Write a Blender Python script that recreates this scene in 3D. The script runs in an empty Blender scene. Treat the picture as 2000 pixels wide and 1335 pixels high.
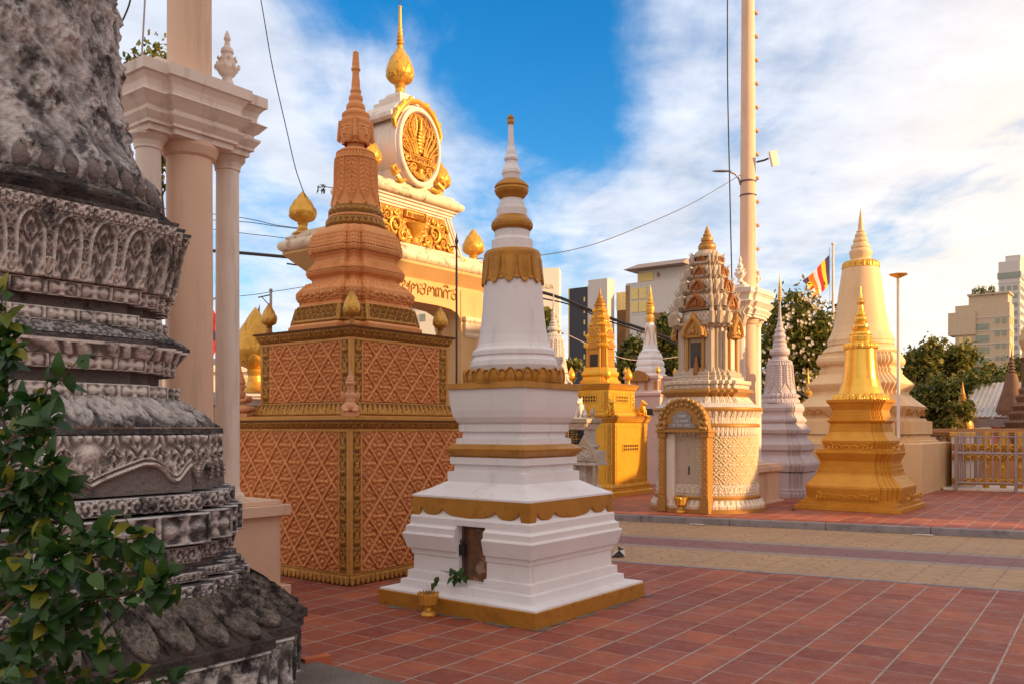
import bpy, math, random
import numpy as np
from mathutils import Vector, Matrix
R = math.radians
C = bpy.context.scene.collection
rng = np.random.default_rng(7)
random.seed(7)

# ------------------------------------------------------------------ camera, light, exposure
cam_d = bpy.data.cameras.new("camera"); cam = bpy.data.objects.new("camera", cam_d); C.objects.link(cam)
cam.location = (0, 0, 1.6); cam.rotation_euler = (R(90), 0, 0)
cam_d.lens = 30.6; cam_d.sensor_width = 36; cam_d.shift_y = 0.0838; cam_d.clip_start = .05; cam_d.clip_end = 3000
bpy.context.scene.camera = cam
SUN_AZ, SUN_EL = 112.0, 15.5
sd = Vector((math.sin(R(SUN_AZ))*math.cos(R(SUN_EL)), math.cos(R(SUN_AZ))*math.cos(R(SUN_EL)), math.sin(R(SUN_EL))))
sl = bpy.data.lights.new("sun", 'SUN'); sl.energy = 4.6; sl.angle = R(0.5); sl.color = (1, .60, .25)
so = bpy.data.objects.new("sun", sl); C.objects.link(so); so.rotation_euler = sd.to_track_quat('Z', 'Y').to_euler(); so.location = (30, -5, 20)
vs = bpy.context.scene.view_settings
vs.view_transform = 'Standard'; vs.look = 'None'; vs.gamma = 1; vs.exposure = 0.66
w = bpy.data.worlds.new("World"); bpy.context.scene.world = w; w.use_nodes = True
def world():
    nt = w.node_tree; nt.nodes.clear(); N = nt.nodes; L = nt.links
    out = N.new('ShaderNodeOutputWorld'); bg = N.new('ShaderNodeBackground'); L.new(bg.outputs[0], out.inputs[0])
    bg.inputs[1].default_value = .1
    sky = N.new('ShaderNodeTexSky'); sky.sky_type = 'NISHITA'; sky.sun_disc = False
    sky.sun_elevation = R(SUN_EL); sky.sun_rotation = R(SUN_AZ); sky.air_density = 1.0; sky.dust_density = .6; sky.ozone_density = 3.0
    hs = N.new('ShaderNodeHueSaturation'); hs.inputs['Saturation'].default_value = 1.38; hs.inputs['Value'].default_value = 1.5
    L.new(sky.outputs[0], hs.inputs['Color'])
    tc = N.new('ShaderNodeTexCoord'); D = tc.outputs['Generated']
    sx = N.new('ShaderNodeSeparateXYZ'); L.new(D, sx.inputs[0])
    def m(op, a, b=None, c=None, clamp=False):
        n = N.new('ShaderNodeMath'); n.operation = op; n.use_clamp = clamp
        for i, v in enumerate((a, b, c)):
            if v is None: continue
            if isinstance(v, (int, float)): n.inputs[i].default_value = v
            else: L.new(v, n.inputs[i])
        return n.outputs[0]
    def dot(vec):
        v = Vector(vec).normalized()
        n = N.new('ShaderNodeVectorMath'); n.operation = 'DOT_PRODUCT'; L.new(D, n.inputs[0]); n.inputs[1].default_value = v
        return n.outputs['Value']
    def ss(x, a, b):
        n = N.new('ShaderNodeMapRange'); n.interpolation_type = 'SMOOTHSTEP'; L.new(x, n.inputs[0])
        n.inputs[1].default_value = a; n.inputs[2].default_value = b; return n.outputs[0]
    zz = m('ADD', m('MAXIMUM', sx.outputs[2], 0.0), .10)
    px = m('DIVIDE', sx.outputs[0], zz); py = m('DIVIDE', sx.outputs[1], zz)
    cb = N.new('ShaderNodeCombineXYZ'); L.new(px, cb.inputs[0]); L.new(py, cb.inputs[1])
    mp = N.new('ShaderNodeMapping'); L.new(cb.outputs[0], mp.inputs[0]); mp.inputs['Rotation'].default_value = (0, 0, R(-30))
    mp.inputs['Scale'].default_value = (1.7, .34, 1); mp.inputs['Location'].default_value = (3.1, 1.7, 0)
    wn = N.new('ShaderNodeTexNoise'); wn.inputs['Scale'].default_value = .9; wn.inputs['Detail'].default_value = 3; L.new(cb.outputs[0], wn.inputs[0])
    va = N.new('ShaderNodeVectorMath'); va.operation = 'MULTIPLY_ADD'; L.new(wn.outputs['Color'], va.inputs[0]); va.inputs[1].default_value = (1.3, .9, 0); L.new(mp.outputs[0], va.inputs[2])
    n1 = N.new('ShaderNodeTexNoise'); n1.inputs['Scale'].default_value = 1.25; n1.inputs['Detail'].default_value = 10; n1.inputs['Roughness'].default_value = .60; L.new(va.outputs[0], n1.inputs[0])
    hole = m('ADD', ss(dot((-.045, 1, .47)), .972, .999), m('MULTIPLY', ss(dot((-.27, 1, .30)), .985, 1.0), .15))
    hole = m('ADD', hole, m('MULTIPLY', ss(dot((.055, 1, .30)), .990, 1.0), .5))
    back = m('SUBTRACT', 1.0, ss(sx.outputs[1], -.1, .45))
    right = ss(dot((.62, 1, .26)), .80, .99)
    low = m('SUBTRACT', 1.0, ss(sx.outputs[2], .0, .22))
    n2 = N.new('ShaderNodeTexNoise'); n2.inputs['Scale'].default_value = 2.6; n2.inputs['Detail'].default_value = 8; n2.inputs['Roughness'].default_value = .62; L.new(cb.outputs[0], n2.inputs[0])
    nm = m('ADD', m('MULTIPLY', n1.outputs[0], .72), m('MULTIPLY', n2.outputs[0], .28))
    cov = m('ADD', m('ADD', m('ADD', nm, .075), m('MULTIPLY', right, .055)), m('MULTIPLY', back, .26))
    cov = m('ADD', cov, m('MULTIPLY', low, .16))
    cov = m('SUBTRACT', cov, m('MULTIPLY', hole, .21))
    def band(p, q, wd):      # a long cirrus streak along the great circle through two directions
        nv = Vector(p).cross(Vector(q)); ab = m('ABSOLUTE', dot(nv)); return m('SUBTRACT', 1.0, ss(ab, 0.0, wd))
    st = m('ADD', m('MULTIPLY', band((-.353, 1, .491), (0, 1, .297), .085), .17), m('MULTIPLY', band((-.335, 1, .40), (-.12, 1, .22), .06), .13))
    st = m('MULTIPLY', st, ss(dot((-.25, 1, .38)), .86, .96))
    cov = m('ADD', cov, st)
    fac = ss(cov, .38, .68)
    # cloud brightness: whiter and warmer towards the sun side; behind the camera as added warm fill
    cr = N.new('ShaderNodeMix'); cr.data_type = 'RGBA'
    cr.inputs[6].default_value = (5.6, 5.9, 6.6, 1); cr.inputs[7].default_value = (7.5, 6.6, 6.0, 1)
    L.new(m('MAXIMUM', m('MAXIMUM', ss(dot((1, .25, .18)), .45, .95), m('MULTIPLY', low, .35)), back), cr.inputs[0])
    sc = N.new('ShaderNodeVectorMath'); sc.operation = 'SCALE'; L.new(cr.outputs[2], sc.inputs[0]); L.new(m('MULTIPLY_ADD', m('SUBTRACT', n2.outputs[0], .5), .9, .97), sc.inputs['Scale'])
    gl = ss(dot((.85, 1, .12)), .91, .998)
    gm = N.new('ShaderNodeMix'); gm.data_type = 'RGBA'; L.new(m('MULTIPLY', gl, .8), gm.inputs[0]); L.new(sc.outputs[0], gm.inputs[6]); gm.inputs[7].default_value = (9.0, 7.6, 6.0, 1)
    fac = m('MAXIMUM', fac, m('MULTIPLY', gl, .95)); sc = gm
    mx = N.new('ShaderNodeMix'); mx.data_type = 'RGBA'; L.new(m('MULTIPLY', fac, .93), mx.inputs[0]); L.new(hs.outputs[0], mx.inputs[6]); L.new(sc.outputs[2], mx.inputs[7])
    L.new(mx.outputs[2], bg.inputs[0])
world()

# ------------------------------------------------------------------ helpers
F = 1700.0; HY = 835.0
TH = -37.3                                   # the temple grid: local x faces front right, local y runs back right
nx, ny = math.cos(R(TH)), math.sin(R(TH)); tx, ty = -ny, nx
def Wp(px, py, Y): return Vector(((px-1000)/F*Y, Y, 1.6+(HY-py)/F*Y))
def Z(py, Y): return 1.6+(HY-py)/F*Y
def PF(lst, Y, k=1.0):                       # (half width, height) read off in the photograph -> metres at distance Y
    return [(a*Y/F*k, Z(b, Y)) for a, b in lst]
SQ = .7136

def tag(o, label=None, cat=None, group=None, kind=None):
    if label: o['label'] = label
    if cat: o['category'] = cat
    if group: o['group'] = group
    if kind: o['kind'] = kind
    return o
def thing(name, label, cat, loc=(0, 0, 0), rz=0, group=None):
    o = bpy.data.objects.new(name, None); C.objects.link(o); o.location = loc; o.rotation_euler = (0, 0, R(rz)); o.empty_display_size = .2
    return tag(o, label, cat, group)
def copy_tree(o, parent=None):
    c = o.copy(); C.objects.link(c); c.parent = parent
    for ch in o.children: copy_tree(ch, c)
    return c

class MB:
    def __init__(s): s.V = []; s.L = []; s.S = []; s.M = []; s.H = []; s.n = 0
    def add(s, V, faces, mi=0, H=None):
        V = np.asarray(V, float).reshape(-1, 3)
        if isinstance(faces, np.ndarray):
            s.L.append((faces+s.n).ravel()); s.S.append(np.full(len(faces), faces.shape[1])); s.M.append(np.full(len(faces), mi))
        else:
            for f in faces: s.L.append(np.array(f)+s.n)
            s.S.append(np.array([len(f) for f in faces])); s.M.append(np.full(len(faces), mi))
        s.V.append(V); s.H.append(np.zeros(len(V)) if H is None else np.asarray(H).ravel()); s.n += len(V)
        return s
    def xf(s, mat):                           # transform everything added so far
        m3 = np.array(mat); s.V = [v@m3[:3, :3].T+m3[:3, 3] for v in s.V]; return s
    def build(s, name, mats, parent=None, loc=(0, 0, 0), rz=0, sharp=35, bevel=0, rel=True):
        if not isinstance(mats, (list, tuple)): mats = [mats]
        me = bpy.data.meshes.new(name); V = np.concatenate(s.V); Lo = np.concatenate(s.L).astype(np.int32); S = np.concatenate(s.S).astype(np.int32)
        me.vertices.add(len(V)); me.vertices.foreach_set('co', V.astype(np.float32).ravel())
        me.loops.add(len(Lo)); me.loops.foreach_set('vertex_index', Lo)
        me.polygons.add(len(S)); me.polygons.foreach_set('loop_start', np.concatenate([[0], np.cumsum(S)[:-1]]).astype(np.int32))
        me.polygons.foreach_set('material_index', np.concatenate(s.M).astype(np.int32))
        me.polygons.foreach_set('use_smooth', np.ones(len(S), bool))
        me.update(calc_edges=True); me.validate()
        H = np.concatenate(s.H)
        if rel and H.any() and len(me.vertices) == len(H):
            at = me.attributes.new('relief', 'FLOAT', 'POINT'); at.data.foreach_set('value', H.astype(np.float32))
        me.set_sharp_from_angle(angle=R(sharp))
        for m_ in mats: me.materials.append(m_)
        o = bpy.data.objects.new(name, me); C.objects.link(o); o.parent = parent; o.location = loc; o.rotation_euler = (0, 0, R(rz))
        if bevel:
            b = o.modifiers.new('bevel', 'BEVEL'); b.width = bevel; b.segments = 2; b.limit_method = 'ANGLE'; b.angle_limit = R(40); b.harden_normals = False
        return o
    # ---- shapes
    def box(s, x0, x1, y0, y1, z0, z1, mi=0):
        V = [(x, y, z) for z in (z0, z1) for y in (y0, y1) for x in (x0, x1)]
        return s.add(V, [(0, 2, 3, 1), (4, 5, 7, 6), (0, 1, 5, 4), (1, 3, 7, 5), (3, 2, 6, 7), (2, 0, 4, 6)], mi)
    def sweep(s, prof, plan, mi=0, cap=(True, True), mis=None):
        """prof: [(h,z)], plan: polygon for h=1 (ccw) or function h->points"""
        rows = []
        for h, z in prof:
            p = plan(h) if callable(plan) else np.asarray(plan)*h
            rows.append(np.column_stack([p, np.full(len(p), z)]))
        n = len(rows[0]); V = np.concatenate(rows)
        for i in range(len(prof)-1):
            m_ = mis[i] if mis else mi
            f = np.array([(i*n+j, i*n+(j+1) % n, (i+1)*n+(j+1) % n, (i+1)*n+j) for j in range(n)])
            s.add(V[i*n:(i+2)*n], f-i*n, m_)
        if cap[0]: s.add(rows[0], [tuple(range(n))[::-1]], mis[0] if mis else mi)
        if cap[1]: s.add(rows[-1], [tuple(range(n))], mis[-1] if mis else mi)
        return s
    def lathe(s, prof, seg=48, c=(0, 0), mi=0, cap=(True, True), mis=None):
        a = np.linspace(0, 2*np.pi, seg, endpoint=False); pl = np.column_stack([np.cos(a), np.sin(a)])
        return s.sweep(prof, lambda h: pl*h+np.array(c), mi, cap, mis)
    def lrel(s, prof, fn, amp, seg=160, res=.012, c=(0, 0), mi=0, vs_=None):
        """lathe with carved relief: fn(u 0..1 round, v 0..1 along the profile)"""
        P = np.array(prof, float); d = np.concatenate([[0], np.cumsum(np.hypot(*np.diff(P, axis=0).T))]); nv = max(4, int(d[-1]/res)); q = np.linspace(0, d[-1], nv+1)
        r = np.interp(q, d, P[:, 0]); z = np.interp(q, d, P[:, 1]); v = q/d[-1]
        u = np.linspace(0, 1, seg, endpoint=False); U, Vv = np.meshgrid(u, v); Hh = fn(U, Vv); win = np.minimum(1, np.minimum(Vv, 1-Vv)*30)
        rr = r[:, None]+amp*Hh*win
        X = rr*np.cos(2*np.pi*U)+c[0]; Y = rr*np.sin(2*np.pi*U)+c[1]; ZZ = np.repeat(z[:, None], seg, 1)
        i, j = np.meshgrid(np.arange(nv), np.arange(seg), indexing='ij'); j2 = (j+1) % seg
        f = np.stack([i*seg+j, i*seg+j2, (i+1)*seg+j2, (i+1)*seg+j], -1).reshape(-1, 4)
        return s.add(np.stack([X, Y, ZZ], -1), f, mi, Hh)
    def panel(s, A, B, D, fn, amp, res=.01, mi=0, lift=0, win=True, N=None, taper=None):
        """carved panel: A lower left, B lower right, D upper left; fn(u,v,L,H) metres from the middle / the bottom"""
        A, B, D = (np.array(q, float) for q in (A, B, D)); Lx = np.linalg.norm(B-A); Hx = np.linalg.norm(D-A)
        nu = max(3, int(Lx/res)); nv = max(3, int(Hx/res)); u = np.linspace(0, 1, nu+1); v = np.linspace(0, 1, nv+1); U, Vv = np.meshgrid(u, v)
        if N is None: N = np.cross(B-A, D-A); N /= np.linalg.norm(N)
        Hh = fn((U-.5)*Lx, Vv*Hx, Lx, Hx)
        wd = np.minimum(1, np.minimum(np.minimum(U, 1-U)*Lx, np.minimum(Vv, 1-Vv)*Hx)/(res*1.2)) if win else 1
        U2 = U
        if taper: U2 = .5+(U-.5)*(1+(taper-1)*Vv)
        P = A+(B-A)*U2[..., None]+(D-A)*Vv[..., None]+N*((Hh*amp+lift)*wd)[..., None]
        i, j = np.meshgrid(np.arange(nv), np.arange(nu), indexing='ij'); k = nu+1
        f = np.stack([i*k+j, i*k+j+1, (i+1)*k+j+1, (i+1)*k+j], -1).reshape(-1, 4)
        return s.add(P, f, mi, Hh)
    def sweep_rel(s, h0, z0, h1, z1, plan, fn, amp, res=.01, mi=0, th=TH, minlen=.06):
        """one profile band round a plan, carved on the sides that face the courtyard"""
        p = np.asarray(plan); n = len(p)
        for j in range(n):
            a, b = p[j], p[(j+1) % n]; A = (*(a*h0), z0); B = (*(b*h0), z0); D = (*(a*h1), z1); E = (*(b*h1), z1)
            d = b-a; nrm = np.array([d[1], -d[0]])/max(1e-9, np.hypot(*d)); wy = nrm[0]*math.sin(R(th))+nrm[1]*math.cos(R(th))
            L = np.hypot(*(b-a))*max(h0, h1)
            if wy > .3 or L < minlen: s.add([A, B, E, D], [(0, 1, 2, 3)], mi)
            else:
                A_, B_, D_ = np.array(A), np.array(B), np.array(D); E_ = np.array(E)
                Hx = np.linalg.norm((D_+E_)/2-(A_+B_)/2); nu = max(3, int(L/res)); nv = max(3, int(Hx/res))
                U, Vv = np.meshgrid(np.linspace(0, 1, nu+1), np.linspace(0, 1, nv+1)); Hh = fn((U-.5)*L, Vv*Hx, L, Hx)
                wd = np.minimum(1, np.minimum(np.minimum(U, 1-U)*L, np.minimum(Vv, 1-Vv)*Hx)/(res*1.2))
                N3 = np.cross(B_-A_, (D_+E_)/2-(A_+B_)/2); N3 /= np.linalg.norm(N3)
                P = (A_+(B_-A_)*U[..., None])*(1-Vv[..., None])+(D_+(E_-D_)*U[..., None])*Vv[..., None]+N3*((Hh*amp)*wd)[..., None]
                i, jj = np.meshgrid(np.arange(nv), np.arange(nu), indexing='ij'); k = nu+1
                f = np.stack([i*k+jj, i*k+jj+1, (i+1)*k+jj+1, (i+1)*k+jj], -1).reshape(-1, 4); s.add(P, f, mi, Hh)
        return s
    def plate(s, poly, O, U, Vd, th, mi=0):
        """flat cut-out with thickness th, front at O + th*N"""
        O, U, Vd = (np.array(q, float) for q in (O, U, Vd)); N = np.cross(U, Vd); N /= np.linalg.norm(N); n = len(poly)
        b = np.array([O+U*u+Vd*v for u, v in poly]); V = np.concatenate([b, b+N*th])
        f = [tuple(range(n))[::-1], tuple(range(n, 2*n))]+[(i, (i+1) % n, n+(i+1) % n, n+i) for i in range(n)]
        return s.add(V, f, mi)
    def tube(s, pts, rad, seg=8, mi=0, cap=True):
        P = [Vector(p) for p in pts]; rad = rad if isinstance(rad, (list, tuple, np.ndarray)) else [rad]*len(P); rows = []; up = Vector((0, 0, 1)); pn = None
        for i, p in enumerate(P):
            d = (P[min(i+1, len(P)-1)]-P[max(i-1, 0)]).normalized()
            if pn is None: pn = d.orthogonal().normalized()
            pn = (pn-d*pn.dot(d)).normalized(); b = d.cross(pn)
            rows.append([p+(pn*math.cos(a)+b*math.sin(a))*rad[i] for a in [2*math.pi*k/seg for k in range(seg)]])
        V = np.array([[*v] for r_ in rows for v in r_]); f = []
        for i in range(len(P)-1):
            for k in range(seg): f.append((i*seg+k, i*seg+(k+1) % seg, (i+1)*seg+(k+1) % seg, (i+1)*seg+k))
        if cap: f += [tuple(range(seg))[::-1], tuple(range((len(P)-1)*seg, len(P)*seg))]
        return s.add(V, f, mi)
    def ball(s, c, r, seg=16, mi=0, rot=None):
        r = (r, r, r) if isinstance(r, (int, float)) else r; nr = seg//2; V = []; f = []
        for i in range(nr+1):
            a = math.pi*i/nr
            for k in range(seg): b = 2*math.pi*k/seg; V.append((math.sin(a)*math.cos(b)*r[0], math.sin(a)*math.sin(b)*r[1], -math.cos(a)*r[2]))
        V = np.array(V)
        if rot is not None: V = V@np.array(rot).T
        for i in range(nr):
            for k in range(seg): f.append((i*seg+k, i*seg+(k+1) % seg, (i+1)*seg+(k+1) % seg, (i+1)*seg+k))
        return s.add(V+np.array(c), f, mi)

def redent(*cs):
    """first-quadrant staircase (a,b) with a>=b mirrored to a full ccw plan; cs = corner points going from the face to the diagonal"""
    q = list(cs); full = q+[(b, a) for a, b in q[::-1]]
    out = []
    for k in range(4):
        c_, s_ = [(1, 0), (0, 1), (-1, 0), (0, -1)][k]
        out += [(a*c_-b*s_, a*s_+b*c_) for a, b in full]
    res = []
    for p in out:
        if not res or math.hypot(p[0]-res[-1][0], p[1]-res[-1][1]) > 1e-6: res.append(p)
    if math.hypot(res[0][0]-res[-1][0], res[0][1]-res[-1][1]) < 1e-6: res.pop()
    return np.array(res)
SQUARE = np.array([(1, -1), (1, 1), (-1, 1), (-1, -1)])
RD1 = redent((1, .62), (.86, .62), (.86, .86))
RD2 = redent((1, .66), (.925, .66), (.925, .78), (.855, .78), (.855, .855))
RD3 = redent((1, .50), (.90, .50), (.90, .68), (.79, .68), (.79, .79))

# ------------------------------------------------------------------ carved patterns (all return 0..1)
def fr(x): return x-np.floor(x)
def sst(x, a, b): t = np.clip((x-a)/(b-a), 0, 1); return t*t*(3-2*t)
def petorn(w_=.2):
    def f(u, v, L, H):
        k = max(1, round(L/w_)); ww = L/k; x = np.abs(fr(u/ww+(.5 if k % 2 else 0))-.5)*2; y = 1-v/H
        e = x-.94*np.sqrt(np.clip(1-y**2.6, 0, 1)); ins = e < 0
        return np.where(ins, .35+.55*np.exp(-((e+.10)/.06)**2)+.40*orn(u/ww*2, v/H*2.2, .8)*(e < -.16)+.25*np.exp(-(x/.08)**2), .30*(x > .97))
    return f
def orn(u, v, seed=0.):
    """foliage scrolls, mirrored in each unit tile of u and v"""
    x = np.abs(fr(u)-.5)*2; y = fr(v)
    x1 = x-.52; y1 = y-.48; r = np.hypot(x1, y1); th = np.arctan2(y1, x1)
    sp = np.sin(th+15*r+seed); g = np.exp(-(r/.42)**4)
    a = np.sin(8*x+2.6*np.sin(6*y+seed)+seed)*np.cos(9*y+2.2*np.sin(7*x+1.3*seed))
    le = .5+.5*np.cos(th*7+10*r)
    h = g*(.5+.5*sp)*(.65+.35*le)+(1-g)*(1-np.clip(np.abs(a)*1.7, 0, 1))
    b = np.exp(-((x/.16)**2+((y-.5)/.16)**2)); return np.clip(h*.9+b*.6, 0, 1)
def frieze(w_=.1, seed=0.): return lambda u, v, L, H: np.where((v < H*.07) | (v > H*.93), 1, orn(u/w_, .1+.8*v/H, seed))
def rosettes(w_=.11):
    def f(u, v, L, H):
        k = max(1, round(L/w_)); ww = L/k; x = (fr(u/ww+(.5 if k % 2 else 0))-.5); y = (v/H-.5)*H/ww; r = np.hypot(x, y); th = np.arctan2(y, x)
        p = (.5+.5*np.cos(4*th))*np.exp(-((r-.25)/.13)**2)+np.exp(-(r/.1)**2)+.8*np.exp(-((np.abs(x)-.38)**2+(np.abs(y)-.28)**2)/.006)+.8*np.exp(-((np.abs(x)-.32)**2+y*y)/.004)
        fl = ((np.abs(x) > .455) | (np.abs(v/H-.5) > .43)); return np.where(fl, 1, np.clip(p, 0, 1))
    return f
def lattice(w_=.3, h_=.32, seed=.4, band=.055):
    def f(u, v, L, H):
        p = u/w_+v/h_; q = u/w_-v/h_; a = fr(p)-.5; b = fr(q)-.5; m = np.maximum(np.abs(a), np.abs(b))
        x = (a+b)*.72; y = (a-b)*.72; r = np.hypot(x, y); th = np.arctan2(y, x)
        s_ = (.5+.5*np.cos(6*th))*np.exp(-((r-.19)/.055)**2)+np.exp(-(r/.08)**2)*1.3
        s_ = s_+(.5+.5*np.cos(8*th+seed))*np.exp(-((r-.36)/.05)**2)*.8
        s_ = s_+.9*np.exp(-(np.minimum(np.hypot(np.abs(x)-.36, y), np.hypot(x, np.abs(y)-.38))/.075)**2)
        return np.where(m > .5-band, .70, np.clip(s_, 0, 1)*.95*sst(.5-band-m, 0, .03))
    return f
def petals(w_=.08, tip=True, up=True):
    def f(u, v, L, H):
        k = max(1, round(L/w_)); ww = L/k; x = np.abs(fr(u/ww+(.5 if k % 2 else 0))-.5)*2; y = v/H
        if not up: y = 1-y
        e = x-np.sqrt(np.clip(1-y**2.2, 0, 1)); ins = e < 0
        h = np.where(ins, .55+.45*np.clip(-e*2.5, 0, 1)*(1-.0*y), 0); rim = np.exp(-((e+.12)/.08)**2)*ins
        mid = np.exp(-(x/.12)**2)*ins*.35
        return np.clip(.6*h+.4*rim+mid, 0, 1)
    return f
def arches(w_=.22):
    def f(u, v, L, H):
        k = max(1, round(L/w_)); ww = L/k; x = np.abs(fr(u/ww+(.5 if k % 2 else 0))-.5)*2; y = v/H
        top = np.where(y > .55, np.sqrt(np.clip(1-((y-.55)/.4)**2, 0, 1))*.72, .72); e = x-top; rim = np.exp(-(e/.07)**2)
        ins = e < 0; inner = orn(u/ww+.5*(k % 2 == 0), y*1.6, 1.3)*.55
        lo = y < .3; xx = np.abs(fr(u/ww+.5+(.5 if k % 2 else 0))-.5)*2; e2 = xx-(.62-(y/.36)**1.5*.62); rim2 = np.exp(-(e2/.08)**2)*lo
        leaf = .5*(.5+.5*np.cos(np.arctan2(y-.02, xx)*9))*lo*(e2 < 0)
        return np.clip(np.maximum(np.maximum(rim, rim2), np.where(lo & (e2 < .05), leaf+.35, np.where(ins, inner, orn(u/ww, y*3, .3)*.5))), 0, 1)
    return f
def apron(u, v, L, H):
    y = v/H; x = np.abs(u)/(L/2); lo = .42-.42*np.exp(-(x/.16)**1.2)*.9+.0*x
    lo = .12+.34*np.minimum(1, (x/.5))**.8-.30*np.exp(-((x-.82)/.12)**2); e = y-lo
    rim = np.exp(-((e-.05)/.035)**2)+.9*np.exp(-((e-.14)/.02)**2); face = .9*np.exp(-((x/.10)**2+((y-.70)/.16)**2))
    o_ = orn(u/.26+.5, y*1.5, 2.1)*.75
    return np.clip(np.where(e > .16, np.maximum(o_, face), rim*.9), 0, 1)
def garland(n=12, seed=0.):
    def f(u, v):
        x = fr(u*n)-.5; ax = np.abs(x)*2; w1 = .62-.45*sst(v, .0, .0001)*(1-v)**1.2*0
        a = np.exp(-((ax-.08-.06*np.sin(60*v))/.10)**2)*.9; edge = .78*np.ones_like(v)-.78*sst(.32-v, 0, .32)
        rim = np.exp(-((ax-edge)/.07)**2); ch = .5+.5*np.cos(v*90+6*ax); fill = ch*.5*(ax < edge)
        top = v > .80; t_ = np.exp(-((v-.80)/.012)**2)+np.exp(-((v-.93)/.012)**2)
        tassel = (.5+.5*np.cos(u*n*4*2*np.pi))*(v > .81)*(v < .92)
        return np.clip(np.where(top, t_+tassel*.7+(v > .94)*.5*(.5+.5*np.cos(u*n*12*np.pi)), np.maximum(np.maximum(a, rim), fill)), 0, 1)
    return f
def budrel(rows=4, n=8):
    def f(u, v):
        h = np.zeros_like(u)
        for k in range(rows, -1, -1):
            v0 = -.18+k*.95/rows; x = np.abs(fr(u*n+.5*(k % 2))-.5)*2; y = (v-v0)/(.42); e = x-np.sqrt(np.clip(1-np.clip(y, 0, 1)**1.8, 0, 1))*1.02
            ins = (e < 0) & (y > -.6) & (y < 1); h = np.where(ins, .35+.65*np.clip(y, 0, 1)**1.5+.15*np.exp(-(x/.15)**2), h)
        return np.clip(h, 0, 1.2)*np.clip((1-v)*2.2, 0, 1)
    return f

# ------------------------------------------------------------------ materials
def mat(name, c1, c2=None, rough=.75, metal=0., ns=3., dirt=None, dirt_amt=0., dirt_s=4., bump=.15, bs=60., streak=False, lo=None, spec=.4, dz=1., thr=(.52, .68), bd=.01):
    m_ = bpy.data.materials.new(name); m_.use_nodes = True; nt = m_.node_tree; N = nt.nodes; L = nt.links
    bs_ = N['Principled BSDF']; tc = N.new('ShaderNodeTexCoord'); O = tc.outputs['Object']
    bs_.inputs['Roughness'].default_value = rough; bs_.inputs['Metallic'].default_value = metal; bs_.inputs['Specular IOR Level'].default_value = spec
    if c2 is None: c2 = tuple(x*.82 for x in c1)
    n = N.new('ShaderNodeTexNoise'); n.inputs['Scale'].default_value = ns; n.inputs['Detail'].default_value = 6; n.inputs['Roughness'].default_value = .6; L.new(O, n.inputs[0])
    mr = N.new('ShaderNodeMapRange'); mr.inputs[1].default_value = .32; mr.inputs[2].default_value = .68; L.new(n.outputs[0], mr.inputs[0])
    mx = N.new('ShaderNodeMix'); mx.data_type = 'RGBA'; mx.inputs[6].default_value = (*c1, 1); mx.inputs[7].default_value = (*c2, 1); L.new(mr.outputs[0], mx.inputs[0])
    col = mx.outputs[2]
    if lo:  # lo: second colour for the low parts of the relief
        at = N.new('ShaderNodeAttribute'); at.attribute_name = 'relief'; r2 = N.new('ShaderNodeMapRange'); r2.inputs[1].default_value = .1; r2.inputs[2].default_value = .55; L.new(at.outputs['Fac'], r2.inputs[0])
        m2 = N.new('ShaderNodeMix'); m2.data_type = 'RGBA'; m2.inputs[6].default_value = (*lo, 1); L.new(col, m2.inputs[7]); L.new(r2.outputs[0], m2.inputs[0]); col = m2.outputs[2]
    if dirt:
        mp = N.new('ShaderNodeMapping'); L.new(O, mp.inputs[0]); mp.inputs['Scale'].default_value = (1, 1, .12 if streak else dz)
        d1 = N.new('ShaderNodeTexNoise'); d1.inputs['Scale'].default_value = dirt_s; d1.inputs['Detail'].default_value = 10; d1.inputs['Roughness'].default_value = .68; L.new(mp.outputs[0], d1.inputs[0])
        r3 = N.new('ShaderNodeMapRange'); r3.inputs[1].default_value = thr[0]; r3.inputs[2].default_value = thr[1]; r3.inputs[4].default_value = dirt_amt; L.new(d1.outputs[0], r3.inputs[0])
        m3 = N.new('ShaderNodeMix'); m3.data_type = 'RGBA'; L.new(r3.outputs[0], m3.inputs[0]); L.new(col, m3.inputs[6]); m3.inputs[7].default_value = (*dirt, 1); col = m3.outputs[2]
        m4 = N.new('ShaderNodeMath'); m4.operation = 'MULTIPLY_ADD'; m4.use_clamp = True; L.new(r3.outputs[0], m4.inputs[0]); m4.inputs[1].default_value = .3; m4.inputs[2].default_value = rough; L.new(m4.outputs[0], bs_.inputs['Roughness'])
    L.new(col, bs_.inputs['Base Color'])
    if bump:
        b = N.new('ShaderNodeTexNoise'); b.inputs['Scale'].default_value = bs; b.inputs['Detail'].default_value = 5; L.new(O, b.inputs[0])
        bp = N.new('ShaderNodeBump'); bp.inputs['Strength'].default_value = bump; bp.inputs['Distance'].default_value = bd; L.new(b.outputs[0], bp.inputs['Height']); L.new(bp.outputs[0], bs_.inputs['Normal'])
    return m_
M = {}
M['white'] = mat('white_paint', (.80, .765, .77), (.73, .70, .71), .62, ns=2.2, dirt=(.36, .30, .27), dirt_amt=.55, dirt_s=6, streak=True, bump=.18, bs=30, thr=(.55, .82))
M['ochre'] = mat('ochre_gold_paint', (.50, .235, .035), (.42, .185, .025), .42, .25, ns=5, dirt=(.22, .09, .02), dirt_amt=.5, dirt_s=7, bump=.12)
M['gold'] = mat('gold_paint', (.76, .42, .075), (.62, .32, .045), .38, .45, ns=5, dirt=(.25, .12, .03), dirt_amt=.35, dirt_s=9, bump=.1)
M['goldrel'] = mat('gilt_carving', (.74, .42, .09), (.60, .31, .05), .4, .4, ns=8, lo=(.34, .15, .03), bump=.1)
M['gilt_dark'] = mat('antique_gilt_band', (.52, .27, .06), (.40, .19, .035), .45, .35, ns=14, lo=(.15, .06, .015), bump=.15)
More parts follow.
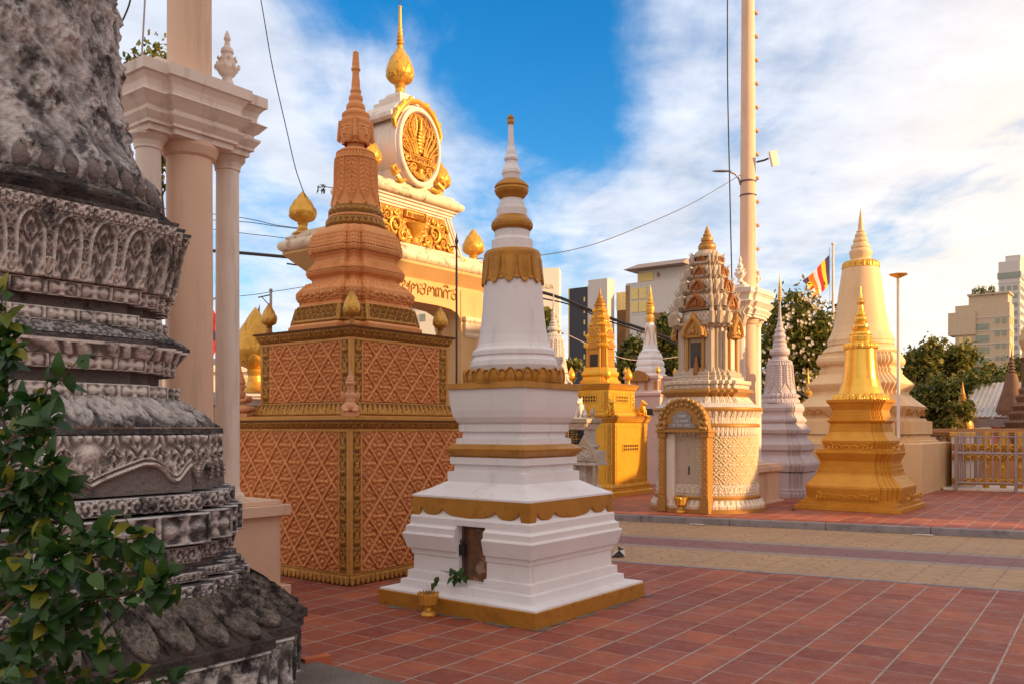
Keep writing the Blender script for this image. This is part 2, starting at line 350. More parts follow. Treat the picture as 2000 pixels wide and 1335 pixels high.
M['orange'] = mat('terracotta_paint', (.76, .335, .12), (.66, .27, .09), .7, ns=3, lo=None, dirt=(.40, .17, .08), dirt_amt=.35, dirt_s=8, bump=.12)
M['orange_lat'] = mat('terracotta_lattice', (.78, .35, .13), (.68, .285, .10), .7, ns=3, lo=(.50, .18, .06), dirt=(.40, .17, .08), dirt_amt=.3, dirt_s=8, bump=.12)  # lo paints the lattice recesses red-brown in place of their shade
M['orange_edge'] = mat('ochre_edge_paint', (.60, .30, .07), (.50, .23, .045), .55, .1, ns=6, dirt=(.30, .12, .03), dirt_amt=.4, dirt_s=8)
M['cream'] = mat('cream_render', (.76, .53, .38), (.70, .47, .33), .7, ns=1.5, dirt=(.46, .31, .22), dirt_amt=.6, dirt_s=4, streak=True, bump=.15)
M['creamw'] = mat('pale_cream_paint', (.80, .70, .62), (.74, .63, .54), .65, ns=1.7, dirt=(.40, .31, .24), dirt_amt=.6, dirt_s=5, streak=True, bump=.12)
M['creamst'] = mat('stained_cream_paint', (.76, .62, .46), (.68, .53, .37), .7, ns=4, dirt=(.10, .075, .055), dirt_amt=.85, dirt_s=6, bump=.2, thr=(.53, .66))
M['gate'] = mat('yellow_ochre_render', (.66, .43, .20), (.58, .36, .15), .7, ns=2, dirt=(.30, .18, .09), dirt_amt=.35, dirt_s=3, streak=True, bump=.12)
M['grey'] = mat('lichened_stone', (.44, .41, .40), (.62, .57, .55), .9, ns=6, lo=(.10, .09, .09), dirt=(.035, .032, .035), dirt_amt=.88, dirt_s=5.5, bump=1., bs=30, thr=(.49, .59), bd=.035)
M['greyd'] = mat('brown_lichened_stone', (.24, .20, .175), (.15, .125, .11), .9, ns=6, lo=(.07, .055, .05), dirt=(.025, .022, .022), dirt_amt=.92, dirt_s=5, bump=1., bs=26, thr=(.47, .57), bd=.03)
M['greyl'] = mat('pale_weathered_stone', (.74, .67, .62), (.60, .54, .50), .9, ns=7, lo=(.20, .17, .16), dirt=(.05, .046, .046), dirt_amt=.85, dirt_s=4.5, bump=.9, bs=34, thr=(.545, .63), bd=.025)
M['purple'] = mat('mauve_grey_paint', (.52, .46, .49), (.46, .41, .44), .6, ns=3, dirt=(.30, .26, .27), dirt_amt=.3, dirt_s=5, bump=.1)
M['palestone'] = mat('pale_grey_stone', (.62, .57, .53), (.52, .47, .43), .8, ns=6, dirt=(.15, .12, .10), dirt_amt=.5, dirt_s=8, bump=.3)
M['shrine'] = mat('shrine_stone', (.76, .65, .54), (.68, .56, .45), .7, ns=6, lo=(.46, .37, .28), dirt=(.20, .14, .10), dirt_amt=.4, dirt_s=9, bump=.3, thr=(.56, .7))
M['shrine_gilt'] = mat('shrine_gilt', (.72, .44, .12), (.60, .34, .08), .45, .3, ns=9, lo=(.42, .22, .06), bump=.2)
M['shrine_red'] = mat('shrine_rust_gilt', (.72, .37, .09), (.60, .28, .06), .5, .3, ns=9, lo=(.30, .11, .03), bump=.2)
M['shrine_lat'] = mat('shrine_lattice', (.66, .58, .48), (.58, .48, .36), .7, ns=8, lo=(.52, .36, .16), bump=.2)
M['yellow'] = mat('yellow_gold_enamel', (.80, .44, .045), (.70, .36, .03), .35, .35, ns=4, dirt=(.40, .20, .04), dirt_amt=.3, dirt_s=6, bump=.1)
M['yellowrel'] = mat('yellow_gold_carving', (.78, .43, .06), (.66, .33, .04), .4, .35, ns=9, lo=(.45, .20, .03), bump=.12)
M['amber'] = mat('amber_gold_paint', (.66, .33, .04), (.57, .26, .03), .42, .3, ns=4, dirt=(.30, .26, .26), dirt_amt=.9, dirt_s=5, bump=.12, thr=(.655, .67))
M['brightgold'] = mat('bright_gilt', (.86, .52, .10), (.78, .45, .07), .24, .7, ns=4, bump=.06)
M['bigcream'] = mat('apricot_cream_render', (.78, .55, .31), (.72, .48, .26), .6, .05, ns=1.3, dirt=(.50, .33, .18), dirt_amt=.35, dirt_s=2.5, streak=True, bump=.1)
M['pink'] = mat('pink_plaster', (.66, .48, .44), (.58, .41, .37), .75, ns=2, dirt=(.4, .3, .27), dirt_amt=.3, dirt_s=5, bump=.1)
M['black'] = mat('black_rubber', (.02, .02, .022), rough=.5, bump=0)
M['plaque'] = mat('black_granite', (.025, .024, .026), rough=.25, bump=0)
M['metal'] = mat('grey_metal', (.35, .33, .34), (.28, .26, .27), .45, .6, ns=10, bump=.05)
M['dmetal'] = mat('dark_metal', (.10, .09, .095), (.07, .06, .065), .5, .5, bump=.05)
M['rail'] = mat('grey_rail_paint', (.42, .33, .33), (.34, .27, .27), .5, .2, ns=10, bump=.05)
M['conc'] = mat('grey_kerb', (.30, .27, .28), (.22, .20, .215), .85, ns=3, dirt=(.12, .11, .12), dirt_amt=.6, dirt_s=6, bump=.4)
M['slab'] = mat('brown_concrete', (.20, .165, .14), (.14, .11, .09), .9, ns=4, dirt=(.36, .30, .27), dirt_amt=.5, dirt_s=5, bump=.8, thr=(.6, .64), bd=.02)
M['bark'] = mat('bark', (.16, .11, .07), (.10, .07, .045), .9, bump=.5)
M['stem'] = mat('brown_stem', (.17, .10, .06), (.12, .07, .035), .8, bump=.2)
M['brick'] = mat('hollow_brick', (.52, .14, .06), (.42, .11, .05), .85, bump=.3)
M['glass'] = mat('dark_glass', (.05, .055, .06), rough=.15, bump=0, spec=.8)
M['tin'] = mat('tin_roof', (.55, .50, .46), (.42, .37, .33), .5, .2, ns=1, bump=.05)
M['litter'] = mat('white_paper', (.75, .72, .72), rough=.8, bump=0)
M['blue'] = mat('blue_plastic', (.02, .04, .45), rough=.4, bump=0)
M['stat'] = mat('statue_terracotta', (.68, .34, .18), (.60, .28, .14), .7, ns=9, bump=.2)
def leafmat(name, c1, c2, c3, tr=.35, rough=.55):
    m_ = bpy.data.materials.new(name); m_.use_nodes = True; nt = m_.node_tree; N = nt.nodes; L = nt.links; b = N['Principled BSDF']; out = N['Material Output']
    g = N.new('ShaderNodeNewGeometry'); cr = N.new('ShaderNodeValToRGB'); L.new(g.outputs['Random Per Island'], cr.inputs[0])
    e = cr.color_ramp.elements; e[0].color = (*c1, 1); e[1].color = (*c3, 1); e[1].position = .97; k = cr.color_ramp.elements.new(.6 if tr != .3 else .90); k.color = (*c2, 1)
    L.new(cr.outputs[0], b.inputs['Base Color']); b.inputs['Roughness'].default_value = rough; b.inputs['Specular IOR Level'].default_value = .35
    t = N.new('ShaderNodeBsdfTranslucent'); L.new(cr.outputs[0], t.inputs[0]); mx = N.new('ShaderNodeMixShader'); mx.inputs[0].default_value = tr
    L.new(b.outputs[0], mx.inputs[1]); L.new(t.outputs[0], mx.inputs[2]); L.new(mx.outputs[0], out.inputs[0]); return m_
M['leaf'] = leafmat('tree_leaves', (.060, .085, .014), (.16, .16, .028), (.34, .27, .05))
M['leafd'] = leafmat('dark_tree_leaves', (.045, .070, .014), (.10, .12, .024), (.24, .20, .04))
M['vine'] = leafmat('vine_leaves', (.016, .055, .011), (.040, .105, .016), (.24, .23, .02), .3, .38)
M['flower'] = leafmat('white_blossom', (.75, .66, .55), (.85, .78, .68), (.9, .85, .7), .3)

def petal_ring(mb, n, zb, zt, rf, up=True, amp=.02, half=1.0, back=True, p=2.6, q=.62, flare=0.):
    """a ring of separate ogival petals, tips at zt (up) or zb (down); rf(z) is the body radius"""
    for k in range(2*n if back else n):
        bk = back and k % 2; a0 = 2*math.pi*k/(2*n if back else n); hf = math.pi/n*half; nu, nv = 22, 16
        U, T = np.meshgrid(np.linspace(-1, 1, nu+1), np.linspace(0, 1, nv+1)); wv = np.clip(1-T**p, 0, 1)**q; th = a0+U*hf*np.maximum(wv, .01)
        z = zb+(zt-zb)*T if up else zt-(zt-zb)*T; s_ = .88 if bk else 1.0; z = (zb if up else zt)+(z-(zb if up else zt))*s_
        G = np.maximum(np.abs(U), np.clip((T-.5)*2, 0, 1)*.98); rr = rf(z)+(.0 if bk else .4*amp)+amp*(np.clip((1-np.abs(U))*12, 0, 1)*.75+.5*np.exp(-((G-.86)/.08)**2)-.3*np.exp(-((G-.66)/.09)**2))+flare*T**2
        i, j = np.meshgrid(np.arange(nv), np.arange(nu), indexing='ij'); f = np.stack([i*(nu+1)+j, i*(nu+1)+j+1, (i+1)*(nu+1)+j+1, (i+1)*(nu+1)+j], -1).reshape(-1, 4)
        mb.add(np.stack([rr*np.cos(th), rr*np.sin(th), z], -1), f)
    return mb

# ------------------------------------------------------------------ ground
def nodes(name, rough=.8):
    m_ = bpy.data.materials.new(name); m_.use_nodes = True; nt = m_.node_tree; N = nt.nodes; L = nt.links; b = N['Principled BSDF']; b.inputs['Roughness'].default_value = rough
    def m(op, a, b_=None, c=None, clamp=False):
        n = N.new('ShaderNodeMath'); n.operation = op; n.use_clamp = clamp
        for i, v in enumerate((a, b_, c)):
            if v is None: continue
            if isinstance(v, (int, float)): n.inputs[i].default_value = v
            else: L.new(v, n.inputs[i])
        return n.outputs[0]
    tc = N.new('ShaderNodeTexCoord'); O = tc.outputs['Object']
    def dot(v):
        n = N.new('ShaderNodeVectorMath'); n.operation = 'DOT_PRODUCT'; L.new(O, n.inputs[0]); n.inputs[1].default_value = v; return n.outputs['Value']
    def noise(s, d=5, r=.6, vec=None):
        n = N.new('ShaderNodeTexNoise'); n.inputs['Scale'].default_value = s; n.inputs['Detail'].default_value = d; n.inputs['Roughness'].default_value = r; L.new(vec or O, n.inputs[0]); return n.outputs[0]
    def mr(x, a, b_, c=0, d=1):
        n = N.new('ShaderNodeMapRange'); L.new(x, n.inputs[0]); n.inputs[1].default_value = a; n.inputs[2].default_value = b_; n.inputs[3].default_value = c; n.inputs[4].default_value = d; return n.outputs[0]
    def mix(f, a, b_):
        n = N.new('ShaderNodeMix'); n.data_type = 'RGBA'
        for i, v in ((0, f), (6, a), (7, b_)):
            if isinstance(v, (int, float)): n.inputs[i].default_value = v
            elif isinstance(v, tuple): n.inputs[i].default_value = (*v, 1)
            else: L.new(v, n.inputs[i])
        return n.outputs[2]
    def white(x, y):
        c = N.new('ShaderNodeCombineXYZ'); L.new(x, c.inputs[0]); L.new(y, c.inputs[1]); n = N.new('ShaderNodeTexWhiteNoise'); n.noise_dimensions = '2D'; L.new(c.outputs[0], n.inputs[0]); return n
    def bump(h, s, d=.01):
        n = N.new('ShaderNodeBump'); n.inputs['Strength'].default_value = s; n.inputs['Distance'].default_value = d; L.new(h, n.inputs['Height']); L.new(n.outputs[0], b.inputs['Normal'])
    return m_, N, L, b, m, dot, noise, mr, mix, white, bump
def tile_mat(name, k=1.0):
    m_, N, L, b, m, dot, noise, mr, mix, white, bump = nodes(name)
    P0 = (-1.151, 5.913, 0); d1 = (.822, -.57, 0); d2 = (.57, .822, 0)
    o1 = sum(p*q for p, q in zip(P0, d1)); o2 = sum(p*q for p, q in zip(P0, d2))
    wob = m('MULTIPLY', m('SUBTRACT', noise(9, 4), .5), .035)
    a = m('ADD', m('DIVIDE', m('SUBTRACT', dot(d1), o1), .306), wob); c = m('ADD', m('DIVIDE', m('SUBTRACT', dot(d2), o2), .322), wob)
    def dist(x): f = m('FRACT', x); return m('MINIMUM', f, m('SUBTRACT', 1.0, f))
    nz = noise(3, 4); wd = m('MULTIPLY_ADD', nz, .03, .011)
    wn = white(m('FLOOR', m('ADD', a, 0)), m('FLOOR', m('ADD', c, 0)))
    g1 = m('SUBTRACT', 1.0, m('DIVIDE', dist(a), wd), clamp=True); g2 = m('SUBTRACT', 1.0, m('DIVIDE', dist(c), m('MULTIPLY', wd, .55)), clamp=True)
    g = m('MINIMUM', m('MULTIPLY', m('MAXIMUM', g1, g2), 3.5), 1.0)
    base = mix(wn.outputs[0], (.21*k, .042*k, .022*k), (.41*k, .110*k, .046*k))
    base = mix(mr(noise(2.2, 8, .7), .38, .72), base, (.20*k, .055*k, .042*k)); base = mix(mr(noise(14, 6, .7), .52, .75, 0, .55), base, (.52*k, .15*k, .06*k))
    base = mix(mr(noise(.7, 4, .7), .5, .75, 0, .5), base, (.20*k, .085*k, .07*k))
    base = mix(mr(noise(1.6, 9, .75), .56, .70, 0, .55), base, (.27, .16, .11)); base = mix(mr(noise(55, 3, .8), .66, .74, 0, .85), base, (.07, .05, .045))
    gr = mix(mr(noise(6, 6, .8), .42, .62), (.42, .33, .27), (.22, .18, .165))
    L.new(mix(g, base, gr), b.inputs['Base Color']); L.new(mr(noise(5, 6, .7), .3, .7, .48, .8), b.inputs['Roughness']); b.inputs['Specular IOR Level'].default_value = .35
    bump(m('ADD', m('MULTIPLY', noise(40, 4), .25), m('SUBTRACT', m('MULTIPLY', wn.outputs[0], .2), m('MULTIPLY', g, .55))), .5, .006)
    return m_
def road_mat():
    m_, N, L, b, m, dot, noise, mr, mix, white, bump = nodes('beige_paving', .75)
    wob = m('MULTIPLY', m('SUBTRACT', noise(5, 3), .5), .02)
    a = m('ADD', m('DIVIDE', dot((.815, -.58, 0)), .385), wob); v = dot((.435, .90, 0)); c = m('ADD', m('DIVIDE', v, .385), wob)
    fa = m('FRACT', a); fc = m('FRACT', c)
    def dist(f): return m('MINIMUM', f, m('SUBTRACT', 1.0, f))
    odd = m('GREATER_THAN', m('FRACT', m('MULTIPLY', m('FLOOR', a), .5)), .25)
    g1 = m('MULTIPLY', m('SUBTRACT', 1.0, m('DIVIDE', dist(fa), .022), clamp=True), m('MULTIPLY_ADD', odd, .55, .45)); g2 = m('MULTIPLY', m('SUBTRACT', 1.0, m('DIVIDE', dist(fc), .022), clamp=True), .45)
    # curling grooves: arcs round the corners of half tiles, turned at random
    a2 = m('MULTIPLY', a, 1.5); c2 = m('MULTIPLY', c, 1.5); wn = white(m('FLOOR', a2), m('FLOOR', c2)); fl = m('GREATER_THAN', wn.outputs[0], .5)
    x = m('FRACT', a2); y = m('FRACT', c2); x = m('ABSOLUTE', m('SUBTRACT', x, fl))
    def arc(p, q): return m('ABSOLUTE', m('SUBTRACT', m('SQRT', m('ADD', m('MULTIPLY', p, p), m('MULTIPLY', q, q))), .5))
    ar = m('MINIMUM', arc(x, y), arc(m('SUBTRACT', 1.0, x), m('SUBTRACT', 1.0, y))); g3 = m('MULTIPLY', m('SUBTRACT', 1.0, m('DIVIDE', ar, .045), clamp=True), .85)
    g4 = m('MULTIPLY', m('SUBTRACT', 1.0, m('DIVIDE', dist(m('FRACT', m('MULTIPLY', c, 6))), .16), clamp=True), .28)
    g = m('MINIMUM', m('MULTIPLY', m('MAXIMUM', m('MAXIMUM', g1, g2), m('MAXIMUM', g3, g4)), 1.6), 1.0)
    beige = mix(mr(noise(3, 7, .7), .35, .7), (.46, .285, .15), (.36, .225, .125)); grey = (.30, .235, .19); pur = mix(mr(noise(6, 5), .4, .6), (.26, .115, .12), (.20, .095, .10))
    def inside(lo, hi): return m('MULTIPLY', m('GREATER_THAN', v, lo), m('LESS_THAN', v, hi))
    col = mix(inside(11.42, 12.66), beige, grey); col = mix(inside(11.64, 12.42), col, pur)
    col = mix(mr(noise(1.1, 6, .7), .5, .72, 0, .5), col, (.25, .16, .12))
    col = mix(m('MULTIPLY', g, .62), col, (.10, .055, .035)); L.new(col, b.inputs['Base Color'])
    bump(m('SUBTRACT', m('MULTIPLY', noise(50, 4), .2), m('MULTIPLY', g, .5)), .5, .006)
    return m_
TM = tile_mat('terracotta_tiles'); RM = road_mat(); TM2 = tile_mat('terrace_tiles', 1.12)
e_d = Vector((.889, -.457, 0)); k_d = Vector((.912, -.41, 0)); E0 = Vector((1.23, 10.45, 0)); K0 = Vector((1.77, 15.2, 0))
def sheet(name, pts, z, m_):
    mb = MB(); mb.add([(p[0], p[1], z) for p in pts], [tuple(range(len(pts)))]); o = mb.build(name, m_); return tag(o, kind='structure')
sheet('ground', [(-900, -60), (900, -60), (900, 1500), (-900, 1500)], -.03, mat('city_ground', (.16, .14, .12), (.12, .11, .10), bump=.1))
a0, a1 = E0-e_d*16, E0+e_d*26; sheet('tiled_court', [(-20, -12), (24, -12), a1, a0], 0, TM)
k0, k1 = K0-k_d*40, K0+k_d*34
sheet('paved_road', [E0-e_d*40, E0+e_d*40, k1, k0], -.012, RM)
mb = MB(); nn = Vector((.457, .889, 0))
for i in range(26):
    p = E0+e_d*(-16+i*1.6)+nn*0; q = p+e_d*1.597; mb.add([(v.x, v.y, z) for z in (-.02, .005) for v in (p-nn*.02, q-nn*.02, q+nn*.05, p+nn*.05)], [(0, 3, 2, 1), (4, 5, 6, 7), (0, 1, 5, 4), (2, 3, 7, 6), (1, 2, 6, 5), (3, 0, 4, 7)])
tag(mb.build('road_edge_strip', M['conc']), kind='structure')
mb = MB(); kn = Vector((.41, .912, 0))
for i in range(44):
    p = K0+k_d*(-34+i*1.5); q = p+k_d*1.494; V = [(v.x, v.y, z) for z in (-.02, .098) for v in (p, q, q+kn*.12, p+kn*.12)]
    mb.add(V, [(0, 3, 2, 1), (4, 5, 6, 7), (0, 1, 5, 4), (2, 3, 7, 6), (1, 2, 6, 5), (3, 0, 4, 7)])
tag(mb.build('kerb', M['conc'], bevel=.012), kind='structure')
sheet('terrace', [k0+kn*.12, k1+kn*.12, k1+kn*40, k0+kn*40], .094, TM2)

# ------------------------------------------------------------------ shared ornaments
def lotus_bud(name, h, r, m_, parent=None, seg=72, foot=True):
    """a pedestal foot and a bud of overlapping petals, total height h, widest radius r"""
    mb = MB(); b0 = .30*h
    mb.lathe([(r*.75, 0), (r*.75, .03*h), (r*.55, .06*h), (r*.38, .13*h), (r*.34, .2*h), (r*.42, .25*h), (r*.36, .27*h), (r*.45, .30*h)], 28)
    q = [(r*.42, .29*h), (r*.80, .36*h), (r*.93, .44*h), (r*.95, .50*h), (r*.84, .60*h), (r*.60, .74*h), (r*.33, .87*h), (r*.12, .96*h), (r*.02, h)]
    mb.lrel(q, budrel(4, 7), r*.17, seg, max(.006, h*.018)); return mb.build(name, m_, parent, sharp=45)

def col_monument(root, dz, pole_r, base_z, tall, cream, pale, capm):
    """pole rising through a small entablature on two columns, on a pedestal"""
    MB().box(-.45, .45, -.80, .80, base_z, base_z+.10).box(-.38, .38, -.73, .73, base_z+.10, .77+dz*.1).box(-.45, .45, -.80, .80, .77+dz*.1, .87+dz*.1).box(-.385, .385, -.735, .735, .87+dz*.1, .915+dz*.1).build('pedestal', cream, root, bevel=.006)
    z0 = 4.17+dz
    for y in (-.403, .403):
        MB().lathe([(.16, .91+dz*.1), (.16, .96+dz*.1), (.125, .99+dz*.1), (.114, 1.03), (.110, 2.6), (.106, z0-.16), (.106, z0-.13), (.118, z0-.12), (.118, z0-.10), (.13, z0-.06), (.165, z0-.02), (.165, z0+.01)], 36, (0, y)).build('column', pale, root)
    MB().lathe([(pole_r*1.15, .91+dz*.1), (pole_r*1.15, .97+dz*.1), (pole_r*1.03, 1.0), (pole_r*1.0, 2.6), (pole_r*.97, z0-.14), (pole_r*.97, z0-.12), (pole_r*1.1, z0-.10), (pole_r*1.25, z0-.03), (pole_r*1.25, z0+.01)], 48).build('main_column', cream, root)
    MB().lathe([(pole_r*.95, z0+.3), (pole_r*.93, z0+2), (pole_r*.72, tall*.75), (pole_r*.55, tall)], 48).build('pole_shaft', cream, root)
    def plan(h):
        x = .20+h; y = .51+h; p = .05; yy = .30+h
        return np.array([(x, -y), (x, -yy), (x+p, -yy), (x+p, yy), (x, yy), (x, y), (-x, y), (-x, yy), (-x-p, yy), (-x-p, -yy), (-x, -yy), (-x, -y)])
    prof = [(0, 0), (0, .05), (.03, .055), (.03, .08), (.045, .10), (.072, .14), (.075, .16), (.03, .175), (.03, .20), (.06, .22), (.11, .28), (.12, .29), (.05, .33), (.05, .36), (.065, .41), (.095, .45), (.095, .46), (.12, .465), (.12, .56)]
    MB().sweep([(a, z0+b) for a, b in prof], plan).sweep([(-.06, z0+.56), (-.06, z0+.60), (-.10, z0+.61), (-.10, z0+.66), (-.16, z0+.67), (-.17, z0+.72)], lambda h: np.array([(.2+h, -.51-h), (.2+h, .51+h), (-.2-h, .51+h), (-.2-h, -.51-h)])).build('entablature', capm, root, bevel=.004)
    for y in ((.40,) if tall < 14 else (.40, -.40)):
        mb = MB(); q = z0+.70
        mb.lathe([(.07, q), (.05, q+.04), (.045, q+.07), (.075, q+.10), (.10, q+.14), (.10, q+.16), (.08, q+.19), (.075, q+.25), (.055, q+.26), (.05, q+.29), (.062, q+.31), (.055, q+.34), (.03, q+.37), (.022, q+.41), (.033, q+.44), (.022, q+.48), (.006, q+.52)], 24, (0, y))
        for k in range(8):
            a = k*math.pi/4; mb.ball((.105*math.cos(a), y+.105*math.sin(a), q+.17), (.018, .018, .03), 8)
            mb.ball((.085*math.cos(a+.4), y+.085*math.sin(a+.4), q+.245), (.012, .012, .022), 8)
        mb.build('urn_finial', capm, root)

# ------------------------------------------------------------------ 1. lichened grey stupa, left foreground
def grey_stupa():
    s_ = .93; cx, cy = -.6*5.5*s_, 5.5*s_
    root = thing('stone_stupa', 'weathered grey carved stupa black with lichen, cut off by the left edge of the photo', 'stupa', (cx, cy, 0), TH)
    def zt(z): return 1.6+(z-1.6)*s_
    P = RD3
    def band(name, h0, z0, h1, z1, fn=None, amp=.02, m_='grey', res=.0075):
        mb = MB(); a, b, c, d = h0*s_, zt(z0), h1*s_, zt(z1)
        if fn: mb.sweep_rel(a, b, c, d, P, fn, amp, res)
        else: mb.sweep([(a, b), (c, d)], P, cap=(False, False))
        mb.add(np.column_stack([P*a, np.full(len(P), b)]), [tuple(range(len(P)))[::-1]]); mb.add(np.column_stack([P*c, np.full(len(P), d)]), [tuple(range(len(P)))])
        return mb.build(name, M[m_], root, sharp=50)
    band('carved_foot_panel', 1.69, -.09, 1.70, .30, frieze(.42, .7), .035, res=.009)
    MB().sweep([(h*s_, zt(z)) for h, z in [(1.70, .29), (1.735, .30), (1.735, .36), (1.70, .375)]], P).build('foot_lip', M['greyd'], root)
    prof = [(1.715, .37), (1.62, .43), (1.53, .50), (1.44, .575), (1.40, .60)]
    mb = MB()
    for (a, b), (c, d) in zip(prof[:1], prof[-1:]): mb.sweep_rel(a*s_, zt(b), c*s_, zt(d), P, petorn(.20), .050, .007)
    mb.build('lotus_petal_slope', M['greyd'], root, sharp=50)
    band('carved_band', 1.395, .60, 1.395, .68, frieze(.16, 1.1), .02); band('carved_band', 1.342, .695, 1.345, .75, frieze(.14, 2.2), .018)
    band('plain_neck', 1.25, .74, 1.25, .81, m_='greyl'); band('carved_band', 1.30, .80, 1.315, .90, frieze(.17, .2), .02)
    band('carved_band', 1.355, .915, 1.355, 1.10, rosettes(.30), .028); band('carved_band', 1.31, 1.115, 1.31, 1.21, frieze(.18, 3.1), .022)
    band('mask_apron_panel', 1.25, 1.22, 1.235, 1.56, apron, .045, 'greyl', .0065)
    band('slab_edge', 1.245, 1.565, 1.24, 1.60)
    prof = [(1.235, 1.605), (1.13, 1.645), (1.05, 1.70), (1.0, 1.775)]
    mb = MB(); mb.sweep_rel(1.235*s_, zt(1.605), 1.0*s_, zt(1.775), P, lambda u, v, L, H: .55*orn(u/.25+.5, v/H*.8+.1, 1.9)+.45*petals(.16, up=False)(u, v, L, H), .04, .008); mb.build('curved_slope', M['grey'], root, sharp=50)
    band('rosette_band', 1.0, 1.78, 1.0, 1.86, rosettes(.17), .016, 'greyl', .006); band('plain_neck', .88, 1.85, .885, 1.945, m_='greyl')
    band('rosette_band', .975, 1.94, .98, 2.02, rosettes(.17), .016, 'greyl', .006)
    band('braided_underside', .99, 2.02, 1.05, 2.10, lambda u, v, L, H: np.where(v > H*.85, .7, .5+.5*np.sin(u*55+v*40+2*np.sin(u*20))), .02, 'greyl', .006)
    band('sharp_edge', 1.055, 2.10, 1.055, 2.125)
    band('worn_slope', 1.05, 2.13, .94, 2.20, lambda u, v, L, H: orn(u/.2, v/H, .5)*.6, .02)
    band('rosette_band', .935, 2.205, .935, 2.28, rosettes(.16), .016, 'greyl', .006); band('plain_neck', .86, 2.27, .86, 2.345, m_='greyl')
    band('rosette_band', .94, 2.345, .95, 2.43, rosettes(.165), .018, 'greyl', .006)
    band('arched_leaf_panel', .965, 2.435, 1.035, 2.80, arches(.20), .038, 'greyl', .006)
    band('carved_band', 1.04, 2.79, 1.05, 2.865, frieze(.11, .9), .02, 'greyl', .006); band('slab_edge', 1.06, 2.865, 1.065, 2.885)
    mb = MB(); mb.lathe([(r*s_, zt(z)) for r, z in [(.98, 2.87), (1.05, 2.89), (1.07, 2.93), (1.07, 2.96), (1.0, 3.0)]], 96)
    mb.lrel([(1.07*s_, zt(2.945)), (.95*s_, zt(3.05))], lambda u, v: orn(u*30, v, .3), .02, 400, .008); mb.build('ring_moulding', M['greyd'], root)
    mb = MB(); nb = 46
    for k in range(nb):
        a = 2*math.pi*(k+.3)/nb; r = .965*s_; mb.ball((r*math.cos(a), r*math.sin(a), zt(3.09)), (.042, .042, .068), 12)
        mb.ball((r*.985*math.cos(a), r*.985*math.sin(a), zt(3.165)), (.02, .02, .028), 8)
    mb.build('bead_ring', M['greyl'], root)
    bell = [(.97, 3.00), (.92, 3.15), (.85, 3.27), (.785, 3.42), (.74, 3.62), (.715, 3.85), (.70, 4.2), (.68, 4.7), (.65, 5.2), (.58, 5.45), (.45, 5.6)]
    def skin(u, v):
        h = np.zeros_like(u)
        for s1, a1 in ((9, .7), (17, .7), (33, .6), (61, .5)):
            h += a1*np.sin(u*2*np.pi*s1+3*np.sin(v*s1*1.1+s1))*np.cos(v*s1*1.6+2*np.sin(u*2*np.pi*(s1//2)))
        med = np.exp(-((fr(u*16+.5*np.floor(v*7) % 1)-.5)/.26)**2-((fr(v*7)-.5)/.28)**2)
        o_ = orn(u*16, v*7, .9); return np.clip(.35+.16*h+.75*med*o_, 0, 1.1)
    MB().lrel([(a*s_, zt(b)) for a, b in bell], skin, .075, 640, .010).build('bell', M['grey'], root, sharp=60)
    sp = [(.5, 5.58), (.5, 5.7), (.42, 5.75)]; z = 5.75; r = .42
    while r > .06: sp += [(r, z+.02), (r*1.08, z+.08), (r, z+.15), (r*.8, z+.17)]; z += .17; r *= .88
    sp += [(.05, z+.1), (.01, z+.9)]
    MB().lathe([(a*s_, zt(b)) for a, b in sp], 36).build('ringed_spire', M['grey'], root)
    mb = MB(); pts = [(2.35, -1.55), (2.2, 0.2), (2.1, 1.1), (1.95, 1.62), (1.4, 1.60), (.2, 1.66), (-1.9, 1.7), (-1.9, -1.9), (2.2, -1.9)]
    mb.add([(x, y, z) for z in (-.01, .05) for x, y in pts], [tuple(range(9))[::-1], tuple(range(9, 18))]+[(i, (i+1) % 9, 9+(i+1) % 9, 9+i) for i in range(9)])
    mb.build('concrete_footing', M['slab'], root, bevel=.01)
grey_stupa()

# ------------------------------------------------------------------ 2. cream column monument
r_ = thing('column_monument', 'thick cream pole monument with entablature and two pale columns, beside the grey stupa', 'monument', (-2.964, 8.0, 0), TH, 'pole monuments')
col_monument(r_, 0, .207, 0, 13, M['cream'], M['creamw'], M['creamw'])

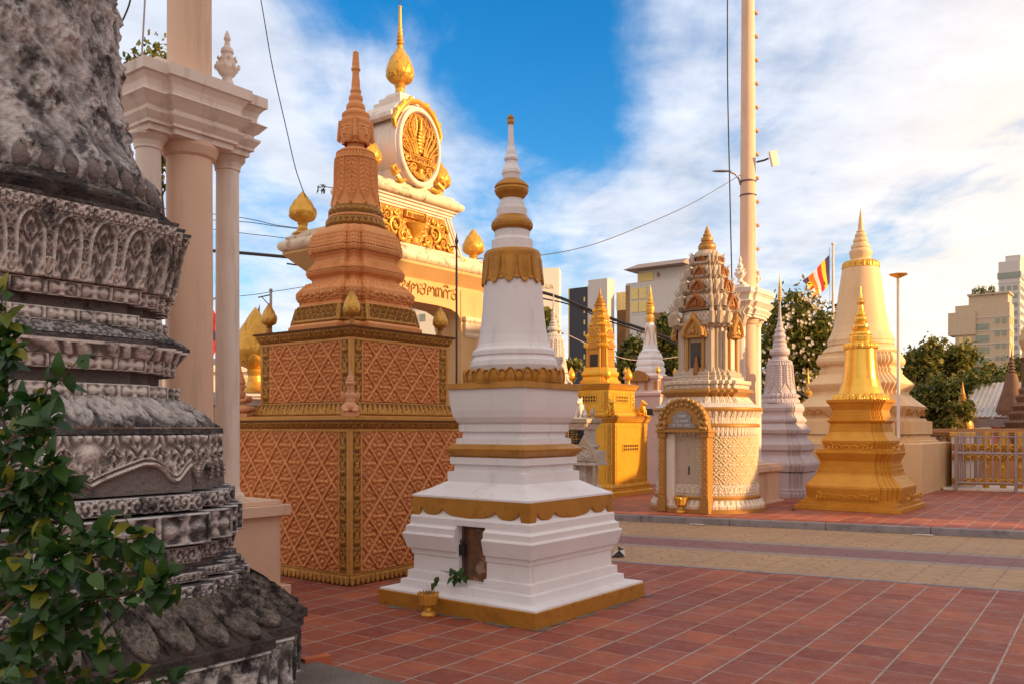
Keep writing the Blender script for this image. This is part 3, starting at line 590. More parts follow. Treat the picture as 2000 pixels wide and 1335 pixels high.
# ------------------------------------------------------------------ 3. terracotta stupa
def orange_stupa():
    cx, cy = -1.836, 10.23; root = thing('terracotta_stupa', 'orange lattice-carved stupa with gilt bands and a four-faced head below its spire', 'stupa', (cx, cy, 0), TH)
    OR, OE, GD = M['orange'], M['orange_edge'], M['gilt_dark']
    def tier(h, z0, z1, lat):
        mb = MB(); mb.sweep([(h, z0), (h, z1)], SQUARE); mb.build('wall_core', OR, root)
        e = .035; gw = .115
        for sx, sy, dx, dy in ((0, -1, 1, 0), (1, 0, 0, 1)):      # outward normal (sx,sy), run (dx,dy)
            def pt(u, z, o=0): return np.array([sx*(h+o)+dx*u, sy*(h+o)+dy*u, z])
            m1 = MB(); u0 = h-e-gw-.02; zz0, zz1 = z0+.02, z1-.03
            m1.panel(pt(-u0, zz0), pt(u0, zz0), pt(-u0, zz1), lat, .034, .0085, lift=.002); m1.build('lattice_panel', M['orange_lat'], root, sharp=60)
            for s in (-1, 1):
                ua, ub = (-h+e, -h+e+gw) if s < 0 else (h-e-gw, h-e)
                MB().panel(pt(ua, zz0), pt(ub, zz0), pt(ua, zz1), lambda u, v, L, H: np.where(np.abs(u) > L*.44, .9, orn(u/L+.5, v/.24, .6)), .022, .0075, lift=.002).build('gilt_scroll_strip', GD, root, sharp=60)
                m2 = MB(); ue = (-h-.006, -h+e) if s < 0 else (h-e, h+.006)
                A, B = pt(ue[0], z0, .004), pt(ue[1], z0, .004); m2.box(min(A[0], B[0], A[0]-sx*.02), max(A[0], B[0]), min(A[1], B[1]), max(A[1], B[1], A[1]-sy*.02), z0, z1) if False else None
                lo = np.minimum(pt(ue[0], z0, -.01), pt(ue[1], z0, .012+.001*s*sx)); hi = np.maximum(pt(ue[0], z1, -.01), pt(ue[1], z1, .012+.001*s*sx))
                m2.box(lo[0], hi[0], lo[1], hi[1], z0, z1); m2.build('corner_post', OE, root, bevel=.003)
            m3 = MB(); a, b = pt(-h, z1-.03, .001), pt(h, z1-.03, .014); m3.box(min(a[0], b[0]), max(a[0], b[0]), min(a[1], b[1]), max(a[1], b[1]), z1-.03, z1-.001)
            a, b = pt(-h, z0, .001), pt(h, z0, .014); m3.box(min(a[0], b[0]), max(a[0], b[0]), min(a[1], b[1]), max(a[1], b[1]), z0+.001, z0+.018); m3.build('frame_rail', OE, root)
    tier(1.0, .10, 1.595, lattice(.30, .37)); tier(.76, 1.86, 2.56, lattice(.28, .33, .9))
    mb = MB(); mb.sweep_rel(1.035, 0, 1.02, .10, SQUARE, petals(.07, up=False), .03, .008).sweep([(1.02, .095), (1.02, .105)], SQUARE); mb.build('foot_moulding', GD, root)
    def cornice(h, z0, z1, nm='gilt_cornice'):
        mb = MB(); mb.sweep_rel(h+.012, z0, h+.055, z1-.02, SQUARE, frieze(.085, 1.7), .018, .0075); mb.add([(x*(h+.012), y*(h+.012), z0) for x, y in SQUARE], [(3, 2, 1, 0)])
        mb.sweep([(h+.07, z1-.02), (h+.075, z1)], SQUARE); mb.build(nm, GD, root, sharp=50)
    cornice(1.0, 1.595, 1.685); cornice(.76, 2.565, 2.675)
    MB().sweep([(1.06, 1.686), (1.06, 1.72), (.85, 1.735)], SQUARE).build('ledge', OE, root, bevel=.004)
    mb = MB(); mb.sweep_rel(.83, 1.737, .79, 1.86, SQUARE, petals(.075, up=True), .03, .008).sweep([(.79, 1.855), (.785, 1.865)], SQUARE); mb.build('lotus_band', GD, root)
    k = 1/ max((.795*a+.606*b) for a, b in RD1); q = lambda lst: [(a/3.514*cy/F*k, Z(340+b/3.514, cy)) for a, b in lst]
    MB().sweep([(.62, 2.675), (.635, 2.70), (.64, 2.735), (.62, 2.76)], RD1).build('tier_base', OR, root, bevel=.004)
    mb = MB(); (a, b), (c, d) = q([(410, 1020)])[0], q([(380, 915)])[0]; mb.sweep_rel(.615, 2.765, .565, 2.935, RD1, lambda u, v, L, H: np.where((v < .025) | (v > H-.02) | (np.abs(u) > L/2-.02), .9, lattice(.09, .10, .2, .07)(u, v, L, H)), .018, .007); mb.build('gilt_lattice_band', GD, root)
    MB().sweep([(.565, 2.935), (.54, 2.95), (.53, 2.975)], RD1).build('step', OR, root)
    q2 = [(.515, 2.975), (.555, 3.01), (.568, 3.05), (.555, 3.09)]
    mb = MB(); mb.sweep_rel(.53, 2.975, .57, 3.07, RD1, lambda u, v, L, H: orn(u/.3+.5, v/H*.9+.05, 2.), .035, .008).sweep_rel(.57, 3.07, .48, 3.16, RD1, petals(.06, up=True), .022, .008).sweep([(.47, 3.155), (.44, 3.17), (.425, 3.19)], RD1); mb.build('carved_tier', OR, root, sharp=50)
    mb = MB(); flute = lambda u, v, L, H: .5+.5*np.cos(u*2*np.pi/.028)
    mb.sweep([(.42, 3.18), (.415, 3.215), (.45, 3.24)], RD1).sweep_rel(.455, 3.24, .475, 3.285, RD1, flute, .010, .005).sweep_rel(.475, 3.29, .43, 3.35, RD1, flute, .010, .005).sweep([(.42, 3.35), (.41, 3.38)], RD1); mb.build('fluted_tier', OR, root, sharp=50)
    mb = MB(); mb.sweep([(.405, 3.375), (.39, 3.40), (.40, 3.43), (.435, 3.46)], RD1).sweep_rel(.44, 3.465, .45, 3.52, RD1, petals(.045, up=False), .014, .006)
    mb.sweep_rel(.45, 3.525, .42, 3.66, RD1, lambda u, v, L, H: (.5+.5*np.cos(u*2*np.pi/.045))*(.6+.4*np.cos(v*160)), .014, .006).sweep([(.41, 3.66), (.38, 3.70), (.36, 3.72)], RD1); mb.build('cushion_tier', OR, root, sharp=50)
    k4 = lambda lst, oy=0: [(a*.001713, 1.6+(HY-(oy+b/3.514))*cy/F) for a, b in lst]
    mb = MB(); mb.lrel(k4([(196, 385), (200, 370), (196, 335), (180, 318)], 340), lambda u, v: orn(u*30, v, .4), .012, 300, .006); mb.lrel(k4([(182, 298), (180, 270), (163, 243)], 340), lambda u, v: orn(u*28, v, 1.4), .012, 300, .006); mb.build('gilt_ring', GD, root)
    MB().lathe(k4([(175, 325), (188, 318), (186, 306), (172, 296)], 340), 64).lathe(k4([(205, 400), (205, 390), (190, 383)], 340), 64).build('ring_moulding', OR, root)
    MB().lrel(k4([(162, 1436), (156, 1410), (148, 1370), (141, 1320), (138, 1260), (137, 1180), (134, 1120), (122, 1065), (100, 1038)], 0), garland(10), .024, 520, .006).build('bell', OR, root, sharp=60)
    hz = lambda zy: 1.6+(HY-zy/3.514)*cy/F
    MB().lathe([(.17, hz(1042)), (.12, hz(1028)), (.095, hz(1015)), (.10, hz(990)), (.13, hz(960)), (.145, hz(900)), (.145, hz(850))], 48).build('neck', OR, root)
    # four-faced head: one carved face per side
    def face(u, v, L, H):
        x = u/(L/2); y = v/H; o_ = np.sqrt(np.clip(1-(x/.98)**2-((y-.55)/.62)**2, 0, 1))
        h = .62*o_**.6; h += .34*np.exp(-(x/.15)**2)*sst(y, .30, .36)*(1-sst(y, .55, .72)*.75)*(1.35-y)
        h += .12*np.exp(-(x/.24)**2-((y-.33)/.045)**2)
        ax = np.abs(x); h += .14*np.exp(-((ax-.42)/.26)**2)*np.exp(-((y-.615)/.055)**2)-.10*np.exp(-((ax-.42)/.24)**2)*np.exp(-((y-.615)/.010)**2)
        h += .12*np.exp(-((ax-.42)/.34)**2)*np.exp(-((y-.735+.10*(ax-.4)**2)/.03)**2)-.12*np.exp(-((ax-.42)/.25)**2)*np.exp(-((y-.685)/.02)**2)
        h += .15*np.exp(-(x/.30)**2)*(np.exp(-((y-.235)/.022)**2)+np.exp(-((y-.185)/.024)**2))-.07*np.exp(-(x/.34)**2-((y-.210)/.008)**2)
        h += .16*np.exp(-(x/.3)**2-((y-.08)/.07)**2); return h
    hb = hz(998); ht = hz(850); hw = .118
    mb = MB()
    for s, d in (((0, -1), (1, 0)), ((1, 0), (0, 1)), ((0, 1), (-1, 0)), ((-1, 0), (0, -1))):
        A = np.array([s[0]*hw-d[0]*hw, s[1]*hw-d[1]*hw, hb]); mb.panel(A, A+np.array([d[0]*2*hw, d[1]*2*hw, 0]), A+np.array([0, 0, ht-hb]), face, .085, .0045, win=False)
    mb.build('four_faces', OR, root, sharp=70)
    mb = MB()
    for a in (-1, 1):
        for b in (-1, 1):
            c = np.array([a*(hw+.008), b*(hw+.008)]); mb.tube([(c[0]*1.02, c[1]*1.02, hb+.02), (c[0]*1.10, c[1]*1.10, hb+.05), (*c*1.08, (hb+ht)/2), (*c*1.02, ht+.02)], [.012, .026, .022, .018], 10)
    mb.build('corner_lappets', OR, root)
    MB().lrel([(.168, hz(872)), (.172, hz(850)), (.165, hz(835)), (.148, hz(822))], lambda u, v: .5+.5*np.cos(u*2*np.pi*40), .006, 200, .006).lathe([(.15, hz(832)), (.158, hz(815)), (.152, hz(790)), (.12, hz(768))], 48).lrel([(.150, hz(812)), (.156, hz(800)), (.150, hz(785))], lambda u, v: petals(.03)(u, v, 1, 1), .01, 200, .006).lathe([(.11, hz(775)), (.105, hz(760)), (.112, hz(750)), (.108, hz(728)), (.085, hz(712)), (.075, hz(700)), (.080, hz(690)), (.083, hz(680)), (.078, hz(665)), (.062, hz(655)), (.056, hz(645)), (.064, hz(635)), (.064, hz(625)), (.052, hz(612)), (.05, hz(600)), (.05, hz(580)), (.040, hz(520)), (.041, hz(492)), (.053, hz(484)), (.054, hz(474)), (.042, hz(466)), (.043, hz(440)), (.034, hz(375)), (.036, hz(368)), (.034, hz(362)), (.022, hz(358)), (.010, hz(350))], 36).build('ringed_spire', OR, root)
    for o in root.children:
        if o.name.split('.')[0] in ('tier_base', 'gilt_lattice_band', 'step', 'carved_tier', 'fluted_tier', 'cushion_tier'): o.scale.z = 1.17; o.location.z = -2.675*.17
    for x, y in ((.70, -.70), (.70, .70), (-.70, -.70), (-.70, .70)):
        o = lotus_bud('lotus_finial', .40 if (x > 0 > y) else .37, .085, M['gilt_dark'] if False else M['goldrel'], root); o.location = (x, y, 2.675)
    return root
orange_stupa()
def kneeling(name, label, loc, rz, h):
    root = thing(name, label, 'statue', loc, rz, 'kneeling figures on the terracotta ledge'); s = h/.50
    mb = MB(); B = lambda c, r: mb.ball([q*s for q in c], [q*s for q in r], 16)
    B((0, 0, .085), (.075, .065, .05)); B((-.045, .03, .075), (.045, .095, .038)); B((.045, .03, .075), (.045, .095, .038)); B((0, .0, .15), (.05, .038, .05)); B((0, 0, .19), (.060, .040, .045)); B((0, .0, .235), (.03, .03, .03))
    B((0, .005, .275), (.036, .040, .045)); B((-.070, .0, .19), (.02, .022, .045)); B((.070, .0, .19), (.02, .022, .045)); B((-.066, .035, .145), (.018, .045, .018)); B((.066, .035, .145), (.018, .045, .018)); B((-.03, .075, .165), (.03, .02, .03)); B((.03, .075, .165), (.03, .02, .03))
    B((-.045, -.06, .05), (.03, .05, .02)); B((.045, -.06, .05), (.03, .05, .02)); B((0, .045, .27), (.010, .012, .012))
    o = mb.build('body', M['stat'], root); r = o.modifiers.new('remesh', 'REMESH'); r.mode = 'VOXEL'; r.voxel_size = .006*s; r.use_smooth_shade = True; sm = o.modifiers.new('smooth', 'SMOOTH'); sm.factor = .7; sm.iterations = 4
    MB().lathe([(a*s, b*s) for a, b in [(.045, .295), (.047, .31), (.038, .325), (.040, .335), (.030, .35), (.031, .36), (.020, .38), (.013, .41), (.006, .46), (.001, .50)]], 20).build('pointed_crown', M['stat'], root)
    MB().box(-.085*s, .085*s, -.09*s, .10*s, 0, .035*s).build('plinth', M['stat'], root, bevel=.004)
    return root
def on_or(x, y): return (-1.836+nx*x+tx*y, 10.23+ny*x+ty*y)
kneeling('kneeling_statue', 'small terracotta figure kneeling at the front corner of the lattice box, back to the viewer', (*on_or(.93, -.93), 1.722), TH+48, .55)
kneeling('kneeling_statue', 'small terracotta figure kneeling beside the pale column, mostly hidden by it', (*on_or(-.93, -.93), 1.722), TH-60, .66)

# ------------------------------------------------------------------ 4. white stupa
def white_stupa():
    cx, cy = .02, 8.12; root = thing('white_stupa', 'white stupa with ochre gold bands and scalloped apron, centre of the court', 'stupa', (cx, cy, 0), TH)
    W_, G = M['white'], M['ochre']
    dx0, dx1, rec = -.12, .20, -.585
    def notch(h): return np.array([(h, -h), (h, h), (-h, h), (-h, -h), (dx0, -h), (dx0, rec), (dx1, rec), (dx1, -h)])
    mb = MB(); n = 90; V = []
    for q, z in ((.86, .003), (1., .0035)):
        for i in range(n):
            t = i/n*4; k_ = int(t) % 4; u = (t % 1)*2-1; c_ = [(1, u), (-u, 1), (-1, -u), (u, -1)][k_]; w2 = .915+.05*math.sin(i*1.7)*math.sin(i*.37)+.03*math.sin(i*.9) if q == 1. else .86; V.append((c_[0]*w2, c_[1]*w2, z))
    mb.add(V, [(i, n+i, n+(i+1) % n, (i+1) % n) for i in range(n)]); mb.build('mortar_smear', M['slab'], root)
    MB().sweep([(.885, 0), (.885, .128), (.88, .135)], SQUARE).build('gold_plinth', G, root, bevel=.004)
    MB().sweep([(.878, .1355), (.875, .150), (.75, .158)], SQUARE).build('plinth_top', W_, root, bevel=.003)
    MB().sweep([(.747, .158), (.743, .225), (.70, .232), (.70, .262)], SQUARE).build('steps', W_, root, bevel=.005)
    MB().sweep([(.70, .255), (.698, .305), (.66, .312), (.655, .45), (.672, .462), (.675, .505), (.702, .515), (.735, .64), (.728, .652), (.712, .658), (.712, .71), (.695, .72), (.682, .73), (.680, .745)], notch, cap=(False, True)).build('banded_body', W_, root, bevel=.005)
    MB().sweep([(.680, .746), (.680, .795), (.655, .83), (.645, .86), (.645, .975)], SQUARE).build('upper_body', W_, root, bevel=.004)
    MB().sweep([(.668, .978), (.667, .995), (.55, 1.05), (.445, 1.112)], SQUARE).build('sloped_roof', W_, root, bevel=.003)
    # scalloped apron, one cut-out per face
    def bot(u):
        a = abs(u)
        if a > .89: return -.235+.02*(1-min(1, (a-.89)/.03))
        if a > .83: return -.215+(.89-a)/.06*.145
        if a > .46: t = (a-.645)/.185; return -.075-.075*max(0, 1-t*t)**.5
        t = a/.46; return -.078-.085*max(0, 1-t*t)**.6-.02*max(0, 1-a/.06)
    us = np.linspace(-1, 1, 121); h = .652
    for s, d in (((0, -1), (1, 0)), ((1, 0), (0, 1)), ((0, 1), (-1, 0)), ((-1, 0), (0, -1))):
        mb = MB(); O = (s[0]*h, s[1]*h, .977); hh = h+.014*.98
        poly = [(u*hh, bot(u)) for u in us]+[(hh, 0), (-hh, 0)]; mb.plate(poly, O, (d[0], d[1], 0), (0, 0, 1), .016)
        pl2 = [(u*(hh-.002), bot(u)-.010) for u in us]+[(u*(hh-.002), bot(u)+.008) for u in us[::-1]]; mb.plate(pl2, O, (d[0], d[1], 0), (0, 0, 1), .010)
        mb.build('scalloped_apron', G, root)
    MB().sweep([(.44, 1.10), (.44, 1.20), (.398, 1.206), (.394, 1.268), (.424, 1.274), (.424, 1.335)], SQUARE).build('lower_neck', W_, root, bevel=.005)
    MB().sweep([(.404, 1.336), (.458, 1.392), (.462, 1.412), (.395, 1.455)], SQUARE).build('gold_flare', G, root, bevel=.004)
    MB().sweep([(.385, 1.455), (.383, 1.505), (.343, 1.510), (.341, 1.565), (.367, 1.570), (.367, 1.632), (.352, 1.636)], SQUARE).build('upper_neck', W_, root, bevel=.005)
    MB().sweep([(.35, 1.63), (.378, 1.655), (.402, 1.70), (.415, 1.76), (.424, 1.83), (.43, 1.90), (.432, 1.955)], SQUARE).build('bowl', W_, root, sharp=30, bevel=.004)
    MB().sweep([(.455, 1.956), (.452, 2.008)], SQUARE).build('gold_slab', G, root, bevel=.004)
    up = bpy.data.objects  # upper round parts lean very slightly, as in the photograph
    pv = Matrix.Translation((0, 0, 2.0)) @ Matrix.Rotation(R(-.75), 4, Vector((math.cos(R(-TH+90)), math.sin(R(-TH+90)), 0))) @ Matrix.Translation((0, 0, -2.0))
    def L_(mb): return mb.xf(pv)
    mb = MB(); rf = lambda z: np.interp(z, [2.0, 2.05, 2.10, 2.17], [.430, .436, .428, .405]); mb.lathe([(.42, 2.008), (.436, 2.03), (.425, 2.10), (.39, 2.12)], 72); petal_ring(mb, 19, 2.008, 2.145, rf, True, .026, .93, True, 2.0, .75, .016); L_(mb).build('lotus_petal_ring', G, root, sharp=55)
    mb = MB(); mb.lathe([(.36, 2.08), (.395, 2.13), (.408, 2.17), (.402, 2.215), (.382, 2.245), (.375, 2.262), (.388, 2.268), (.386, 2.305), (.378, 2.318), (.352, 2.335), (.335, 2.37), (.318, 2.44), (.303, 2.54), (.290, 2.66), (.279, 2.80), (.270, 2.92), (.262, 3.05), (.252, 3.2), (.248, 3.22)], 96); L_(mb).build('bell', W_, root, sharp=32)
    mb = MB(); mb.lathe([(.258, 3.19), (.262, 3.215), (.250, 3.235), (.19, 3.236)], 72)
    cr_f = lambda z: np.interp(z, [2.9, 3.05, 3.22], [.2715, .262, .2495]); mb.lathe([(.262, 3.14), (.266, 3.205), (.262, 3.212)], 72); petal_ring(mb, 12, 2.915, 3.16, cr_f, False, .015, .93, True, 3.0, .55)
    L_(mb).build('petal_collar', G, root, sharp=60)
    k = lambda lst: [(a*cy/F/2.383, 1.6+(HY-(200+b/2.383))*cy/F) for a, b in lst]
    mb = MB(); mb.lathe(k([(96, 706), (96, 648), (92, 643), (84, 640), (80, 632), (82, 605), (78, 598)]), 64); L_(mb).build('neck_ring', W_, root)
    mb = MB(); mb.lrel(k([(82, 600), (94, 588), (96, 570)]), lambda u, v: orn(u*30, v, .3), .006, 260, .004).lathe(k([(70, 602), (96, 572), (94, 560), (82, 545), (68, 530)]), 64); L_(mb).build('gold_disc', G, root)
    mb = MB(); mb.lathe(k([(70, 532), (72, 500), (62, 495), (60, 472), (52, 466), (50, 448), (40, 445)]), 64); L_(mb).build('neck_ring', W_, root)
    mb = MB(); mb.lathe(k([(45, 458), (60, 445), (76, 425), (80, 412), (76, 402), (80, 396), (76, 386), (60, 372), (44, 362)]), 64); L_(mb).build('gold_disc', G, root)
    mb = MB(); mb.lathe(k([(38, 362), (41, 340), (45, 332), (43, 318), (34, 300), (29, 290), (27, 276), (32, 270), (33, 260), (25, 250), (23, 230), (15, 205), (14, 180), (11, 104)]), 48); L_(mb).build('spire', W_, root)
    mb = MB(); mb.lathe(k([(15, 103), (17, 92), (14, 82), (16, 76), (14, 68), (7, 60), (2, 55)]), 32); L_(mb).build('gold_tip', G, root)
    # sealed niche
    DM, N, L, b, m, dot, noise, mr, mix, white, bump = nodes('stained_niche_slab', .5)
    c_ = mix(mr(noise(9, 6, .7), .42, .6), (.20, .085, .03), (.10, .055, .03)); c_ = mix(mr(noise(4, 3, .6), .60, .64), c_, (.33, .22, .16)); L.new(c_, b.inputs['Base Color'])
    door = MB().box(dx0+.03, dx1, rec-.010, rec-.001, .262, .715).build('niche_slab', DM, root)
    fm = mat('old_timber', (.11, .06, .04), (.07, .04, .03), .8, bump=.4)
    MB().box(dx0+.0, dx0+.028, rec-.022, rec-.0015, .262, .735).box(dx0+.03, dx1-.001, rec-.018, rec-.0015, .716, .744).box(dx0+.034, dx0+.046, rec-.016, rec-.011, .262, .715).box(dx0+.055, dx0+.06, rec-.014, rec-.011, .262, .70).build('niche_frame', fm, root)
    mb = MB(); mb.tube([(dx0+.005, rec-.03, .57), (dx0+.00, rec-.045, .60), (dx0+.02, rec-.05, .62), (dx0+.045, rec-.045, .60), (dx0+.045, rec-.03, .57)], .006, 8)
    mb.add(MB().box(dx0-.012, dx0+.058, rec-.065, rec-.025, .48, .575).V[0], [(0, 2, 3, 1), (4, 5, 7, 6), (0, 1, 5, 4), (1, 3, 7, 5), (3, 2, 6, 7), (2, 0, 4, 6)]); mb.build('padlock', M['black'], root, bevel=.008)
    return root
white_stupa()
def on_ws(x, y): return (.02+nx*x+tx*y, 8.12+ny*x+ty*y)

def leaf_mesh(mb, P, d, up, L_, w_, fold=.25, curl=.3, heart=False, n=6):
    d = Vector(d).normalized(); s = d.cross(Vector(up)).normalized(); u = s.cross(d).normalized(); V = []; f = []
    for i in range(n+1):
        t = i/n; wd = w_*(math.sin(math.pi*min(1, t**(.62 if not heart else .45)))**.8)*.5 if 0 < t < 1 else .0005
        c = Vector(P)+d*(L_*t)-u*(curl*L_*t*t)
        V += [c-s*wd+u*(fold*wd), c, c+s*wd+u*(fold*wd)]
    for i in range(n): f += [(3*i, 3*i+1, 3*i+4, 3*i+3), (3*i+1, 3*i+2, 3*i+5, 3*i+4)]
    mb.add([tuple(v) for v in V], f)
def pot(name, label, loc, s, rz=0):
    root = thing(name, label, 'incense pot', loc, rz)
    MB().lathe([(a*s, b*s) for a, b in [(.062, 0), (.066, .012), (.060, .024), (.050, .036), (.030, .048), (.026, .070), (.040, .082), (.050, .09)]], 32).build('foot', M['gold'], root)
    mb = MB(); mb.lathe([(.035*s, .085*s), (.060*s, .105*s), (.066*s, .13*s), (.064*s, .17*s)], 32, cap=(True, True)); n = 10
    for k in range(n*2):
        bk = k % 2; a0 = 2*math.pi*k/(2*n); half = math.pi/n*1.0; U, Vv = np.meshgrid(np.linspace(-1, 1, 7), np.linspace(0, 1, 9)); wv = np.clip(1-np.clip((Vv-.5)/.5, 0, 1)**2.2, 0.02, 1)*(.65+.35*np.minimum(1, Vv*3))
        th = a0+U*half*wv; r = s*(.062+.020*Vv**1.4+.008*(1-U**2)+(.004 if not bk else 0)); z = s*(.10+.10*Vv)
        i, j = np.meshgrid(np.arange(8), np.arange(6), indexing='ij'); f = np.stack([i*7+j, i*7+j+1, (i+1)*7+j+1, (i+1)*7+j], -1).reshape(-1, 4); mb.add(np.stack([r*np.cos(th), r*np.sin(th), z], -1), f)
    mb.build('lotus_bowl', M['gold'], root, sharp=60); MB().lathe([(.058*s, .168*s), (.04*s, .178*s), (.01*s, .182*s)], 20).build('ash', M['slab'], root)
    mb = MB(); r2 = random.Random(3)
    for k in range(16):
        a = r2.uniform(0, 6.28); q = r2.uniform(.005, .05)*s; x, y = q*math.cos(a), q*math.sin(a); hh = r2.choice([.03, .04, .05, .05, .09])*s
        mb.tube([(x, y, .17*s), (x*1.3, y*1.3, .175*s+hh)], .0013*s, 5)
    mb.build('incense_sticks', M['stem'], root); return root
pot('incense_pot', 'gold lotus-shaped incense pot on the red tiles in front of the white stupa niche', (*on_ws(-.16, -1.0), 0), 1.02)
pl = thing('cut_leaves', 'bunch of green heart-shaped leaves leaning out of the white stupa niche', 'plant', (*on_ws(-.08, -.72), .26), TH); mb = MB(); r2 = random.Random(5)
for k in range(17):
    a = r2.uniform(0, 6.28); rr = r2.uniform(.0, .085); P = (rr*math.cos(a)+.02, -rr*abs(math.sin(a))*.6, r2.uniform(.02, .14)); leaf_mesh(mb, P, (math.cos(a)*.6, -.5, -.35-r2.random()*.5), (0, -.6, .8), r2.uniform(.05, .075), r2.uniform(.045, .06), heart=True)
for k, q in enumerate([(-.14, -.10, .03), (-.12, -.16, .0), (-.10, -.13, .05)]): leaf_mesh(mb, q, (-.2, -.3, -.8), (0, -1, .3), .08, .055, heart=True)
mb.build('leaves', M['vine'], pl); mb = MB()
for k in range(6): mb.tube([(.0, -.01, .0), (-.03*k+.06, -.04, .08), (-.04*k+.08, -.08, .10)], .0022, 5)
mb.tube([(-.10, -.13, .06), (-.11, -.20, -.03), (-.11, -.23, -.08)], .002, 5); mb.build('stems', M['stem'], pl)

# ------------------------------------------------------------------ 5. gate over the road
GLY = {  # pen strokes in a unit cell, after the Khmer letters over the gate
 'a': [[(.1, .75), (.25, .95), (.4, .8), (.3, .62), (.12, .55), (.1, .3), (.3, .1), (.6, .1), (.8, .3), (.8, .6), (.65, .75), (.55, .6), (.62, .45)], [(.8, .6), (.9, .95)]],
 'b': [[(.12, .1), (.12, .6), (.3, .8), (.5, .62), (.42, .45), (.3, .45)], [(.5, .62), (.7, .82), (.86, .62), (.86, .1)]],
 'c': [[(.12, .1), (.12, .55), (.35, .8), (.6, .6), (.6, .1)], [(.6, .6), (.8, .8), (.95, .7)], [(.2, 1.0), (.45, 1.18), (.75, 1.0), (.5, .98)]],
 'd': [[(.15, .8), (.4, .9), (.45, .6), (.2, .5), (.15, .25), (.4, .08), (.7, .2), (.7, .5), (.5, .55)], [(.7, .5), (.85, .9), (.6, .95)]],
 'e': [[(.15, .1), (.15, .75), (.35, .85), (.45, .65)], [(.45, .1), (.45, .65), (.65, .85), (.85, .65), (.85, .1)], [(.15, .1), (.3, .25)]],
 'o': [[(.2, .2), (.15, .6), (.45, .9), (.8, .65), (.75, .25), (.45, .08), (.2, .2)]],
 's': [[(.8, .85), (.45, .95), (.2, .7), (.5, .5), (.8, .3), (.5, .06), (.15, .2)]],
 'n': [[(.1, .1), (.1, .8), (.3, .9), (.5, .7), (.5, .2), (.7, .1), (.85, .3), (.85, .9)]]}
def glyphs(mb, text, O, U, Vd, size, rad, adv=.82, mi=0):
    O, U, Vd = Vector(O), Vector(U), Vector(Vd)
    for i, ch in enumerate(text):
        if ch == ' ': continue
        for st in GLY[ch]: mb.tube([O+U*((i*adv+x)*size)+Vd*(y*size) for x, y in st], rad, 6, mi)
    return mb
def gate():
    gx, gy = -1.8, 14.0; root = thing('temple_gate', 'tall yellow and white gate spanning the road, gilt medallion and golden buds on top', 'gate', (gx, gy, 0), TH)
    A, B, G, W_ = M['gate'], M['creamst'], M['gold'], M['creamw']
    rect = lambda hx, hy: np.array([(hx, -hy), (hx, hy), (-hx, hy), (-hx, -hy)])
    def rsweep(prof, nm, m_, bx, by, bev=.006, sharp=35): return MB().sweep(prof, lambda h: rect(bx+h, by+h)).build(nm, m_, root, bevel=bev, sharp=sharp)
    for s in (-1, 1):
        y0, y1 = (1.04, 1.62) if s > 0 else (-1.62, -1.04)
        mb = MB().box(-.18, .40, y0, y1, 0, 3.9).box(-.24, .46, y0-.05, y1+.05, 0, .55).box(-.21, .43, y0-.025, y1+.025, .55, .70)
        yi = (y0, y0+.01) if s > 0 else (y1-.01, y1)
        mb.build('pier', A, root, bevel=.01)
        cy = 1.80*s; MB().box(-.12, .34, cy-.17, cy+.17, 0, .9).box(-.05, .27, cy-.13, cy+.13, .9, 3.0).box(-.09, .31, cy-.16, cy+.16, 3.0, 3.32).box(-.02, .24, cy-.11, cy+.11, 3.32, 3.62).build('side_pilaster', B, root, bevel=.01)
        mb = MB()
        for q in range(5): mb.box(.312, .322, cy-.13+q*.055, cy-.095+q*.055, 3.03, 3.28)
        mb.build('pilaster_flutes', W_, root)
        c = (1.30 if s > 0 else -1.30); MB().sweep([(0, 3.12), (.02, 3.16), (.02, 3.20), (.05, 3.26), (.06, 3.34), (.04, 3.36), (.07, 3.40), (.07, 3.46)], lambda h: np.array([(.41+h, c-.16-h), (.41+h, c+.16+h), (-.19-h, c+.16+h), (-.19-h, c-.16-h)])+0).build('pier_capital', B, root, bevel=.005)
    # lintel with a curved corner at each end
    poly = [(-1.04, 3.9), (-1.04, 3.42), (-.98, 3.50), (-.80, 3.56), (-.5, 3.585), (0, 3.59), (.5, 3.585), (.80, 3.56), (.98, 3.50), (1.04, 3.42), (1.04, 3.9)]
    MB().plate(poly[::-1], (.30, 0, 0), (0, 1, 0), (0, 0, 1), .08).plate(poly[::-1], (-.18, 0, 0), (0, 1, 0), (0, 0, 1), .479).build('lintel', A, root)
    MB().box(.30, .33, -1.62, 1.62, 3.60, 3.68).box(-.16, .36, -1.66, 1.66, 3.90, 4.08).build('frieze_board', A, root, bevel=.006)
    mb = MB(); glyphs(mb, 'abcabdbecd', (.386, -.92, 3.70), (0, 1, 0), (0, 0, 1), .205, .013, adv=.92); mb.build('inscription', M['goldrel'], root)
    # sloping soffit, roll cornice, stained top
    MB().sweep([(0, 3.90), (.03, 3.93), (.22, 4.12), (.24, 4.14), (.24, 4.18)], lambda h: rect(.30+h, 1.66+h*1.0)).build('soffit', A, root, bevel=.004)
    def roll(z, hx, hy, r, nm, m_):
        prof = [(r*math.sin(t)*1.0, z-r*math.cos(t)) for t in np.linspace(.15, math.pi-.15, 11)]; return MB().sweep(prof, lambda h: rect(hx+h, hy+h)).build(nm, m_, root, sharp=30)
    roll(4.26, .50, 1.88, .085, 'roll_cornice', B)
    rsweep([(0, 4.34), (0, 4.40), (-.06, 4.41), (-.06, 4.46)], 'stained_coping', M['creamst'], .50, 1.88)
    # gilt panel storey
    def trap(h0, z0, h1, z1, hx0, hx1, nm, m_): return MB().sweep([(0, z0), (1, z1)], lambda t: rect(hx0+(hx1-hx0)*t, h0+(h1-h0)*t)).build(nm, m_, root, bevel=.006)
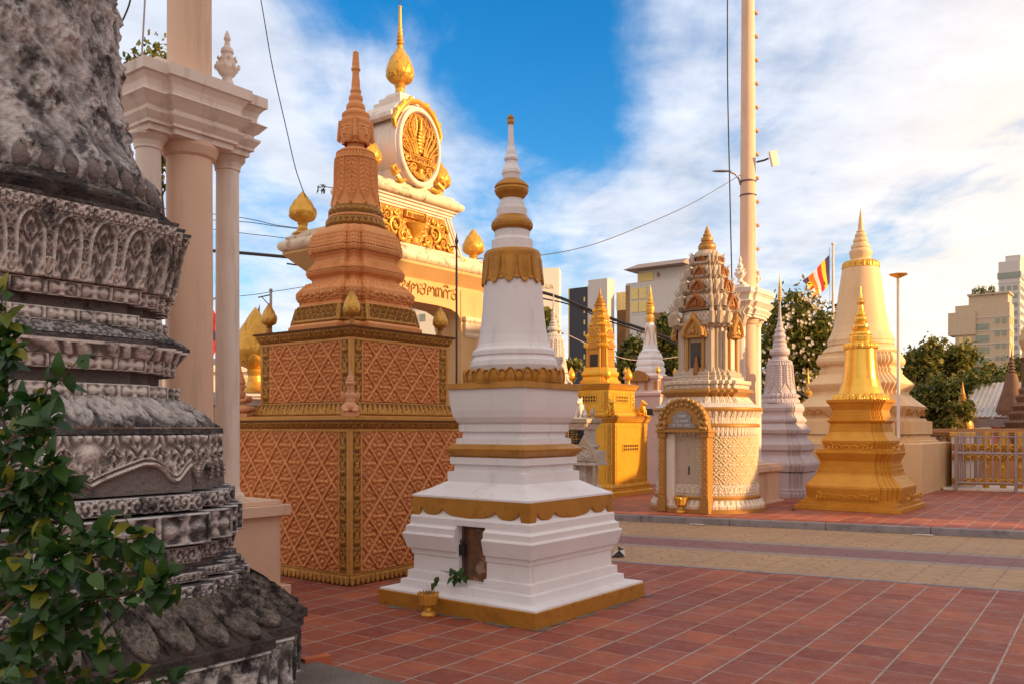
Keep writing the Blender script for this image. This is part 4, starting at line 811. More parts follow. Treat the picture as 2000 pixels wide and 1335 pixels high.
    trap(1.18, 4.46, .86, 5.06, .30, .30, 'panel_storey', W_)
    for k, (d, z0, z1) in enumerate(((.05, 4.46, 5.06), (.10, 4.46, 5.06))):
        for s in (-1, 1):
            f = lambda z: 1.18-(z-4.46)/.60*.32
            y0, y1 = s*(f(z0)-d), s*(f(z1)-d); q = .035-k*.01
            MB().plate([(y0, z0), (y0+s*.035, z0), (y1+s*.035, z1), (y1, z1)][::s], (.30, 0, 0), (0, 1, 0), (0, 0, 1), q).build('panel_frame', W_, root)
    def spiral(mb, x, cy_, cz, r, tw, a0, rad, turns=1.6, n=26):
        mb.tube([(x+.02*math.sin(i/n*3.14), cy_+r*(1-.85*i/n)*math.cos(a0+tw*turns*2*math.pi*i/n), cz+r*(1-.85*i/n)*math.sin(a0+tw*turns*2*math.pi*i/n)) for i in range(n+1)], [rad*(1-.5*i/n) for i in range(n+1)], 7)
    def scroll(u, v, L, H):
        x = np.abs(u); h = np.zeros_like(u)
        for cx_, cy_, rr, tw in ((.30, .24, .17, 1), (.58, .30, .17, -1), (.76, .14, .12, 1), (.47, .46, .11, -1), (.14, .45, .08, 1), (.70, .42, .08, 1), (.16, .10, .10, -1)):
            r = np.hypot(x-cx_, v-cy_); th = np.arctan2(v-cy_, x-cx_); h = np.maximum(h, (r < rr)*(.4+.6*(.5+.5*np.sin(th*tw+r*62)))*(.75+.25*np.cos(th*6)))
        vase = (x < .10-.05*np.cos((v-.05)*20))*(v < .34); h = np.maximum(h, vase*(.9+.1*np.cos(v*60))); h = np.maximum(h, .45*orn(u/.3+.5, v/.3, 1.))
        sign = (x < .30)*(v > .40)*(v < .54); return np.where(sign, .55+.45*((x > .275) | (v < .415) | (v > .525)), h*.35)
    MB().panel((.300, -.98, 4.49), (.300, .98, 4.49), (.300, -.98, 5.03), scroll, .075, .011, taper=.75, lift=.004).build('gilt_scroll_panel', M['goldrel'], root, sharp=55)
    mb = MB()
    for s in (-1, 1):
        for y, z, r, tw, a0, rad in ((.44, 4.74, .14, 1, -1.6, .026), (.66, 4.62, .11, -1, 2.4, .022), (.28, 4.60, .10, -1, 1.2, .022), (.62, 4.86, .09, 1, .6, .018), (.84, 4.58, .08, 1, 2.6, .018), (.42, 4.94, .05, -1, 0, .014)):
            spiral(mb, .335, s*y, z, r, tw*s, a0 if s > 0 else math.pi-a0, rad)
        for y0_, z0_, y1_, z1_ in ((.16, 4.52, .34, 4.56), (.50, 4.56, .62, 4.52), (.74, 4.72, .90, 4.52), (.70, 4.98, .82, 4.76), (.54, 4.80, .52, 4.98)):
            mb.ball((.33, s*(y0_+y1_)/2, (z0_+z1_)/2), (.03, .075, .035), 10, rot=Matrix.Rotation(math.atan2(z1_-z0_, s*(y1_-y0_)), 3, 'X'))
    mb.lathe([(.10, 4.50), (.07, 4.53), (.05, 4.60), (.07, 4.64), (.14, 4.74), (.17, 4.80), (.18, 4.82), (.15, 4.83)], 24, (.32, 0)); mb.build('gilt_scrollwork', G, root)
    mb = MB(); glyphs(mb, 'en noasdo', (.360, -.22, 4.91), (0, 1, 0), (0, 0, 1), .075, .007, adv=.72); mb.build('inscription', M['goldrel'], root)
    rsweep([(0, 5.06), (.03, 5.065), (.03, 5.10), (.06, 5.105), (.06, 5.14), (.10, 5.15), (.10, 5.18)], 'stepped_moulding', W_, .30, .86, .003)
    roll(5.25, .42, .96, .07, 'roll_cornice', B); rsweep([(0, 5.31), (0, 5.35), (-.05, 5.36), (-.05, 5.40)], 'coping', M['creamst'], .42, .96)
    # volutes beside the panel storey
    for s in (-1, 1):
        pts = []; 
        for t in np.linspace(0, 2.1*math.pi, 22): r = .13*(1-t/(2.4*math.pi)); pts.append((.1, s*(1.26+r*math.cos(t+2.2)), 4.60+r*math.sin(t+2.2)))
        MB().tube(pts, [.045*(1-.4*i/21) for i in range(22)], 8).build('volute', W_, root)
    # medallion block
    ell = lambda ry, rz, n=56: [(ry*math.cos(t), 6.02+rz*.94*math.sin(t)) for t in np.linspace(0, 2*math.pi, n, endpoint=False)]
    MB().plate([(y*1.0, z) for y, z in ell(.50, .66)], (-.40, 0, 0), (0, 1, 0), (0, 0, 1), .80).build('medallion_body', W_, root, bevel=.02)
    MB().box(-.36, .34, -.42, .42, 5.38, 5.62).build('medallion_foot', W_, root, bevel=.01)
    n = 64; V = []; f = []
    prof = [(1.0, .0), (1.0, .05), (.97, .065), (.90, .065), (.875, .05), (.86, .012)]
    for t in np.linspace(0, 2*math.pi, n, endpoint=False):
        for k_, x in prof: V.append((.40+x, .475*k_*math.cos(t), 6.02+.62*k_*math.sin(t)))
    m = len(prof)
    for i in range(n):
        for j in range(m-1): f.append((i*m+j, ((i+1) % n)*m+j, ((i+1) % n)*m+j+1, i*m+j+1))
    MB().add(V, f).build('medallion_rim', W_, root)
    def medal(u, v, L, H):
        x = u/.41; y = (v-.56)/.56; ax = np.abs(x); r = np.hypot(x, y); h = np.zeros_like(u)
        e = np.hypot(x/.20, (y-.10)/.34); h = np.maximum(h, (e < 1)*(.75+.25*np.sin(u*190)*np.sin(v*190)))
        for k in range(4):
            c = .26+.17*k+.16*np.sin((y+.5)*(4.4+.5*k)+k*.9); up = (y > -.35)*(y < .88-.17*k); h = np.maximum(h, up*np.exp(-((ax-c)/.055)**2)*(.9-.05*k)); h = np.maximum(h, up*np.exp(-((ax-c-.075)/.03)**2)*(.5+.5*np.cos(v*150)))
        h = np.maximum(h, (ax < .10)*(y > .40)*(y < .86)*(1-ax/.10*.6)*(y < .86-ax*1.5)); bell = (ax < .10+.12*sst(-y, .62, .9))*(y < -.48)*(y > -.88); h = np.maximum(h, bell*.9)
        for cx_, cy_, rr, tw in ((.38, -.62, .17, 1), (.60, -.35, .12, -1), (.22, -.80, .10, -1)):
            r1 = np.hypot(ax-cx_, y-cy_); t1 = np.arctan2(y-cy_, ax-cx_); h = np.maximum(h, (r1 < rr)*(.5+.5*np.sin(t1*tw+r1*34)))
        sign = (ax < .62)*(y > -.47)*(y < -.27); h = np.where(sign, .6+.35*((ax > .58) | (y < -.445) | (y > -.295)), h)
        return np.where(r > .99, .0, np.where(sign, h, h*.4))
    mb = MB(); mb.panel((.405, -.41, 5.46), (.405, .41, 5.46), (.405, -.41, 6.58), medal, .06, .009, win=False); V_ = mb.V[0]
    rr = np.hypot(V_[:, 1]/.412, (V_[:, 2]-6.02)/.535); sc = np.minimum(1, 1/np.maximum(rr, 1e-6)); V_[:, 1] *= sc; V_[:, 2] = 6.02+(V_[:, 2]-6.02)*sc
    mb.build('medallion_relief', M['goldrel'], root, sharp=60)
    mb = MB()
    for s in (-1, 1):
        for k, (yb, yt, zt_, bow) in enumerate(((.07, .10, 6.50, .10), (.10, .20, 6.46, .15), (.14, .27, 6.38, .16), (.20, .33, 6.24, .14), (.25, .36, 6.06, .09))):
            pts = [(.455, s*(yb+(yt-yb)*t+bow*math.sin(t*math.pi)*(.5 if k else .8)-.035*math.sin(t*2*math.pi)), 5.88+(zt_-5.88)*t) for t in np.linspace(0, 1, 16)]; mb.tube(pts, [.020*(1-.65*i/15) for i in range(16)], 7)
            for t in (.35, .55, .75): q = pts[int(t*15)]; mb.ball((.45, q[1]+s*.03, q[2]+.02), (.016, .026, .012), 8, rot=Matrix.Rotation(s*.9, 3, 'X'))
        spiral(mb, .45, s*.17, 5.66, .075, s, -1.2 if s > 0 else 4.34, .016); spiral(mb, .45, s*.29, 5.78, .06, -s, 1.2, .013); spiral(mb, .45, s*.10, 5.56, .045, -s, 0., .012)
    for q in range(7): mb.ball((.45, 0, 5.95+q*.055), (.022, .085-.010*abs(q-2.5)*1.4, .035), 12)
    mb.lathe([(.10, 5.50), (.085, 5.53), (.045, 5.60), (.05, 5.66), (.10, 5.71), (.11, 5.74)], 20, (.44, 0)); mb.tube([(.455, 0, 6.28), (.46, 0, 6.42), (.455, 0, 6.52)], [.028, .016, .003], 8); mb.build('gilt_emblem', G, root)
    mb = MB(); glyphs(mb, 'cdnbeosn', (.448, -.225, 5.765), (0, 1, 0), (0, 0, 1), .085, .0065, adv=.66); mb.build('inscription', M['goldrel'], root)
    # gilt crest over the medallion
    for s in (-1, 1):
        mb = MB()
        mb.tube([(.38, s*.50, 6.22), (.39, s*.53, 6.32), (.40, s*.46, 6.46), (.41, s*.34, 6.60), (.41, s*.20, 6.70), (.41, 0, 6.74)], [.03, .045, .05, .05, .045, .04], 10)
        for y, z, r in ((.46, 6.50, .055), (.33, 6.64, .055), (.19, 6.73, .05)): mb.ball((.42, s*y, z), (.03, r, r), 12)
        mb.build('gilt_crest', G, root); mb = MB()
        mb.tube([(.40, s*.44, 5.55), (.42, s*.55, 5.48), (.42, s*.60, 5.56), (.42, s*.53, 5.62), (.42, s*.50, 5.56)], [.04, .045, .04, .03, .02], 10)
        mb.tube([(.40, s*.30, 5.44), (.42, s*.42, 5.40), (.42, s*.50, 5.44)], [.03, .04, .02], 10)
        mb.build('gilt_scroll', G, root)
    for s in (1,):
        prof = [(.52, 6.28), (.56, 6.30), (.57, 6.36), (.53, 6.40)]
    pts = [(-.50, 6.36), (-.56, 6.40), (-.55, 6.47), (-.42, 6.60), (-.30, 6.70), (.30, 6.70), (.42, 6.60), (.55, 6.47), (.56, 6.40), (.50, 6.36), (.40, 6.50), (-.40, 6.50)]
    MB().plate(pts[::-1], (-.44, 0, 0), (0, 1, 0), (0, 0, 1), .80).build('hooded_cap', W_, root, bevel=.015)
    MB().sweep([(0, 6.69), (0, 6.76), (-.06, 6.77), (-.06, 6.84), (-.12, 6.85), (-.14, 6.92)], lambda h: rect(.30+h, .30+h)).build('cap_steps', W_, root, bevel=.006)
    o = lotus_bud('lotus_bud', .90, .215, G, root, 90); o.location = (0, 0, 6.86)
    MB().lathe([(.05, 7.68), (.045, 7.74), (.065, 7.76), (.045, 7.78), (.06, 7.82), (.04, 7.84), (.052, 7.88), (.038, 7.90), (.046, 7.94), (.034, 7.96), (.040, 8.0), (.030, 8.02), (.026, 8.2), (.022, 8.33), (.03, 8.36), (.012, 8.385)], 24).build('spire', G, root)
    MB().tube([(0, 0, 8.38), (0, 0, 8.72)], .006, 6).tube([(-.05, 0, 8.45), (.05, 0, 8.45)], .003, 4).build('lightning_rod', M['dmetal'], root)
    for y, x, z, h, r in ((-1.72, -.30, 4.44, .64, .19), (1.72, .1, 4.44, .66, .185), (-.80, .12, 5.39, .68, .19), (.80, .12, 5.39, .68, .19)):
        o = lotus_bud('lotus_bud', h, r, G, root); o.location = (x, y, z)
gate()
# spear pole behind the terracotta stupa
r_ = thing('spear_pole', 'thin dark pole with a spear tip and small hook, behind the terracotta stupa', 'pole', (-.72, 11.3, 0))
MB().tube([(0, 0, 0), (0, 0, 3.98)], .014, 8).build('shaft', M['dmetal'], r_); MB().lathe([(.014, 3.97), (.026, 4.02), (.012, 4.06), (.001, 4.13)], 12).tube([(0, 0, 3.93), (-.03, 0, 3.95), (-.09, .0, 3.94), (-.11, 0, 3.98)], .008, 6).build('spear_tip', M['dmetal'], r_)
# boundary wall left of the gate with its huge golden bud
wr = thing('boundary_wall', 'ochre wall with stone coping, left of the gate behind the terracotta stupa', 'wall', (-4.9, 14.8, 0), TH)
MB().box(-.2, .2, -3.2, 1.2, 0, 1.66).build('wall', M['gate'], wr, bevel=.01); MB().box(-.30, .30, -3.3, 1.3, 1.66, 1.98).build('coping_beam', M['gate'], wr, bevel=.05); MB().box(-.36, .36, -3.35, 1.35, 1.98, 2.10).box(-.24, .24, -.5, .2, 2.10, 2.2).build('coping', M['palestone'], wr, bevel=.01)
o = thing('golden_bud', 'big golden lotus bud on the boundary wall, flags behind it', 'ornament', (-4.39, 14.9, 2.2)); b_ = lotus_bud('bud', 1.46, .36, M['gold'], o, 110)
b_.scale = (1, 1, 1)

# ------------------------------------------------------------------ generic stupa from read-off silhouettes
def kf(plan): return 1/max(.795*a+.606*b for a, b in plan)
def stupa(name, label, px, Y, parts, cat='stupa', rz=TH, group=None, lean=0):
    """parts: (part name, plan or 'o', [(half px, y px)], material[, relief fn, amp, res])"""
    root = thing(name, label, cat, ((px-1000)/F*Y, Y, 0), rz, group)
    for p in parts:
        nm, plan, lst, m_ = p[:4]; mb = MB()
        if isinstance(plan, str):
            q = PF(lst, Y)
            if len(p) > 4: mb.lrel(q, p[4], p[5], p[6] if len(p) > 6 else 200, .01); mb.lathe([(q[0][0]*.9, q[0][1]+.001), (q[0][0]*.9, q[0][1]+.002)], 24)
            else: mb.lathe(q, 48)
            mb.build(nm, m_, root, sharp=30)
        else:
            q = PF(lst, Y, kf(plan))
            if len(p) > 4: mb.sweep_rel(q[0][0], q[0][1], q[1][0], q[1][1], plan, p[4], p[5], p[6] if len(p) > 6 else .012); mb.build(nm, m_, root, sharp=50)
            else: mb.sweep(q, plan); mb.build(nm, m_, root, sharp=14)
    return root
T0 = .098
def g0(Y): return HY+(1.6-T0)*F/Y      # y px of the terrace at distance Y

# amber golden stupa on the right
YA = 16.5
AM, YB = M['amber'], M['brightgold']
ar = stupa('golden_stupa', 'shiny golden bell stupa on a chipped amber base, in front of the big cream stupa', 1681, YA, [
 ('base_steps', SQUARE, [(136, g0(YA)), (136, 982), (126, 981), (126, 974.5), (117, 974), (117, 968.5)], AM),
 ('draped_foot', RD2, [(104, 969), (107, 948), (106, 945)], AM),
 ('sloped_skirt', RD2, [(107, 945), (104, 943), (92, 932), (86, 925), (85, 921)], AM),
 ('lower_mouldings', RD2, [(83, 921), (83, 913), (80, 912), (80, 905), (78, 904), (78, 898), (86, 885), (88, 882), (85, 881), (85, 876), (80, 875)], AM),
 ('draped_waist', RD2, [(70, 875), (70, 873), (75, 862), (75, 859)], AM),
 ('upper_skirt', RD2, [(76, 859), (70, 852), (64, 845), (62, 842)], AM),
 ('neck_mouldings', RD2, [(61, 842), (61, 833), (59, 832), (59, 826), (65, 822), (66, 820), (60, 818), (60, 812), (57, 811), (57, 806), (55, 805), (55, 800), (62, 788), (66, 785), (67, 780)], AM),
 ('lotus_ring', 'o', [(50, 785), (50, 779), (46, 770), (44, 768)], YB, lambda u, v: petals(1/26.)(u, v, 1, 1), .05, 320),
 ('bell', 'o', [(47, 771), (43, 768), (37.5, 754), (34, 740), (31.5, 722), (30, 705), (29, 690), (28.5, 682)], YB),
 ('leaf_collar', 'o', [(29.5, 682), (30, 676), (28, 670), (21, 667)], YB, lambda u, v: petals(1/18.)(u, v, 1, 1), .03, 260),
 ('orb_spire', 'o', [(20, 669), (20.5, 664), (21, 655), (20, 652), (21, 649), (20, 643), (16, 641), (12, 640), (15, 636), (16, 630), (15.5, 625), (12, 622), (9, 621), (11.5, 617), (12, 611), (11, 606), (8.5, 604), (7, 603), (8.5, 600), (8.5, 596), (7, 592), (5.5, 591), (5.5, 584), (5, 580), (4.5, 575), (6, 573), (7, 570), (8, 568), (6, 566), (4.5, 562), (5.5, 560), (4, 557), (3.2, 556), (2.6, 552), (1.4, 540), (.3, 526)], YB)])
# tip of the photograph is at y 560: squash the spire a little through its own scale
for ch in ar.children:
    if ch.name.startswith('orb_spire'):
        z0 = Z(669, YA); k_ = (Z(558, YA)-z0)/(Z(526, YA)-z0); ch.location.z = z0*(1-k_); ch.scale.z = k_
for s, d in (((0, -1), (1, 0)), ((1, 0), (0, 1))):     # draped hem line and corner toes on the two skirts
    for h, z, w_, dp in ((.93, Z(969, YA), .50, .12), (.655, Z(876, YA), .36, .10)):
        pts = []; mb = MB()
        for u in np.linspace(-1, 1, 31): pts.append((s[0]*(h+.035)+d[0]*u*w_, s[1]*(h+.035)+d[1]*u*w_, z+dp*.35+.05*abs(math.sin(u*math.pi*2.5))**.6+.05*abs(u)**3))
        mb.tube(pts, .011, 6)
        for e in (-1, 1):
            for kq in (0, .07, .14):
                c = (s[0]*(h+.02)+d[0]*e*(w_+.02-kq), s[1]*(h+.02)+d[1]*e*(w_+.02-kq)); mb.ball((c[0], c[1], z+.03), (.022, .022, .045), 10)
        mb.build('hem_relief', AM, ar)

# big cream stupa
YC = 22.15; BC = M['bigcream']
cr_ = stupa('cream_stupa', 'largest stupa on the right, plain apricot cream bell on stepped tiers and block', 1681, YC, [
 ('block', SQUARE, [(197, g0(YC)), (197, 863), (195, 862)], BC),
 ('plinth_steps', RD2, [(150, 863), (150, 858), (144, 857), (144, 853), (133, 852), (133, 848)], BC),
 ('tall_step', RD2, [(137, 846), (137, 822), (126, 821), (126, 817), (121, 816)], BC),
 ('carved_hem', RD2, [(113, 817), (113, 811), (125, 796), (126, 794)], BC),
 ('sloped_roof', RD2, [(126, 794), (110, 783), (98, 774), (97, 771)], BC),
 ('waist_tier', RD2, [(93, 771), (93, 765), (100, 757), (103, 752), (103, 750), (92, 741), (84, 734), (82, 731)], BC),
 ('shoulder_tier', RD2, [(80, 731), (80, 722), (77, 721), (77, 717), (84, 712), (86, 707), (85, 701), (81, 696), (81, 692)], BC),
 ('round_drum', 'o', [(68, 692), (71, 688), (68, 682), (60, 676), (62, 674), (61, 666)], BC),
 ('bell', 'o', [(62, 667), (61, 663), (55, 652), (50.5, 638), (47, 618), (44, 598), (40, 565), (36.5, 540), (34, 524)], BC),
 ('leaf_collar', 'o', [(34, 525), (33, 516), (29, 511)], M['gold'], lambda u, v: petals(1/20.)(u, v, 1, 1), .025, 200),
 ('ringed_spire', 'o', [(29, 512), (22, 509), (18, 507), (20, 500), (21, 495), (21, 491), (18, 489), (17, 486), (18, 484), (17, 479), (13, 477), (13, 474), (14, 471), (12, 466), (10, 465), (11, 461), (10, 457), (7, 455), (8, 452), (5, 450), (4.6, 440), (3, 425), (.3, 406)], BC)])
mb = MB(); q = lambda a: a*YC/F*kf(RD2)
for s, d in (((0, -1), (1, 0)), ((1, 0), (0, 1))):
    h = q(121); zc = Z(805, YC)
    for c0 in (-.52, -.40, .40, .52):
        sg = 1 if c0 > 0 else -1; c0 *= 1.6; pts = [(s[0]*h+d[0]*(c0+sg*.10*math.cos(t)*(1-t/8)), s[1]*h+d[1]*(c0+sg*.10*math.cos(t)*(1-t/8)), zc+.09*math.sin(t)*(1-t/8)) for t in np.linspace(-1, 5, 20)]
        mb.tube(pts, .018, 6)
    pts = [(s[0]*h+d[0]*u, s[1]*h+d[1]*u, zc-.02+.08*math.cos(u*9)) for u in np.linspace(-.55, .55, 40)]; mb.tube(pts, .018, 6)
mb.build('scroll_relief', M['ochre'], cr_)

# mauve grey stupa
YP = 19.6; PU = M['purple']
stupa('mauve_stupa', 'mauve grey stupa with garlanded bell and thin spire in front of the blossoming tree', 1523, YP, [
 ('base_steps', RD2, [(79, g0(YP)), (79, 957), (76, 956), (76, 950), (72, 949), (72, 946)], PU),
 ('panelled_block', RD2, [(71, 946), (71, 921), (68, 918)], PU),
 ('lower_skirt', RD2, [(74, 917), (77, 905), (76, 901), (66, 890), (62, 886)], PU),
 ('middle_skirt', RD2, [(62, 886), (62, 880), (67, 876), (67, 866), (56, 856), (53, 853)], PU),
 ('upper_skirt', RD2, [(53, 853), (53, 848), (59, 844), (60, 838), (52, 829), (49, 826)], PU),
 ('top_tier', RD2, [(48, 826), (52, 822), (52, 818), (44, 810), (44, 805), (47, 801), (48, 796), (44, 789), (42, 787)], PU),
 ('bell_foot', 'o', [(36, 787), (35, 781), (31.5, 778), (33, 774), (32, 770), (28, 767)], PU, lambda u, v: petals(1/26.)(u, v, 1, 1), .03, 240),
 ('garlanded_bell', 'o', [(29, 768), (27.5, 757), (25.5, 742), (24, 725), (23, 712), (21, 705), (17, 702)], PU, garland(8), .025, 260),
 ('orb_spire', 'o', [(16, 703), (15, 697), (13, 696), (18, 692), (19.5, 687), (18, 681), (13, 679), (13.5, 673), (12, 670), (13, 667), (10, 664), (10.5, 661), (12, 657), (10, 652), (8, 650), (9.5, 646), (8, 642), (6, 640), (6.5, 636), (5, 632), (4, 628), (4.5, 624), (3, 618), (2.2, 605), (1.8, 586)], PU),
 ('tiered_parasol', 'o', [(4.5, 587), (3.2, 583), (4.2, 582), (3, 578), (3.9, 577), (2.8, 573), (3.6, 572), (2.5, 568), (3.2, 567), (2.2, 563), (2.9, 562), (1.9, 557), (2.3, 556), (1.5, 551), (1.0, 543), (.3, 533)], M['gold'])])

# ------------------------------------------------------------------ round shrine
def round_shrine():
    Y = 16.3; px = 1381; root = thing('round_shrine', 'round carved shrine with lattice drum, arched door and crowded gilt-gabled tower above', 'shrine', ((px-1000)/F*Y, Y, 0), TH)
    S, G, RG, LT = M['shrine'], M['shrine_gilt'], M['shrine_red'], M['shrine_lat']; f = lambda l: PF(l, Y)
    MB().lathe(f([(110, g0(Y)+2), (110, 985), (108, 984)]), 72).build('gilt_foot_ring', G, root)
    MB().lrel(f([(106, 985), (107, 979), (104, 974), (101, 968)]), lambda u, v: petals(1/60.)(u, v, 1, 1), .02, 520, .008).build('lotus_ring', S, root)
    MB().lathe(f([(100, 970), (101, 963), (99, 960)]), 72).build('gilt_ring', G, root)
    MB().lrel(f([(97, 961), (97, 948), (96, 939)]), lambda u, v: orn(u*60, v, .4), .018, 520, .008).build('carved_ring', S, root)
    MB().lathe(f([(95, 942), (94.3, 846)]), 72).build('drum', S, root)
    a0, a1 = R(-82), R(60)  # lattice where the drum faces the court
    def lat_arc(z0, z1, r, fn, amp, a0, a1, nm, m_, res=.009):
        L_ = r*(a1-a0); nu = int(L_/res); nv = int((z1-z0)/res); U, Vv = np.meshgrid(np.linspace(0, 1, nu+1), np.linspace(0, 1, nv+1)); H = fn((U-.5)*L_, Vv*(z1-z0), L_, z1-z0)
        th = a0+(a1-a0)*U; rr = r+.003+amp*H; i, j = np.meshgrid(np.arange(nv), np.arange(nu), indexing='ij'); k = nu+1; q = np.stack([i*k+j, i*k+j+1, (i+1)*k+j+1, (i+1)*k+j], -1).reshape(-1, 4)
        MB().add(np.stack([rr*np.cos(th), rr*np.sin(th), z0+(z1-z0)*Vv], -1), q, 0, H).build(nm, m_, root, sharp=60)
    R_ = 95*Y/F
    lat_arc(Z(938, Y), Z(850, Y), R_, lattice(.33, .33, .4, .04), .018, R(-62), R(95), 'lattice_wall', LT); lat_arc(Z(938, Y), Z(850, Y), R_, lattice(.33, .33, .4, .04), .018, R(-150), R(-118), 'lattice_wall', LT)
    MB().lrel(f([(95, 850), (96.5, 836), (97, 833)]), lambda u, v: petals(1/70.)(u, 1-v, 1, 1), .018, 560, .008).build('fringe_band', S, root)
    MB().lathe(f([(97, 834), (99.5, 832), (99.5, 828), (96, 826)]), 72).build('gilt_ring', G, root)
    MB().lrel(f([(96, 827), (98, 815), (103, 804), (103, 803)]), lambda u, v: petals(1/54.)(u, v, 1, 1), .02, 520, .008).build('flared_cornice', S, root)
    MB().lathe(f([(104, 804), (105.5, 800), (105.5, 797), (90, 793)]), 72).build('gilt_eave', G, root)
    # portal
    y0 = -R_; mb = MB(); 
    for s in (-1, 1): mb.box(s*.42-.055, s*.42+.055, y0-.10, y0+.30, .16, Z(843, Y)).box(s*.42-.085, s*.42+.085, y0-.13, y0+.30, T0, .30).box(s*.42-.07, s*.42+.07, y0-.115, y0+.30, .30, .38).box(s*.42-.08, s*.42+.08, y0-.125, y0+.30, Z(852, Y), Z(840, Y))
    mb.build('portal_pilasters', G, root, bevel=.006)
    for s in (-1, 1): MB().panel((s*.42-.045, y0-.101, .40), (s*.42+.045, y0-.101, .40), (s*.42-.045, y0-.101, Z(853, Y)), lambda u, v, L, H: orn(u/L+.5, v/.1, .5), .014, .008).build('pilaster_carving', RG, root)
    MB().box(-.36, -.20, y0-.03, y0+.25, T0, Z(845, Y)).box(.34, .363, y0-.03, y0+.25, T0, Z(845, Y)).build('door_jamb', M['creamw'], root)
    MB().box(-.198, .338, y0+.04, y0+.2, T0, Z(845, Y)).build('door_backing', LT, root)
    for s in (0, 1):
        xa, xb = (-.19, .07) if s == 0 else (.075, .335); MB().panel((xa, y0+.036, .18), (xb, y0+.036, .18), (xa, y0+.036, Z(848, Y)), lattice(.26, .30, .4, .05), .012, .009).build('door_leaf', M['shrine_lat'], root)
    MB().box(.055, .085, y0+.0, y0+.03, .82, .92).ball((.07, y0-.005, .80), (.02, .015, .03), 8).build('door_lock', M['dmetal'], root)
    zt = Z(841, Y); MB().box(-.52, .52, y0-.16, y0+.2, zt-.02, zt+.03).build('door_lintel', G, root, bevel=.006)
    # arched pediment with plaque
    n = 20; arch = [(.47*math.cos(t), .12+.43*math.sin(t)) for t in np.linspace(0, math.pi, n)]; arch = [(.50, 0)]+arch+[(-.50, 0)]
    MB().plate(arch, (0, y0+.02, zt+.03), (1, 0, 0), (0, 0, 1), .14).build('pediment_back', G, root)
    mb = MB()
    for r, nb, sz in ((.44, 17, .042), (.35, 13, .036)):
        for k_ in range(nb): t = math.pi*(-.08+1.16*k_/(nb-1)); mb.ball((r*math.cos(t), y0-.13, zt+.15+r*.93*math.sin(t)), (sz, .035, sz*1.2), 10)
    for s in (-1, 1): mb.tube([(s*.46, y0-.13, zt+.05), (s*.36, y0-.14, zt+.05), (s*.33, y0-.14, zt+.13), (s*.39, y0-.14, zt+.17), (s*.42, y0-.14, zt+.11)], [.045, .05, .045, .035, .02], 8)
    mb.build('pediment_foliage', RG if False else G, root)
    pl = [(-.27, 0), (.27, 0), (.24, .07), (.17, .10), (.18, .20), (.10, .28), (0, .30), (-.10, .28), (-.18, .20), (-.17, .10), (-.24, .07)]
    pq = MB().plate(pl, (0, y0-.125, zt+.06), (1, 0, 0), (0, 0, 1), .02).build('plaque', M['metal'], root)
    mb = MB(); glyphs(mb, 'sond', (-.075, y0-.148, zt+.25), (1, 0, 0), (0, 0, 1), .045, .004); glyphs(mb, 'bo ensac', (-.12, y0-.148, zt+.165), (1, 0, 0), (0, 0, 1), .038, .003); glyphs(mb, 'no dbe oans', (-.18, y0-.148, zt+.09), (1, 0, 0), (0, 0, 1), .038, .003); mb.build('plaque_lettering', M['litter'], root)
    # small roof and square pedestal
    def rd(name, lst, m_, rel=None, amp=.02, plan=RD3, res=.01):
        q = PF(lst, Y, kf(plan)); mb = MB()
        if rel: mb.sweep_rel(*q[0], *q[1], plan, rel, amp, res); mb.add(np.column_stack([plan*q[1][0], np.full(len(plan), q[1][1])]), [tuple(range(len(plan)))])
        else: mb.sweep(q, plan)
        mb.build(name, m_, root, sharp=50)
    MB().lathe(f([(103, 797), (98, 793), (88, 788)]), 64).build('weathered_roof', M['palestone'], root)
    rd('carved_skirt', [(92, 794), (78, 776)], S, petals(.10, up=False), .03); rd('gilt_moulding', [(78, 776), (80, 772), (90, 767), (90, 764), (82, 760)], G)
    rd('carved_band', [(80, 760), (80, 752)], S, frieze(.12, .3), .015); rd('carved_band', [(84, 752), (84, 745)], S, frieze(.12, 1.3), .015); rd('carved_band', [(70, 745), (70, 738)], S, frieze(.12, 1.3), .015)
    rd('step_mouldings', [(72, 738), (66, 734), (66, 730), (62, 727), (58, 722), (58, 720)], S)
    cw = kf(RD3); rd('cella', [(56, 722), (56, 640)], S, lambda u, v, L, H: np.where(np.abs(np.abs(u)-L/2+.03) < .02, 1, .25*orn(u/.15, v/.2, .3)), .012)
    # the open doorway of the cella: dark panel standing for the shaded recess, with a statue
    hh = 56*Y/F*cw; zb, zt2 = Z(742, Y), Z(662, Y)
    for s, d, op in (((0, -1), (1, 0), 1), ((1, 0), (0, 1), 0)):
        P = lambda u, z, o=0: (s[0]*(hh+o)+d[0]*u, s[1]*(hh+o)+d[1]*u, z)
        mb = MB()
        for e in (-1, 1):
            a = P(e*.155-.025, zb, -.02); b = P(e*.155+.025, zt2+.05, .06); mb.box(min(a[0], b[0]), max(a[0], b[0]), min(a[1], b[1]), max(a[1], b[1]), zb, zt2+.03)
            a = P(e*.155-.038, zb, -.02); b = P(e*.155+.038, 0, .07); mb.box(min(a[0], b[0]), max(a[0], b[0]), min(a[1], b[1]), max(a[1], b[1]), zt2-.03, zt2+.04)
        mb.build('doorway_pilasters', G, root, bevel=.004)
